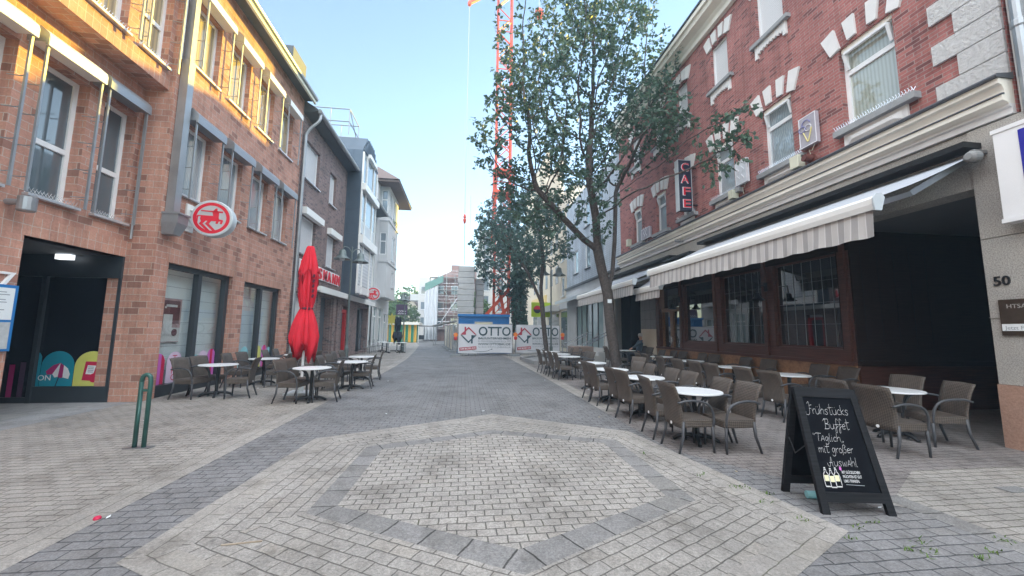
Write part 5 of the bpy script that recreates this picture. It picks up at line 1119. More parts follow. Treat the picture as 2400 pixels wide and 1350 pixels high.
# ------------------------------------------------------------------ sandwich board
SB = thing('chalkboard', 'black folding chalkboard with chalk writing about a breakfast buffet', 'sandwich board', (3.58,3.45,0))
v0 = Vector((3.265,3.305,0)); v1 = Vector((3.905,3.205,0)); t0 = Vector((3.305,3.575,1.09)); t1 = Vector((3.895,3.49,1.07))
def board(front):
    def fn(u, v, d):
        a = v0+(v1-v0)*u; b = t0+(t1-t0)*u; n = (v1-v0).cross(t0-v0).normalized(); return a+(b-a)*v+n*d
    return fn
fb = board(True); nrm = (v1-v0).cross(t0-v0).normalized()
off = Vector((.05,.50,0)); w0 = v0+off; w1 = v1+off
def fbk(u, v, d):
    a = w0+(w1-w0)*u; b = t0+(t1-t0)*u+Vector((0,.02,0)); n = (w1-w0).cross(t0-w0).normalized(); return a+(b-a)*v+n*d
def pbox(mb, fn, u0, u1, v0_, v1_, d0, d1, mi=0):
    i = len(mb.v)
    for d in (d0, d1):
        for (u, v) in ((u0,v0_),(u1,v0_),(u1,v1_),(u0,v1_)): mb.v.append(tuple(fn(u,v,d)))
    for q in ((0,3,2,1),(4,5,6,7),(0,1,5,4),(1,2,6,5),(2,3,7,6),(3,0,4,7)): mb.f.append(tuple(i+k for k in q)); mb.mi.append(mi)
for nm, fn in (('front_frame', fb), ('rear_frame', fbk)):
    mb = MB(); pbox(mb, fn, 0, .105, 0, 1, -.018, .018); pbox(mb, fn, .895, 1, 0, 1, -.018, .018); pbox(mb, fn, .105, .895, .92, 1, -.017, .017); pbox(mb, fn, .105, .895, .09, .155, -.017, .017); pbox(mb, fn, .105, .895, .15, .165, .0, .024); mb.build(nm, 'wood_black', SB)
mb = MB(); pbox(mb, fb, .105, .895, .155, .92, -.008, .004); pn_ = mb.build('writing_panel', 'black_matte', SB); mb = MB(); pbox(mb, fbk, .105, .895, .155, .92, -.004, .004); mb.build('rear_panel', 'black_matte', SB)
mb = MB(); mb.tube([fb(.02,.52,-.02), fb(.02,.47,-.12)+Vector((0,.06,-.04)), fbk(.02,.55,0)], .006, 5); mb.build('stay', 'black_metal', SB)
G_ = {'F':([[(.1,1.15),(.3,1.35),(.32,.3),(.15,-.1),(-.15,0),(-.1,.2)],[(.32,.95),(.6,1.02)],[(.3,.6),(.5,.62)]],.62),
 'r':([[(0,.6),(.08,0)],[(.06,.35),(.2,.58),(.32,.55)]],.36),'u':([[(0,.6),(.05,.15),(.2,0),(.38,.15),(.42,.6)],[(.42,.6),(.44,0)]],.55),'ü':([[(0,.6),(.05,.15),(.2,0),(.38,.15),(.42,.6)],[(.42,.6),(.44,0)],[(.12,.85),(.14,.78)],[(.32,.85),(.34,.78)]],.55),
 'h':([[(0,1.15),(.03,0)],[(.03,.35),(.2,.6),(.36,.45),(.38,0)]],.5),'s':([[(.36,.5),(.2,.6),(.05,.45),(.3,.2),(.2,0),(0,.08)]],.45),'t':([[(.15,1.2),(.15,.1),(.28,0),(.36,.08)],[(-.05,.75),(.42,.8)]],.42),
 'c':([[(.36,.5),(.2,.6),(.03,.35),(.1,.05),(.35,.05)]],.42),'k':([[(0,1.1),(.03,0)],[(.35,.6),(.05,.28),(.36,0)]],.44),'B':([[(-.1,.9),(.15,1.15),(.12,0)],[(.1,1.1),(.5,1.1),(.45,.65),(.15,.6),(.55,.45),(.5,.05),(.0,0)]],.68),
 'f':([[(.45,1.0),(.3,1.2),(.2,.9),(.15,-.35),(.02,-.3),(.1,.1),(.4,.35)],[(.0,.5),(.38,.55)]],.42),'e':([[(.04,.3),(.36,.38),(.25,.6),(.05,.4),(.1,.05),(.38,.08)]],.44),'T':([[(-.05,1.0),(.1,1.08),(.62,1.05)],[(.3,1.05),(.26,.2),(.3,0)]],.55),
 'A':([[(0,0),(.25,.75),(.42,0)],[(.1,.28),(.4,.28)]],.5),'Ä':([[(0,0),(.25,.75),(.42,0)],[(.1,.28),(.4,.28)]],.5),'g':([[(.36,.5),(.15,.6),(.02,.3),(.18,.05),(.36,.5),(.34,-.3),(.1,-.42),(0,-.25)]],.46),'l':([[(.05,1.1),(.05,.1),(.18,0)]],.24),'i':([[(.04,.6),(.06,.05),(.15,0)],[(.04,.82),(.07,.78)]],.22),
 'm':([[(0,.6),(.04,0)],[(.03,.4),(.16,.6),(.25,.45),(.26,0)],[(.26,.4),(.4,.6),(.5,.45),(.52,0)]],.64),'o':([[(.2,.6),(.03,.4),(.08,.05),(.28,.02),(.38,.3),(.2,.6)]],.44),'ß':([[(.0,-.25),(.06,.8),(.22,1.05),(.38,.85),(.2,.6),(.42,.35),(.32,.02),(.12,.05)]],.5),
 'M':([[(0,0),(.06,.85),(.25,.2),(.42,.85),(.5,0)]],.62),'W':([[(0,.62),(.12,0),(.25,.45),(.38,0),(.5,.62)]],.6),'w':([[(0,.62),(.12,0),(.25,.45),(.38,0),(.5,.62)]],.6),'a':([[(.36,.5),(.15,.6),(.02,.3),(.15,.02),(.36,.45),(.4,0)]],.46),'Q':([[(-.2,.35),(-.12,.1),(.12,.0),(.3,1.12),(.42,.1),(.5,0)],[(.06,.42),(.42,.42)]],.62),
 '"':([[(0,1.05),(.06,.8)],[(.14,1.05),(.2,.8)]],.32),',':([[(.08,.1),(0,-.18)],[(.22,.1),(.14,-.18)]],.34),' ':([],.3)}
ck = MB(); fw_ = lambda u, v, d: fb(u, v, .0045+d)
for (txt, u, v, s, u1_) in (('Frühstücks', .135, .775, .135, .80),('Buffet', .35, .655, .13, .74),('"TAglich,', .13, .555, .105, .60),('mit großer', .17, .465, .11, .69),('QuswAhl', .27, .36, .115, .69)):
    W_ = sum(G_.get(ch, G_['a'])[1] for ch in txt); k_ = (u1_-u)/W_; q = u
    for ch in txt:
        st_, adv = G_.get(ch, G_['a'])
        for s_ in st_:
            P2 = curve(s_, 4) if len(s_) > 2 else s_
            stroke(ck, [(q+(p[0]+.10*p[1])*k_, v+p[1]*s*.56) for p in P2], fw_, .0030, .001)
        q += adv*k_
ck.build('chalk_writing', 'chalk', pn_)
pr = MB()
for k, (u, dz) in enumerate(((.185,0),(.262,-.006),(.338,0))):
    bt = [(-.036,.0),(.036,.0),(.04,.02),(.04,.07),(.03,.095),(.013,.11),(.012,.128),(-.012,.128),(-.013,.11),(-.03,.095),(-.04,.07),(-.04,.02)]
    P2 = [(u+p[0], .205+dz+p[1]) for p in bt]; stroke(pr, P2+[P2[0]], fw_, .009, .002+.0008*k)
    pr.poly([fw_(u-.03, .245+dz, .002), fw_(u+.03, .245+dz, .002), fw_(u+.03, .29+dz, .002), fw_(u-.03, .29+dz, .002)], 1)
    pr.poly([fw_(u-.012, .34+dz, .002), fw_(u+.012, .34+dz, .002), fw_(u+.012, .35+dz, .002), fw_(u-.012, .35+dz, .002)], 0)
pr.poly([fw_(.40,.335,.001), fw_(.43,.325,.001), fw_(.435,.35,.001), fw_(.41,.36,.001)], 2)
pr.build('bottle_print', ['chalk','bottle_cream','decal_pink'], pn_)
for (tx, v, wd) in (('MIT GLÜCKLICHEN', .305, .26),('FRÜCHTEN IST GUT', .272, .27),('LIMO TRINKEN.', .239, .22)):
    tm = text_mb(tx, .030, lambda u, w, d: fw_(.425+u, v+w*1.0, d), .001, bold=.02, width=wd); tm.build('letters', 'chalk', pn_)
mb = MB(); stroke(mb, [(.44,.222),(.70,.217)], fw_, .004, .001); mb.build('letters', 'ink_grey', pn_)
# ------------------------------------------------------------------ hoop bollard, lamps, planter, tree kerb
hb_ = thing('hoop_bollard', 'dark green steel hoop bollard on a base plate in the left foreground', 'bollard', (-4.31,5.98,0))
mb = MB(); mb.tube([(-4.37,5.985,.01),(-4.37,5.985,.88)]+curve([(-4.37,5.985,.88),(-4.355,5.982,.945),(-4.31,5.98,.972),(-4.265,5.978,.945),(-4.25,5.975,.88)],4)+[(-4.25,5.975,.01)], .027, 12); mb.build('hoop', 'green_metal', hb_, smooth=True)
mb = MB(); mb.tube([(-4.37,5.985,.76),(-4.25,5.975,.76)], .018, 8); mb.build('crossbar', 'green_metal', hb_)
mb = MB(); mb.box(-4.47,-4.15,5.92,6.04,0.001,.012); mb.build('base_plate', 'grey_metal', hb_)
def bell(mb, c, s=1.0, n=24):
    prof = [(.035,.50),(.10,.49),(.16,.42),(.175,.25),(.20,.17),(.30,.08),(.42,.0),(.41,-.01),(.26,.07),(.12,.15)]
    mb.lathe([(r*s, z*s) for r, z in prof], c, n)
def street_lamp(label, x, y, H, s, rot):
    L_ = thing('street_lamp', label, 'street lamp', (x,y,0), 'street lamps with bell shades')
    mb = MB(); mb.lathe([(.10,0),(.10,.7),(.07,.78),(.05,.85),(.045,H-.6*s),(.03,H-.1*s),(.05,H-.05*s),(.001,H)], (x,y,0), 14); mb.build('pole', 'lamp_green', L_, smooth=False)
    ca, sa = math.cos(rot), math.sin(rot)
    for q in (-1, 1):
        c = Vector((x+q*ca*.52*s, y+q*sa*.52*s, H-.75*s))
        mb = MB(); bell(mb, c, s); sh_ = mb.build('lamp_shade', 'lamp_green', L_, smooth=True)
        mb = MB(); mb.lathe([(.001,-.07*s),(.10*s,-.04*s),(.13*s,.04*s),(.10*s,.1*s)], c, 14); mb.build('globe', 'sign_side', sh_, smooth=True)
        mb = MB(); mb.tube(curve([(x,y,H-.35*s),(x+q*ca*.2*s,y+q*sa*.2*s,H-.12*s),(x+q*ca*.45*s,y+q*sa*.45*s,H-.1*s),(c.x,c.y,H-.25*s)],4), .025, 7); mb.build('arm', 'lamp_green', L_)
street_lamp('street lamp with two grey bell shades in front of the left metal house', -5.75, 20.2, 5.85, 1.0, R(50))
street_lamp('street lamp with bell shades standing in front of the second site banner', 5.15, 22.4, 5.75, 1.0, R(12))
street_lamp('low far street lamp beside the navy umbrella and striped kiosk', -4.55, 30.4, 4.5, .85, R(80))
pt = thing('planter', 'square brown planter box beside the big tree trunk', 'planter', (5.55,17.6,0))
mb = MB(); mb.bbox(4.95,5.95,17.2,18.0,0,.95,.02); mb.build('box', 'planter_brown', pt)
tk = thing('tree_kerb', 'low stone kerb ring round the tree bed at the second tree', 'kerb', (4.4,20.4,0))
kp = [(3.3,21.8),(3.55,18.8),(4.2,18.2),(5.6,18.3),(5.7,22.4),(4.2,23.0)]
mb = MB()
for k in range(len(kp)): mb.beam((*kp[k],.09),(*kp[(k+1) % len(kp)],.09), .18, .18)
mb.build('kerb', 'concrete_dark', tk); mb = MB(); mb.poly([(p[0],p[1],.10) for p in kp]); mb.build('soil', 'concrete_dark', tk)
# ------------------------------------------------------------------ building site: fence banners, lamps, hut, blocks, crane
def house_logo(mb, fn, u, v, s):
    def P_(q, mi, d=.004): mb.prism([(u+a*s, v+b*s) for a, b in q], fn, .001, d, mi)
    P_([(-1,.03),(0,1.0),(1,.03),(.80,.03),(0,.78),(-.34,.46),(-.34,.03)], 0); P_([(-.52,.5),(-.52,1.0),(-.33,1.0),(-.33,.68)], 0, .005)
    P_([(-1,-.03),(-.8,-.03),(0,-.78),(.34,-.46),(.34,-.03),(1,-.03),(0,-1.0)], 1); P_([(.33,-.68),(.33,-1.05),(.52,-1.05),(.52,-.5)], 1, .005)
def banner(x0, y0, x1, y1, label):
    b = thing('banner_fence', label, 'banner', ((x0+x1)/2,(y0+y1)/2,0), 'construction fences hung with company banners')
    a = Vector((x0,y0,0)); e = Vector((x1-x0,y1-y0,0)); W = e.length; e.normalize(); n = Vector((e.y,-e.x,0))
    fn = lambda u, v, d: a+e*u+Vector((0,0,v))+n*d
    mb = MB(); nx = 24; nz = 5
    for i in range(nx):
        for j in range(nz):
            q = [(i/nx,j/nz),((i+1)/nx,j/nz),((i+1)/nx,(j+1)/nz),(i/nx,(j+1)/nz)]
            mb.poly([fn(.02+s*(W-.04), .19+t*1.85-.015*math.sin(6.28*s)*(1 if t < .1 else 0), .006*math.sin(s*19)*math.sin(t*7)-.02) for s, t in q])
    cl = mb.build('banner', 'banner_white', b, recalc=False)
    mb = MB(); house_logo(mb, fn, .19*W, 1.35, .52); bg_ = mb.build('logo', ['banner_red','banner_ink'], cl)
    for (tx, sz, v, w_, m, bo) in (('OTTO',.82,1.32,.595*W,'banner_ink',.012),('BAUUNTERNEHMEN',.19,1.08,.60*W,'banner_ink',.012),('A. Otto & Sohn GmbH & Co. KG',.17,.90,.60*W,'banner_grey',0),('WWW.OTTOBAU.DE',.20,.70,.60*W,'banner_ink',.008),('Tel. 02 14 / 8 70 57 0  info@ottobau.de',.13,.54,.60*W,'banner_grey',0)):
        text_mb(tx, sz, lambda u, v_, d: fn(.365*W+u, v+v_*(1.0), d), .004, bold=bo, width=w_).build('letters', m, cl)
    mb = MB(); rr = R(5); M2 = lambda u, v: (.03*W+u*math.cos(rr)-v*math.sin(rr), .33+u*math.sin(rr)+v*math.cos(rr))
    mb.prism([M2(0,0), M2(.31*W,0), M2(.31*W,.20), M2(0,.20)], fn, .001, .004); tg = mb.build('red_strip', 'banner_red', cl)
    text_mb('WIR BILDEN AUS', .16, lambda u, v_, d: fn(*M2(.06+u, .05+v_), .004+d), .002, bold=.02, width=.28*W).build('letters', 'sign_white', tg)
    mb = MB(); stroke(mb, curve([(.26*W,.34),(.4*W,.29),(.52*W,.31),(.62*W,.45)],6), fn, .02, .004); mb.prism([(.60*W,.43),(.625*W,.40),(.63*W,.48)], fn, .001, .004); mb.build('arrow', 'banner_ink', cl)
    mb = MB()
    for u in (0, W): mb.tube([fn(u,.05,-.03), fn(u,2.06,-.03)], .025, 8)
    for v in (.12, 2.05): mb.tube([fn(0,v,-.04), fn(W,v,-.04)], .02, 6)
    k = .12
    while k < W: mb.tube([fn(k,.12,-.045), fn(k,2.05,-.045)], .005, 4); k += .14
    mb.build('fence_frame', 'grey_metal', b)
    for u in (.0, W): p = fn(u,0,-.03); mb = MB(); mb.bbox(p.x-.35,p.x+.35,p.y-.11,p.y+.11,0,.13,.02); mb.build('fence_foot', 'concrete_dark', b)
    return b
banner(-.33,25.2,3.22,25.35,'construction fence with white company banner in front of the blue hut'); banner(3.58,26.2,6.72,26.5,'construction fence with white company banner behind the street lamp')
for (x, y, z, lab) in ((-.48,25.1,1.35,'orange warning lamp at the left end of the first banner'),(3.4,25.2,1.40,'orange warning lamp between the two banners'),(6.85,26.3,1.40,'orange warning lamp at the right end of the second banner')):
    w = thing('warning_lamp', lab, 'lamp', (x,y,0), 'orange warning lamps on the site fence')
    mb = MB(); mb.lathe([(.10,-.05),(.11,0),(.11,.13),(.085,.15)], (x,y-.05,z-.28), 14); mb.build('battery_case', 'red_paint', w)
    mb = MB(); mb.lathe([(.13,-.04),(.14,0),(.13,.04)], (x,y-.06,z), 18, axis='y'); mb.build('lens', 'orange_lamp', w)
    mb = MB(); mb.beam((x,y,0),(x,y,z+.45), .07, .05); mb.box(x-.3,x+.3,y-.15,y+.15,0,.12); mb.build('stake', ['grey_metal'], w)
mb = MB(); mb.bbox(-.1,.35,25.62,25.9,.0,.35,.02); mb.bbox(.4,.9,25.6,25.9,0,.33,.02); tag(mb.build('concrete_block', 'concrete'), 'pale concrete ballast block on the ground under the first banner', 'block')
hut = thing('site_hut', 'blue corrugated site hut behind the first banner', 'container', (1.4,26.6,0))
mb = MB(); pts = []
k = 0; x = -.35
while x < 3.15: pts += [(x, 26.6 if k % 2 == 0 else 26.645)]; x += .045 if k % 2 else .045; pts += [(x, 26.6 if k % 2 == 0 else 26.645)]; k += 1
mb.prism(pts+[(3.15,29.0),(-.35,29.0)], lambda u, v, d: (u, v, d), .25, 2.68); mb.build('wall', 'blue_paint', hut)
mb = MB(); mb.box(-.4,3.2,26.52,29.05,2.60,2.76); mb.box(-.4,3.2,26.52,29.05,.1,.26); mb.build('frame', 'blue_paint', hut)
Fh = Face('y', 26.6, -1); window(hut, Fh, .75,2.0,1.35,2.25,-.02,.07, frame='alu_box', pane='glass_sky', fd=.06)
bal = thing('ballast_stack', 'tall stack of grey concrete ballast slabs at the crane', 'concrete blocks', (.3,31,0))
for k in range(14):
    z = .2+k*.475; mb = MB(); o_ = .04*((k*37 % 7)-3)/3
    mb.bbox(-.52+o_,.80+o_,31.0,33.2,z,z+.455,.03); mb.box(-.40+o_,.70+o_,31.1,33.1,z+.455,z+.475); mb.build('slab', 'concrete', bal)
for k in range(12):
    z = .2+k*.475; mb = MB(); mb.bbox(.95,1.6,31.6,33.2,z,z+.455,.03); mb.box(1.0,1.5,31.7,33.1,z+.455,z+.475); mb.build('slab', 'concrete', bal)
CR = thing('tower_crane', 'red lattice tower crane rising behind the trees', 'crane', (3.0,32,0))
mx, my, hw = 3.08, 32.0, .62
mb = MB()
for sx in (-1,1):
    for sy in (-1,1): mb.beam((mx+sx*hw,my+sy*hw,3.0),(mx+sx*hw,my+sy*hw,44), .12, .12)
z = 3.0; k = 0
while z < 43.5:
    for (a, b) in (((-1,-1),(1,-1)),((1,-1),(1,1)),((1,1),(-1,1)),((-1,1),(-1,-1))):
        p0, p1 = (a, b) if k % 2 == 0 else (b, a)
        mb.beam((mx+p0[0]*hw,my+p0[1]*hw,z),(mx+p1[0]*hw,my+p1[1]*hw,z+1.25), .065)
        if k % 3 == 0: mb.beam((mx+a[0]*hw,my+a[1]*hw,z),(mx+b[0]*hw,my+b[1]*hw,z), .07)
    z += 1.25; k += 1
mb.build('mast', 'crane_red', CR)
mb = MB(); mb.box(mx-.9,mx+.9,my-.9,my+.9,13.2,13.45); mb.box(mx-.8,mx+.8,my-.8,my+.8,15.2,15.4); [mb.beam((mx+sx*.85,my-.85,13.4),(mx+sx*.85,my-.85,15.3),.12) for sx in (-1,1)]; mb.build('climbing_collar', 'crane_red', CR)
mb = MB()
for (a, b) in (((mx-1.9,my-.8,2.2),(mx+.7,my-.8,5.2)),((mx-1.9,my+.8,2.2),(mx+.7,my+.8,5.2)),((mx+1.0,my-.8,2.2),(mx+.75,my-.8,4.8)),((mx-.5,my-.8,2.4),(mx+1.1,my-.8,4.2)),((mx-.2,my-.9,4.9),(mx+.3,my-.9,2.2))): mb.beam(a, b, .20, .24)
mb.box(mx-1.2,mx+1.2,my-1,my+1,1.6,2.2); mb.beam((mx-.75,my-.7,2),(mx-.75,my-.7,13),.05); mb.beam((mx-.95,my-.7,9),(mx-.78,my-.7,13.5),.16); mb.build('base_frame', 'crane_red', CR)
mb = MB(); jz = 44
for (dy, dz) in ((-.6,0),(.6,0),(0,1.0)): mb.beam((-14,my+dy,jz+dz),(22,my+dy,jz+dz), .1)
x = -14; k = 0
while x < 21: mb.beam((x,my-.6,jz),(x+.9,my,jz+1.0),.05); mb.beam((x+.9,my,jz+1.0),(x+1.8,my-.6,jz),.05); mb.beam((x,my-.6,jz),(x+1.8,my+.6,jz),.05); x += 1.8
mb.build('jib', 'crane_red', CR)
mb = MB(); mb.beam((-.1,31.2,30.45),(1.75,31.4,31.9), .26, .22); mb.beam((1.2,31.3,31.4),(mx,my,33), .24, .2); mb.lathe([(.05,-.28),(.14,-.2),(.17,0),(.10,.2),(.03,.3)], (-.16,31,30.2), 12); mb.build('boom_end', 'crane_red', CR)
mb = MB(); mb.tube([(-.16,31,44),(-.16,31,30.4),(-.115,31,11.0),(-.03,31,6.9)], .028, 6); mb.tube([(2.35,32.5,44),(2.2,32.5,12)], .014, 5); mb.tube([(6.1,31,44),(6.05,31,27)], .03, 6); mb.tube([(.35,31.6,13),(.35,31.6,7)], .012, 5); mb.build('cable', 'grey_metal', CR)
mb = MB(); mb.lathe([(.03,-.4),(.10,-.3),(.14,-.05),(.07,.05),(.13,.15),(.08,.35),(.03,.42)], (-.115,31,10.75), 12); mb.build('hook_block', 'crane_red', CR); mb = MB(); mb.lathe([(.05,-.5),(.3,-.4),(.42,-.1),(.36,.25),(.1,.5)], (6.07,31,30.0), 14); mb.build('hook_block', 'crane_red', CR)

mb = MB(); mb.box(5.70,5.98,3.52,3.66,.005,.010)
for k in range(6): mb.box(5.715+k*.044,5.735+k*.044,3.53,3.65,.010,.014)
tag(mb.build('drain_cover', 'concrete_dark'), 'small dark iron drain cover in the paving right of the chalkboard', 'drain cover')
# ------------------------------------------------------------------ trees
def grow_tree(name, label, stems, crowns, n_attr, leaf, lsize, per, seed, D=.30, bark='bark', thin=.45, rmax=None, cat='tree', group=None, ivy=None, droop=.25, gap=-.22, keep=None):
    rg = np.random.default_rng(seed); rd = random.Random(seed)
    P = []; par = []
    for st in stems:                               # stem: parent index in P (or -1), then points
        pi = st[0]; pts = [Vector(p) for p in st[1]]
        if pi != -1: last = min(range(len(P)), key=lambda q: (Vector(P[q])-Vector(pi)).length); pts = [Vector(P[last])]+pts; rng = range(1, len(pts))
        else: P.append(tuple(pts[0])); par.append(-1); last = 0; rng = range(1, len(pts))
        for k in rng:
            a = Vector(P[last]); b = pts[k]; n = max(1, int((b-a).length/D))
            for q in range(1, n+1): P.append(tuple(a.lerp(b, q/n))); par.append(last); last = len(P)-1
    A_ = []
    ph = rg.uniform(0, 6.28, 9)
    while len(A_) < n_attr:
        c = crowns[rd.choices(range(len(crowns)), [cr[2] for cr in crowns])[0]]
        v = rg.normal(size=3); v /= np.linalg.norm(v); q = np.array(c[0])+v*np.array(c[1])*rg.uniform(.12, 1)**.45
        f = sum(math.sin(1.9*q[0]*a+ph[i])*math.sin(1.7*q[1]*a+ph[i+1])*math.sin(1.6*q[2]*a+ph[i+2]) for i, a in ((0,.55),(3,1.1),(6,.8)))
        if keep and keep(q): continue
        if f < gap+thin*rg.uniform(-.6, .6): continue
        A_.append(q)
    A_ = np.array(A_); N = np.array(P); par = list(par)
    d = np.linalg.norm(A_[:,None]-N[None], axis=2); near = d.argmin(1); nd = d.min(1); alive = np.ones(len(A_), bool)
    for it in range(90):
        act = alive & (nd < 4.5)
        if not act.any(): break
        idx = np.where(act)[0]; dirs = {}
        for i in idx:
            v = A_[i]-N[near[i]]; L = np.linalg.norm(v)
            if L > 1e-6: dirs.setdefault(near[i], []).append(v/L)
        new = []; npar = []
        for k, vs in dirs.items():
            v = np.sum(vs, axis=0); L = np.linalg.norm(v)
            if L < 1e-3: continue
            v = v/L + np.array([0,0,.10])+rg.normal(size=3)*.12; v /= np.linalg.norm(v); 
            q = N[k]+v*D
            if np.min(np.linalg.norm(N-q, axis=1)) < D*.45 or any(np.linalg.norm(q-o) < D*.4 for o in new[-40:]): continue
            new.append(q); npar.append(k)
        if not new: break
        new = np.array(new); base = len(N); N = np.vstack([N, new]); par += npar
        dn = np.linalg.norm(A_[:,None]-new[None], axis=2); b = dn.argmin(1); bd = dn.min(1); up = bd < nd
        near[up] = base+b[up]; nd[up] = bd[up]; alive &= nd > D*.95
        if len(N) > 5200: break
    n = len(N); kids = [[] for _ in range(n)]
    for i, p in enumerate(par):
        if p >= 0: kids[p].append(i)
    rad = np.zeros(n)
    order = []; stack = [0]
    while stack: k = stack.pop(); order.append(k); stack += kids[k]
    for k in reversed(order): rad[k] = .0075 if not kids[k] else (sum(rad[c]**2.35 for c in kids[k]))**(1/2.35)
    if rmax: rad *= 1.0; s = rmax/rad[0]; rad = np.where(rad > .02, .02+(rad-.02)*((rmax-.02)/(rad[0]-.02)), rad)
    t = thing(name, label, cat, tuple(stems[0][1][0]), group)
    mb = MB(); st = [(0, None)]
    while st:
        k, pv = st.pop(); ch = [pv, k] if pv is not None else [k]
        while kids[ch[-1]]:
            c = sorted(kids[ch[-1]], key=lambda q: -rad[q]); 
            for o in c[1:]: st.append((o, ch[-1]))
            ch.append(c[0])
        if len(ch) < 2: continue
        rr = [float(rad[q]) for q in ch]
        if pv is not None: rr[0] = min(rr[0], rr[1]*1.25)
        else: rr[0] *= 1.25
        mb.tube([tuple(N[q]) for q in ch], rr, 10 if rr[1] > .07 else 6 if rr[1] > .02 else 4, cap=False)
    mb.build('trunk', bark, t, smooth=True, recalc=False)
    tips = [k for k in range(n) if rad[k] < .017 and N[k][2] > stems[0][1][0][2]+1.2]
    vs = []; fs = []
    def leaf_at(c, s, tw=None):
        a = rg.uniform(0, 6.283); el = rg.uniform(-1.0, .55)-droop
        f = np.array([math.cos(a)*math.cos(el), math.sin(a)*math.cos(el), math.sin(el)])
        if tw is not None: f = f+tw*.9; f /= np.linalg.norm(f)+1e-6
        r = rg.normal(size=3); r -= f*(r@f); r /= np.linalg.norm(r); u = np.cross(f, r)
        i = len(vs); w = s*.31
        vs.extend([c, c+f*s*.45+r*w+u*w*.25, c+f*s, c+f*s*.45-r*w+u*w*.25]); fs.append((i,i+1,i+2)); fs.append((i,i+2,i+3))
    for k in tips:
        m = per if not kids[k] else per*.6
        m = int(m)+(1 if rg.uniform() < m-int(m) else 0)
        p = N[par[k]] if par[k] >= 0 else N[k]
        for _ in range(m):
            c = p+(N[k]-p)*rg.uniform(0, 1.1)+rg.normal(size=3)*D*.19; 
            if not (keep and keep(c)): leaf_at(c, lsize*rg.uniform(.6, 1.25), (N[k]-p)/D)
    if ivy:
        for _ in range(ivy[0]):
            z = rg.uniform(ivy[1], ivy[2]); a = rg.uniform(0, 6.28); q = stems[0][1]; k = min(range(len(q)), key=lambda i: abs(q[i][2]-z)); c = np.array([q[k][0], q[k][1], z])+np.array([math.cos(a), math.sin(a), 0])*ivy[3]*rg.uniform(.5, 1.1); leaf_at(c, lsize*rg.uniform(.7, 1.2))
    o = MB(); o.v = [tuple(q) for q in vs]; o.f = fs; o.mi = [0]*len(fs); o.build('crown', leaf, t, recalc=False)
    print(name, 'nodes', n, 'leaves', len(fs)//2); return t
grow_tree('pear_tree', 'large leafy tree with a forked trunk among the tables on the right',
    [(-1, [(5.85,14.2,0),(5.72,14.2,.9),(5.58,14.2,2.0),(5.50,14.2,3.1)]),
     ((5.5,14.2,3.1), [(5.28,14.15,3.9),(5.08,14.1,4.8),(5.0,14.0,6.0),(4.7,13.9,7.6)]),
     ((5.5,14.2,3.0), [(5.72,14.25,3.9),(5.86,14.3,5.2),(5.95,14.3,7.2)]),
     ((5.08,14.1,4.8), [(4.5,14.0,5.15),(3.7,13.9,5.9),(2.6,13.6,6.9)])],
    [((4.25,13.5,9.4),(3.9,3.2,4.6),5.2),((5.7,14.0,11.8),(2.7,2.8,4.2),2.2),((3.8,13.2,13.2),(3.0,2.4,3.0),2.4),((1.9,13.3,8.6),(1.9,1.6,1.9),.75),((6.95,9.6,6.9),(.55,1.7,1.1),.42),((6.4,11.4,8.6),(.8,1.4,.8),.3),((5.2,13.9,5.8),(1.5,1.2,.9),.25)],
    4100, 'leaf_pear', .175, 9.5, 4, D=.29, rmax=.20, gap=-.08, keep=lambda q: q[0] > 5.3 and q[2] < 7.7 and q[1] > 9.9)
grow_tree('linden_tree', 'slimmer tree in the kerbed bed in front of the second site banner',
    [(-1, [(4.85,22.0,0),(4.66,22,1.6),(4.52,22,3.2),(4.45,22,4.2)]),((4.52,22,3.2),[(3.7,22,5.0),(2.9,22,6.2)]),((4.45,22,4.2),[(4.6,22,5.8),(4.4,22,7.4)])],
    [((3.3,22.0,7.7),(2.9,2.4,2.9),3),((1.6,22,6.7),(1.4,1.3,1.2),.5),((5.2,21.4,6.2),(1.3,1.2,.8),.35)], 1500, 'leaf_dark', .18, 13, 9, D=.33, rmax=.135)
grow_tree('ivy_tree', 'tree with an ivy covered trunk behind the blue hut and banners',
    [(-1, [(4.45,30.5,0),(4.42,30.5,2),(4.4,30.5,4),(4.3,30.5,6)])],
    [((3.7,30.3,8.2),(3.1,2.6,3.9),3),((2.0,30,6.6),(1.4,1.2,1.3),.5)], 1200, 'leaf_dark', .25, 17, 21, D=.42, rmax=.34, ivy=(2200, 1.3, 6.5, .62))
PT = next(o for o in COL.objects if o.name == 'pear_tree')
mb = MB(); mb.box(5.40,5.56,13.955,13.965,2.72,2.86); mb.build('trunk_label', 'paper', PT)
for (x, y, h, w, s, lab) in ((-12.5,92,12.0,5.2,31,'tall round tree behind the gabled house in the distance'),(-17.5,88,10.0,4.5,32,'sunlit tree at the far left behind the corner house'),(-10.5,66,6.4,3.4,33,'small leafy tree behind the striped kiosk'),(-13.5,60,6.2,3.0,34,'bushy green tree left of the striped kiosk'),(1.6,50,6.5,1.8,35,'narrow young tree between the ballast stack and the scaffolding')):
    grow_tree('street_tree', lab, [(-1, [(x,y,0),(x,y,h*.25),(x+.2,y,h*.45)])], [((x,y,h*.62),(w,w*.8,h*.40),1)], 420, 'leaf_far', .55 if h > 7 else .36, 13, s, D=h*.06, rmax=.2)
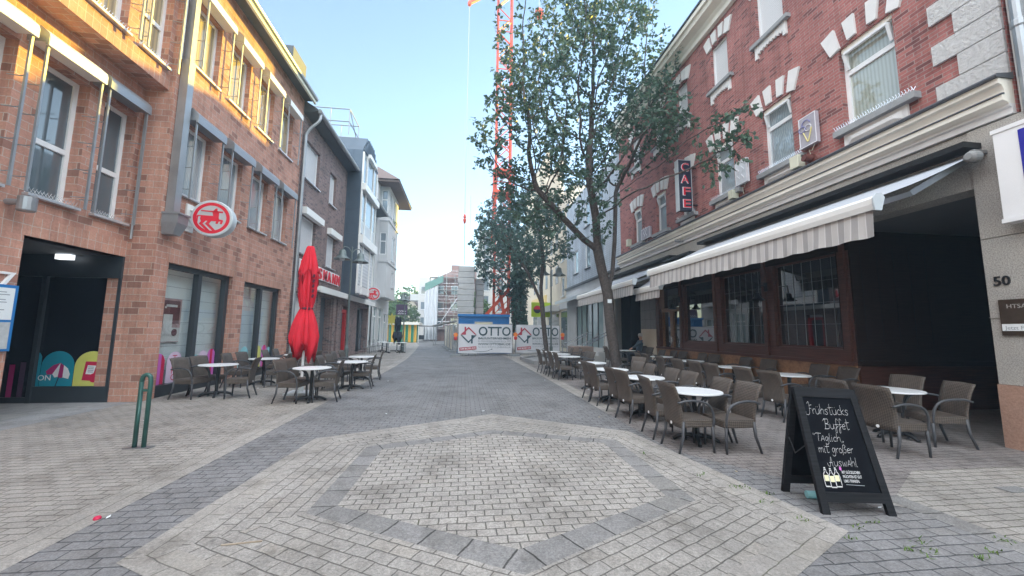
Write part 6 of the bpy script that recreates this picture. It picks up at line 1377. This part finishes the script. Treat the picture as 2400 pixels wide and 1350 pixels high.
# ------------------------------------------------------------------ people
def skinmesh(name, joints, edges, radii, mat, parent, sub=2, root=None):
    me = bpy.data.meshes.new('tmp'); keys = list(joints); ix = {k: i for i, k in enumerate(keys)}
    off = Vector(parent.location)
    me.from_pydata([tuple(Vector(joints[k])-off) for k in keys], [(ix[a], ix[b]) for a, b in edges], [])
    ob = bpy.data.objects.new('tmp', me); COL.objects.link(ob)
    ob.modifiers.new('skin', 'SKIN'); m = ob.modifiers.new('sub', 'SUBSURF'); m.levels = sub; m.render_levels = sub
    lay = me.skin_vertices[0].data
    for k in keys:
        r = radii[k]; lay[ix[k]].radius = (r, r) if not isinstance(r, tuple) else r; lay[ix[k]].use_root = (k == (root or keys[0]))
    dg = bpy.context.evaluated_depsgraph_get(); dg.update(); em = bpy.data.meshes.new_from_object(ob.evaluated_get(dg)); bpy.data.objects.remove(ob); bpy.data.meshes.remove(me)
    em.name = name; em.materials.clear(); em.materials.append(MATS[mat]); em.polygons.foreach_set('use_smooth', [True]*len(em.polygons))
    o = bpy.data.objects.new(name, em); COL.objects.link(o); o.parent = parent; return o
def person(label, J, top, bottom, hair=None, cap=None, glasses=False, face=(0,-1,0), group=None):
    """J: joint positions; body is one skinned surface, clothes lie over it"""
    p = thing('person', label, 'person', (J['hip'][0], J['hip'][1], 0), group)
    j = {k: Vector(v) for k, v in J.items()}; f = Vector(face).normalized(); ed = []; rd_ = {}
    side = f.cross(Vector((0,0,1)))
    j['belly'] = j['hip'].lerp(j['chest'], .5); j['headtop'] = j['head']+Vector((0,0,.10)); j['chin'] = j['head']+f*.045-Vector((0,0,.09))
    R_ = dict(hip=(.13,.11), belly=(.135,.115), chest=(.15,.115), neck=.055, head=(.078,.092), headtop=(.06,.07), chin=.045)
    ed = [('hip','belly'),('belly','chest'),('chest','neck'),('neck','head'),('head','headtop'),('head','chin')]
    for s in ('l','r'):
        R_.update({s+'sh': .062, s+'el': .044, s+'wr': .028, s+'th': .088, s+'kn': .060, s+'an': .040, s+'to': .034})
        ed += [('chest',s+'sh'),(s+'sh',s+'el'),(s+'el',s+'wr'),('hip',s+'th'),(s+'th',s+'kn'),(s+'kn',s+'an'),(s+'an',s+'to')]
        d = (j[s+'wr']-j[s+'el']).normalized(); q = d.cross(Vector((0,0,1))).normalized()
        j[s+'pa'] = j[s+'wr']+d*.075; R_[s+'pa'] = .034; ed.append((s+'wr',s+'pa'))
        for k in range(4):
            b = j[s+'pa']+d*.03+q*(k-1.5)*.021; L = (.075,.085,.08,.06)[k]; t_ = b+d*L*.6+Vector((0,0,-.012)); e_ = b+d*L+Vector((0,0,-.035))
            for nm, pt, r in (('a',b,.010),('b',t_,.009),('c',e_,.008)): j[s+'f'+str(k)+nm] = pt; R_[s+'f'+str(k)+nm] = r
            ed += [(s+'pa',s+'f'+str(k)+'a'),(s+'f'+str(k)+'a',s+'f'+str(k)+'b'),(s+'f'+str(k)+'b',s+'f'+str(k)+'c')]
        j[s+'t0'] = j[s+'pa']+q*.045-d*.02; j[s+'t1'] = j[s+'pa']+q*.06+d*.035; R_[s+'t0'] = .012; R_[s+'t1'] = .010; ed += [(s+'pa',s+'t0'),(s+'t0',s+'t1')]
    j['nose'] = j['head']+f*.105-Vector((0,0,.015)); R_['nose'] = .014; ed.append(('head','nose'))
    for s, sg in (('l',1),('r',-1)): j[s+'ear'] = j['head']+side*sg*.085; R_[s+'ear'] = .018; ed.append(('head',s+'ear'))
    skinmesh('body', j, ed, R_, 'skin', p, 2, 'hip')
    c = {k: j[k] for k in ('hip','belly','chest','neck','lsh','lel','lwr','rsh','rel','rwr')}; c['neck'] = j['chest'].lerp(j['neck'], .8)
    skinmesh('jacket', c, [('hip','belly'),('belly','chest'),('chest','neck'),('chest','lsh'),('lsh','lel'),('lel','lwr'),('chest','rsh'),('rsh','rel'),('rel','rwr')], dict(hip=(.155,.135), belly=(.165,.145), chest=(.172,.135), neck=.068, lsh=.08, lel=.060, lwr=.042, rsh=.08, rel=.060, rwr=.042), top, p, 2, 'hip')
    c = {k: j[k] for k in ('hip','lth','lkn','lan','rth','rkn','ran')}
    skinmesh('trousers', c, [('hip','lth'),('lth','lkn'),('lkn','lan'),('hip','rth'),('rth','rkn'),('rkn','ran')], dict(hip=(.145,.125), lth=.102, lkn=.074, lan=.058, rth=.102, rkn=.074, ran=.058), bottom, p, 2, 'hip')
    mb = MB()
    for s in ('l','r'):
        a, b = j[s+'an'], j[s+'to']; mb.tube([a-(b-a)*.4-Vector((0,0,.03)), a-Vector((0,0,.02)), b, b+(b-a)*.5], [.045,.05,.042,.026], 10)
    mb.build('shoe', 'shoe', p, smooth=True)
    hm = MB(); hc = j['head']+Vector((0,0,.015))-f*.012
    hm.lathe([(.088,-.03),(.104,.02),(.100,.075),(.07,.125),(.001,.142)], hc, 18); hm.build('cap' if cap else 'hair', cap or hair, p, smooth=True)
    if cap: bm_ = MB(); bm_.tube([hc+f*.08+side*.06+Vector((0,0,.05)), hc+f*.165+Vector((0,0,.035)), hc+f*.08-side*.06+Vector((0,0,.05))], .022, 6); bm_.build('cap_visor', cap, p, smooth=True)
    e = MB()
    for sg in (1, -1):
        q = j['head']+f*.090+side*sg*.034+Vector((0,0,.02)); e.lathe([(.001,-.012),(.022 if glasses else .010,-.006),(.022 if glasses else .010,.006),(.001,.012)], q, 10)
    if glasses: e.beam(j['head']+f*.095+side*.09+Vector((0,0,.025)), j['head']+f*.095-side*.09+Vector((0,0,.025)), .008)
    e.build('sunglasses' if glasses else 'eyes', 'lens_dark', p, smooth=True)
    m = MB(); q = j['head']+f*.078-Vector((0,0,.06)); m.tube([q+side*.024, q+f*.006, q-side*.024], .005, 5); m.build('mouth', 'poster_dark', p)
    return p
mz = .08
person('man in a dark blue jacket, cap and sunglasses sitting in the cafe alcove', dict(hip=(7.98,17.0,.58+mz), chest=(8.12,16.98,1.06+mz), neck=(8.12,16.96,1.22+mz), head=(8.08,16.92,1.36+mz),
    lsh=(8.08,16.79,1.13+mz), lel=(7.80,16.66,.98+mz), lwr=(7.53,16.62,.84+mz), rsh=(8.12,17.17,1.13+mz), rel=(8.0,17.28,.88+mz), rwr=(7.78,17.2,.80+mz), lth=(7.95,16.89,.57+mz), lkn=(7.52,16.85,.58+mz), lan=(7.50,16.85,.17+mz), lto=(7.38,16.84,.10+mz), rth=(7.95,17.11,.57+mz), rkn=(7.52,17.16,.58+mz), ran=(7.56,17.18,.17+mz), rto=(7.44,17.18,.10+mz)),
    'jacket_blue', 'trousers', cap='cap_grey', glasses=True, face=(-.55,-.83,0))
def stand(x, y, lean, label, top, hair='hair_grey', face=(0,-1,0), h=1.0):
    person(label, dict(hip=(x,y,.93*h), chest=(x+lean,y-.05,1.32*h), neck=(x+lean*1.2,y-.06,1.47*h), head=(x+lean*1.3,y-.09,1.62*h), lsh=(x+lean-.18,y-.05,1.39*h), lel=(x+lean-.24,y-.12,1.12*h), lwr=(x+lean-.16,y-.32,1.0*h), rsh=(x+lean+.18,y-.05,1.39*h), rel=(x+lean+.24,y-.12,1.12*h), rwr=(x+lean+.16,y-.32,1.0*h),
     lth=(x-.09,y,.9*h), lkn=(x-.10,y-.06,.49*h), lan=(x-.10,y+.06,.09), lto=(x-.10,y-.07,.04), rth=(x+.09,y,.9*h), rkn=(x+.10,y,.49*h), ran=(x+.11,y+.16,.09), rto=(x+.11,y+.03,.04)), top, 'trousers', hair=hair, face=face)
stand(-4.35,70.2,.1,'distant person in a blue shirt standing by the market stall','shirt_blue'); stand(-3.45,70.8,-.05,'distant person in a pink top standing beside the wheelchair','shirt_pink')
wc = thing('wheelchair', 'distant empty black wheelchair in front of the people at the stall', 'wheelchair', (-4.3,69.2,0))
for s in (-.32,.32):
    mb = MB(); mb.tube([(-4.3+s,69.2+.3*math.cos(a),.31+.3*math.sin(a)) for a in np.linspace(0,6.283,20)], .022, 6)
    for k in range(6): mb.tube([(-4.3+s,69.2,.31),(-4.3+s,69.2+.3*math.cos(k*1.047),.31+.3*math.sin(k*1.047))], .006, 4)
    mb.build('wheel', 'black_metal', wc)
mb = MB(); mb.box(-4.58,-4.02,68.95,69.4,.48,.53); mb.box(-4.58,-4.02,69.38,69.44,.53,.95); mb.build('seat', 'black_matte', wc)
mb = MB(); [mb.tube([(-4.3+s,69.5,.92),(-4.3+s,69.4,.9),(-4.3+s,69.4,.3),(-4.3+s,68.9,.3),(-4.3+s,68.7,.1)], .014, 5) for s in (-.26,.26)]; mb.build('frame', 'steel', wc)
# ------------------------------------------------------------------ the far end of the street
ki = thing('striped_kiosk', 'market kiosk with yellow and green striped curtains and a pale flat roof', 'kiosk', (-7.8,51,0))
mb = MB(); nx = 44; cols = [0,0,1,1,1,0,0,0,1,1,0]
for i in range(nx):
    x0 = -9.9+i*3.9/nx; x1 = -9.9+(i+1)*3.9/nx; y0 = 51.2+.05*math.sin(i*1.7); y1 = 51.2+.05*math.sin((i+1)*1.7)
    mb.poly([(x0,y0,.05),(x1,y1,.05),(x1,y1,2.3),(x0,y0,2.3)], (0 if (i//4) % 2 == 0 else 1))
mb.poly([(-6.0,51.2,.05),(-6.0,54,.05),(-6.0,54,2.3),(-6.0,51.2,2.3)], 1); mb.build('curtain', ['kiosk_yellow','kiosk_green'], ki)
mb = MB(); mb.bbox(-10.2,-5.6,50.7,54.4,2.3,2.62,.03); mb.build('roof', 'kiosk_white', ki); mb = MB(); [mb.beam((x,51.0,0),(x,51.0,2.3),.08) for x in (-10,-5.75)]; mb.build('post', 'kiosk_white', ki)
ma = thing('market_stall', 'market stall with a dark sloping roof beyond the striped kiosk', 'stall', (-5,58,0))
mb = MB(); mb.poly([(-7.0,57,2.45),(-3.9,57,2.2),(-3.9,60,2.2),(-7,60,2.45)]); mb.box(-7.0,-3.9,56.95,57.02,2.1,2.3); mb.build('roof', 'concrete_dark', ma); mb = MB(); [mb.beam((x,57.1,0),(x,57.1,2.2),.07) for x in (-6.9,-5.6)]; mb.box(-6.9,-5.7,57.4,58.4,.3,.9); mb.build('post', 'black_metal', ma)
mr = thing('market_stall', 'grey roofed market stall behind the beige hoarding', 'stall', (-1.6,44,0))
mb = MB(); mb.prism([(-3.4,2.15),(-.9,2.75),(1.2,2.75),(1.2,2.65),(-.9,2.62),(-3.4,2.05)], lambda u, z, d: (u, d, z), 42.5, 46.5); mb.build('roof', 'concrete_dark', mr); mb = MB(); [mb.beam((x,y,0),(x,y,2.2),.08) for x in (-3.2,-1) for y in (42.7,46.3)]; mb.build('post', 'grey_metal', mr)
mb = MB(); mb.box(-5.2,-2.7,75.5,75.6,.3,2.3); tag(mb.build('info_board', 'paper_grey'), 'pale board with posters behind the distant people', 'board')
fb2 = thing('far_chalkboard', 'small white framed chalkboard standing in the far street', 'sandwich board', (-6.3,73,0))
mb = MB(); mb.beam((-6.75,73.3,0),(-6.6,73.9,1.9),.1); mb.beam((-5.6,73,0),(-5.7,73.7,1.9),.1); mb.beam((-6.6,73.8,1.85),(-5.7,73.7,1.85),.1); mb.build('frame', 'sign_white', fb2); mb = MB(); mb.poly([(-6.55,73.1,.4),(-5.7,73.0,.4),(-5.8,73.6,1.8),(-6.5,73.7,1.8)]); mb.build('panel', 'black_matte', fb2)
ho = thing('hoarding', 'beige tarpaulin hoarding running back along the street beside the banners', 'hoarding', (-1.2,34,0))
mb = MB(); hp = [(-.75,29.6),(-1.1,33),(-1.45,36),(-1.8,39.2)]
for k in range(3):
    for q in range(6):
        a = Vector((*hp[k],0)).lerp(Vector((*hp[k+1],0)), q/6); b = Vector((*hp[k],0)).lerp(Vector((*hp[k+1],0)), (q+1)/6); w = .05*math.sin(q*2.1+k)
        mb.poly([(a.x,a.y,.15),(b.x,b.y,.15),(b.x-w,b.y,1.2),(a.x+w,a.y,1.2)]); mb.poly([(a.x+w,a.y,1.2),(b.x-w,b.y,1.2),(b.x,b.y,2.05),(a.x,a.y,2.05)])
mb.build('tarpaulin', 'tarp_beige', ho); mb = MB(); [mb.beam((p[0]-.03,p[1],0),(p[0]-.03,p[1],2.15),.08) for p in hp]; [mb.box(p[0]-.3,p[0]+.3,p[1]-.3,p[1]+.3,0,.14) for p in hp]; mb.build('post', 'grey_metal', ho)
for (x, y) in ((-.55,25.6),(-.75,27.2)): pass
sc_, Fs = block('scaffolded_house', 'reddish house under scaffolding and white netting at the end of the street', -4.9, 4.0, 62, 80, 9.8, 'brick_far', 'F', 3, 4, fz=(2.2,2.6), wh=(1.1,1.4))
mb = MB(); mb.poly([(-4.9,62,9.8),(-1.2,62,11.6),(4,62,11.6),(4,62,9.8)]); mb.poly([(-4.9,62,9.8),(-1.2,62,11.6),(-1.2,80,11.6),(-4.9,80,9.8)]); mb.box(-2.2,-.8,63,65,10,12.3); mb.build('roof', 'brick_far', sc_)
sf_ = thing('scaffolding', 'metal scaffolding with decks and white netting round the reddish house', 'scaffolding', (-3,61,0))
mb = MB()
for x in np.arange(-5.4, 2.6, 1.3):
    for y in (60.9, 61.8): mb.tube([(x,y,0),(x,y,10.4)], .045, 5)
for z in (2,4,6,8,10): mb.tube([(-5.4,60.9,z+1),(2.4,60.9,z+1)], .035, 5); mb.tube([(-5.4,60.9,z+.5),(2.4,60.9,z+.5)], .03, 5)
for k in range(4): mb.tube([(-5.4+k*1.3,60.85,k*2.0),(-4.1+k*1.3,60.85,k*2.0+2)], .035, 5); mb.tube([(2.0-k*1.3,60.85,k*2.0),(.7-k*1.3,60.85,k*2.0+2)], .035, 5)
mb.build('pole', 'steel', sf_); mb = MB(); [mb.box(-5.5,2.5,60.9,61.85,z-.06,z) for z in (2,4,6,8,10)]; mb.build('deck', 'concrete', sf_)
mb = MB(); nx = 18
for i in range(nx):
    x0 = -6.1+i*2.0/nx; x1 = -6.1+(i+1)*2.0/nx; w0 = .12*math.sin(i*1.3); w1 = .12*math.sin((i+1)*1.3); mb.poly([(x0,60.75+w0,.2),(x1,60.75+w1,.2),(x1,60.75-w1,7.6+.12*i/2),(x0,60.75-w0,7.6+.12*(i-1)/2)])
mb.poly([(-6.1,60.75,.2),(-6.3,66,.2),(-6.3,66,7.6),(-6.1,60.75,7.6)]); mb.build('net', 'tarp_net', sf_, recalc=False)
mb = MB(); mb.poly([(-6.1,60.7,7.65),(-3.3,60.7,9.2),(-3.3,60.7,10.2),(-6.1,60.7,8.9)]); mb.build('green_net', 'net_green', sf_)
wb, Fw = block('white_flats', 'white block of flats with balconies behind the scaffolding', -8.6, -4.95, 74, 92, 11.6, 'plaster_white', 'F', 3, 2, fz=(2.6,2.9), wh=(1.0,1.5))
mb = MB()
for z in (4.3,7.3): mb.box(-10.3,-8.6,75,80,z,z+.2); mb.box(-10.3,-8.6,75,75.1,z+.2,z+1.2); mb.box(-10.3,-10.2,75,80,z+.2,z+1.2)
mb.build('balcony', 'plaster_white', wb)
gh = thing('gabled_house', 'far house with a dark steep gable roof between the trees', 'building', (-11,86,0))
mb = MB(); mb.prism([(-14,0),(-8.5,0),(-8.5,5.2),(-11,8.4),(-14,5)], lambda u, z, d: (u, d, z), 82, 92); mb.build('wall', 'plaster_cream', gh); mb = MB(); mb.prism([(-14.6,4.3),(-14.4,4.1),(-11,8.3),(-8.2,4.6),(-7.8,4.7),(-11,9.0)], lambda u, z, d: (u, d, z), 81.5, 92); mb.build('roof', 'tile_roof', gh)
block('pale_office_block', 'pale office block with tall window strips behind the crane', 1.9, 16, 52, 66, 15.5, 'plaster_white', 'F', 5, 7, fz=(1.4,2.8), wh=(.9,2.2))
block('brick_row_house', 'far brick row house closing the view behind the kiosk', -30, -16.5, 96, 106, 9, 'brick_far', 'F', 2, 5)
# ------------------------------------------------------------------ small things on the ground
RL = random.Random(77)
for k in range(26):
    while True:
        x, y = RL.uniform(-6.5,4.5), RL.uniform(3.0,13)
        if not (-2.2 < x < 3.0 and y < 7): break
    mb = MB(); s = RL.uniform(.012,.035); a = RL.uniform(0,3.14); ca, sa = math.cos(a)*s, math.sin(a)*s; e = RL.uniform(.3,1)
    mb.poly([(x-ca,y-sa,.010),(x+sa*e,y-ca*e,.014),(x+ca,y+sa,.018),(x-sa*e,y+ca*e,.012)]); mb.poly([(x-ca,y-sa,.009),(x+sa*e,y-ca*e,.012),(x+ca,y+sa,.0165),(x-sa*e,y+ca*e,.0105)])
    tag(mb.build('litter_scrap', 'paper' if k % 4 else 'curtain_beige'), 'tiny pale scrap of litter lying on the paving', 'litter', 'scraps of litter on the paving')
mb = MB(); mb.lathe([(.025,0),(.028,.008),(.02,.022),(.001,.026)], (-3.03,3.85,.005), 12); tag(mb.build('bottle_cap', 'decal_red'), 'small pink bottle cap on the edge of the pale border stones', 'bottle cap')
mb = MB(); mb.beam((-1.75,3.30,.014),(-1.48,3.33,.014), .012, .008); tag(mb.build('wooden_stick', 'wood_board'), 'thin pale wooden stick lying on the star paving', 'stick')
mb = MB(); mb.tube([(3.42,3.62,.04),(3.56,3.58,.045)], .035, 10); mb.tube([(3.56,3.58,.045),(3.62,3.565,.045)], .018, 8); tag(mb.build('plastic_cup', 'decal_aqua'), 'small pale green plastic bottle lying under the chalkboard', 'bottle')
mb = MB()
for (x, y, m, s) in ((2.95,3.95,26,.10),(3.08,3.75,18,.08),(2.75,4.3,12,.06),(2.9,3.55,14,.07),(2.98,3.2,12,.06),(3.35,3.05,10,.05),(3.55,3.12,14,.06),(3.45,2.68,30,.09),(3.62,2.8,12,.06),(4.0,2.62,12,.06),(4.3,2.75,16,.07),(3.8,2.55,10,.05),(2.45,5.1,8,.05),(3.1,2.9,8,.05)):
    for _ in range(m):
        a = RL.uniform(0,6.28); r = RL.uniform(0,s); c = Vector((x+r*math.cos(a)*1.5,y+r*math.sin(a),.005)); d = Vector((RL.uniform(-1,1),RL.uniform(-1,1),RL.uniform(.2,1.1))).normalized()*RL.uniform(.02,.045); q = Vector((-d.y,d.x,0)).normalized()*.006
        mb.poly([c-q, c+q, c+d*.6+q*.8, c+d]); 
w = mb.build('weeds', 'weed', recalc=False); w['kind'] = 'stuff'; w['label'] = 'sparse weeds growing in the paving joints'
# ------------------------------------------------------------------ the morning haze down the street
def add_haze(density):
    m = bpy.data.materials.new('haze'); m.use_nodes = True; n = m.node_tree.nodes; n.remove(n['Principled BSDF'])
    v = n.new('ShaderNodeVolumePrincipled'); v.inputs['Color'].default_value = (.60,.80,1.0,1); v.inputs['Density'].default_value = density; v.inputs['Anisotropy'].default_value = 0.0
    m.node_tree.links.new(v.outputs[0], n['Material Output'].inputs['Volume'])
    mb = MB(); mb.box(-60,60,-30,125,-1.0,47); me = mb; MATS['haze'] = m
    o = me.build('haze', 'haze'); o['kind'] = 'stuff'; o['label'] = 'thin morning haze in the street'
add_haze(.0025)
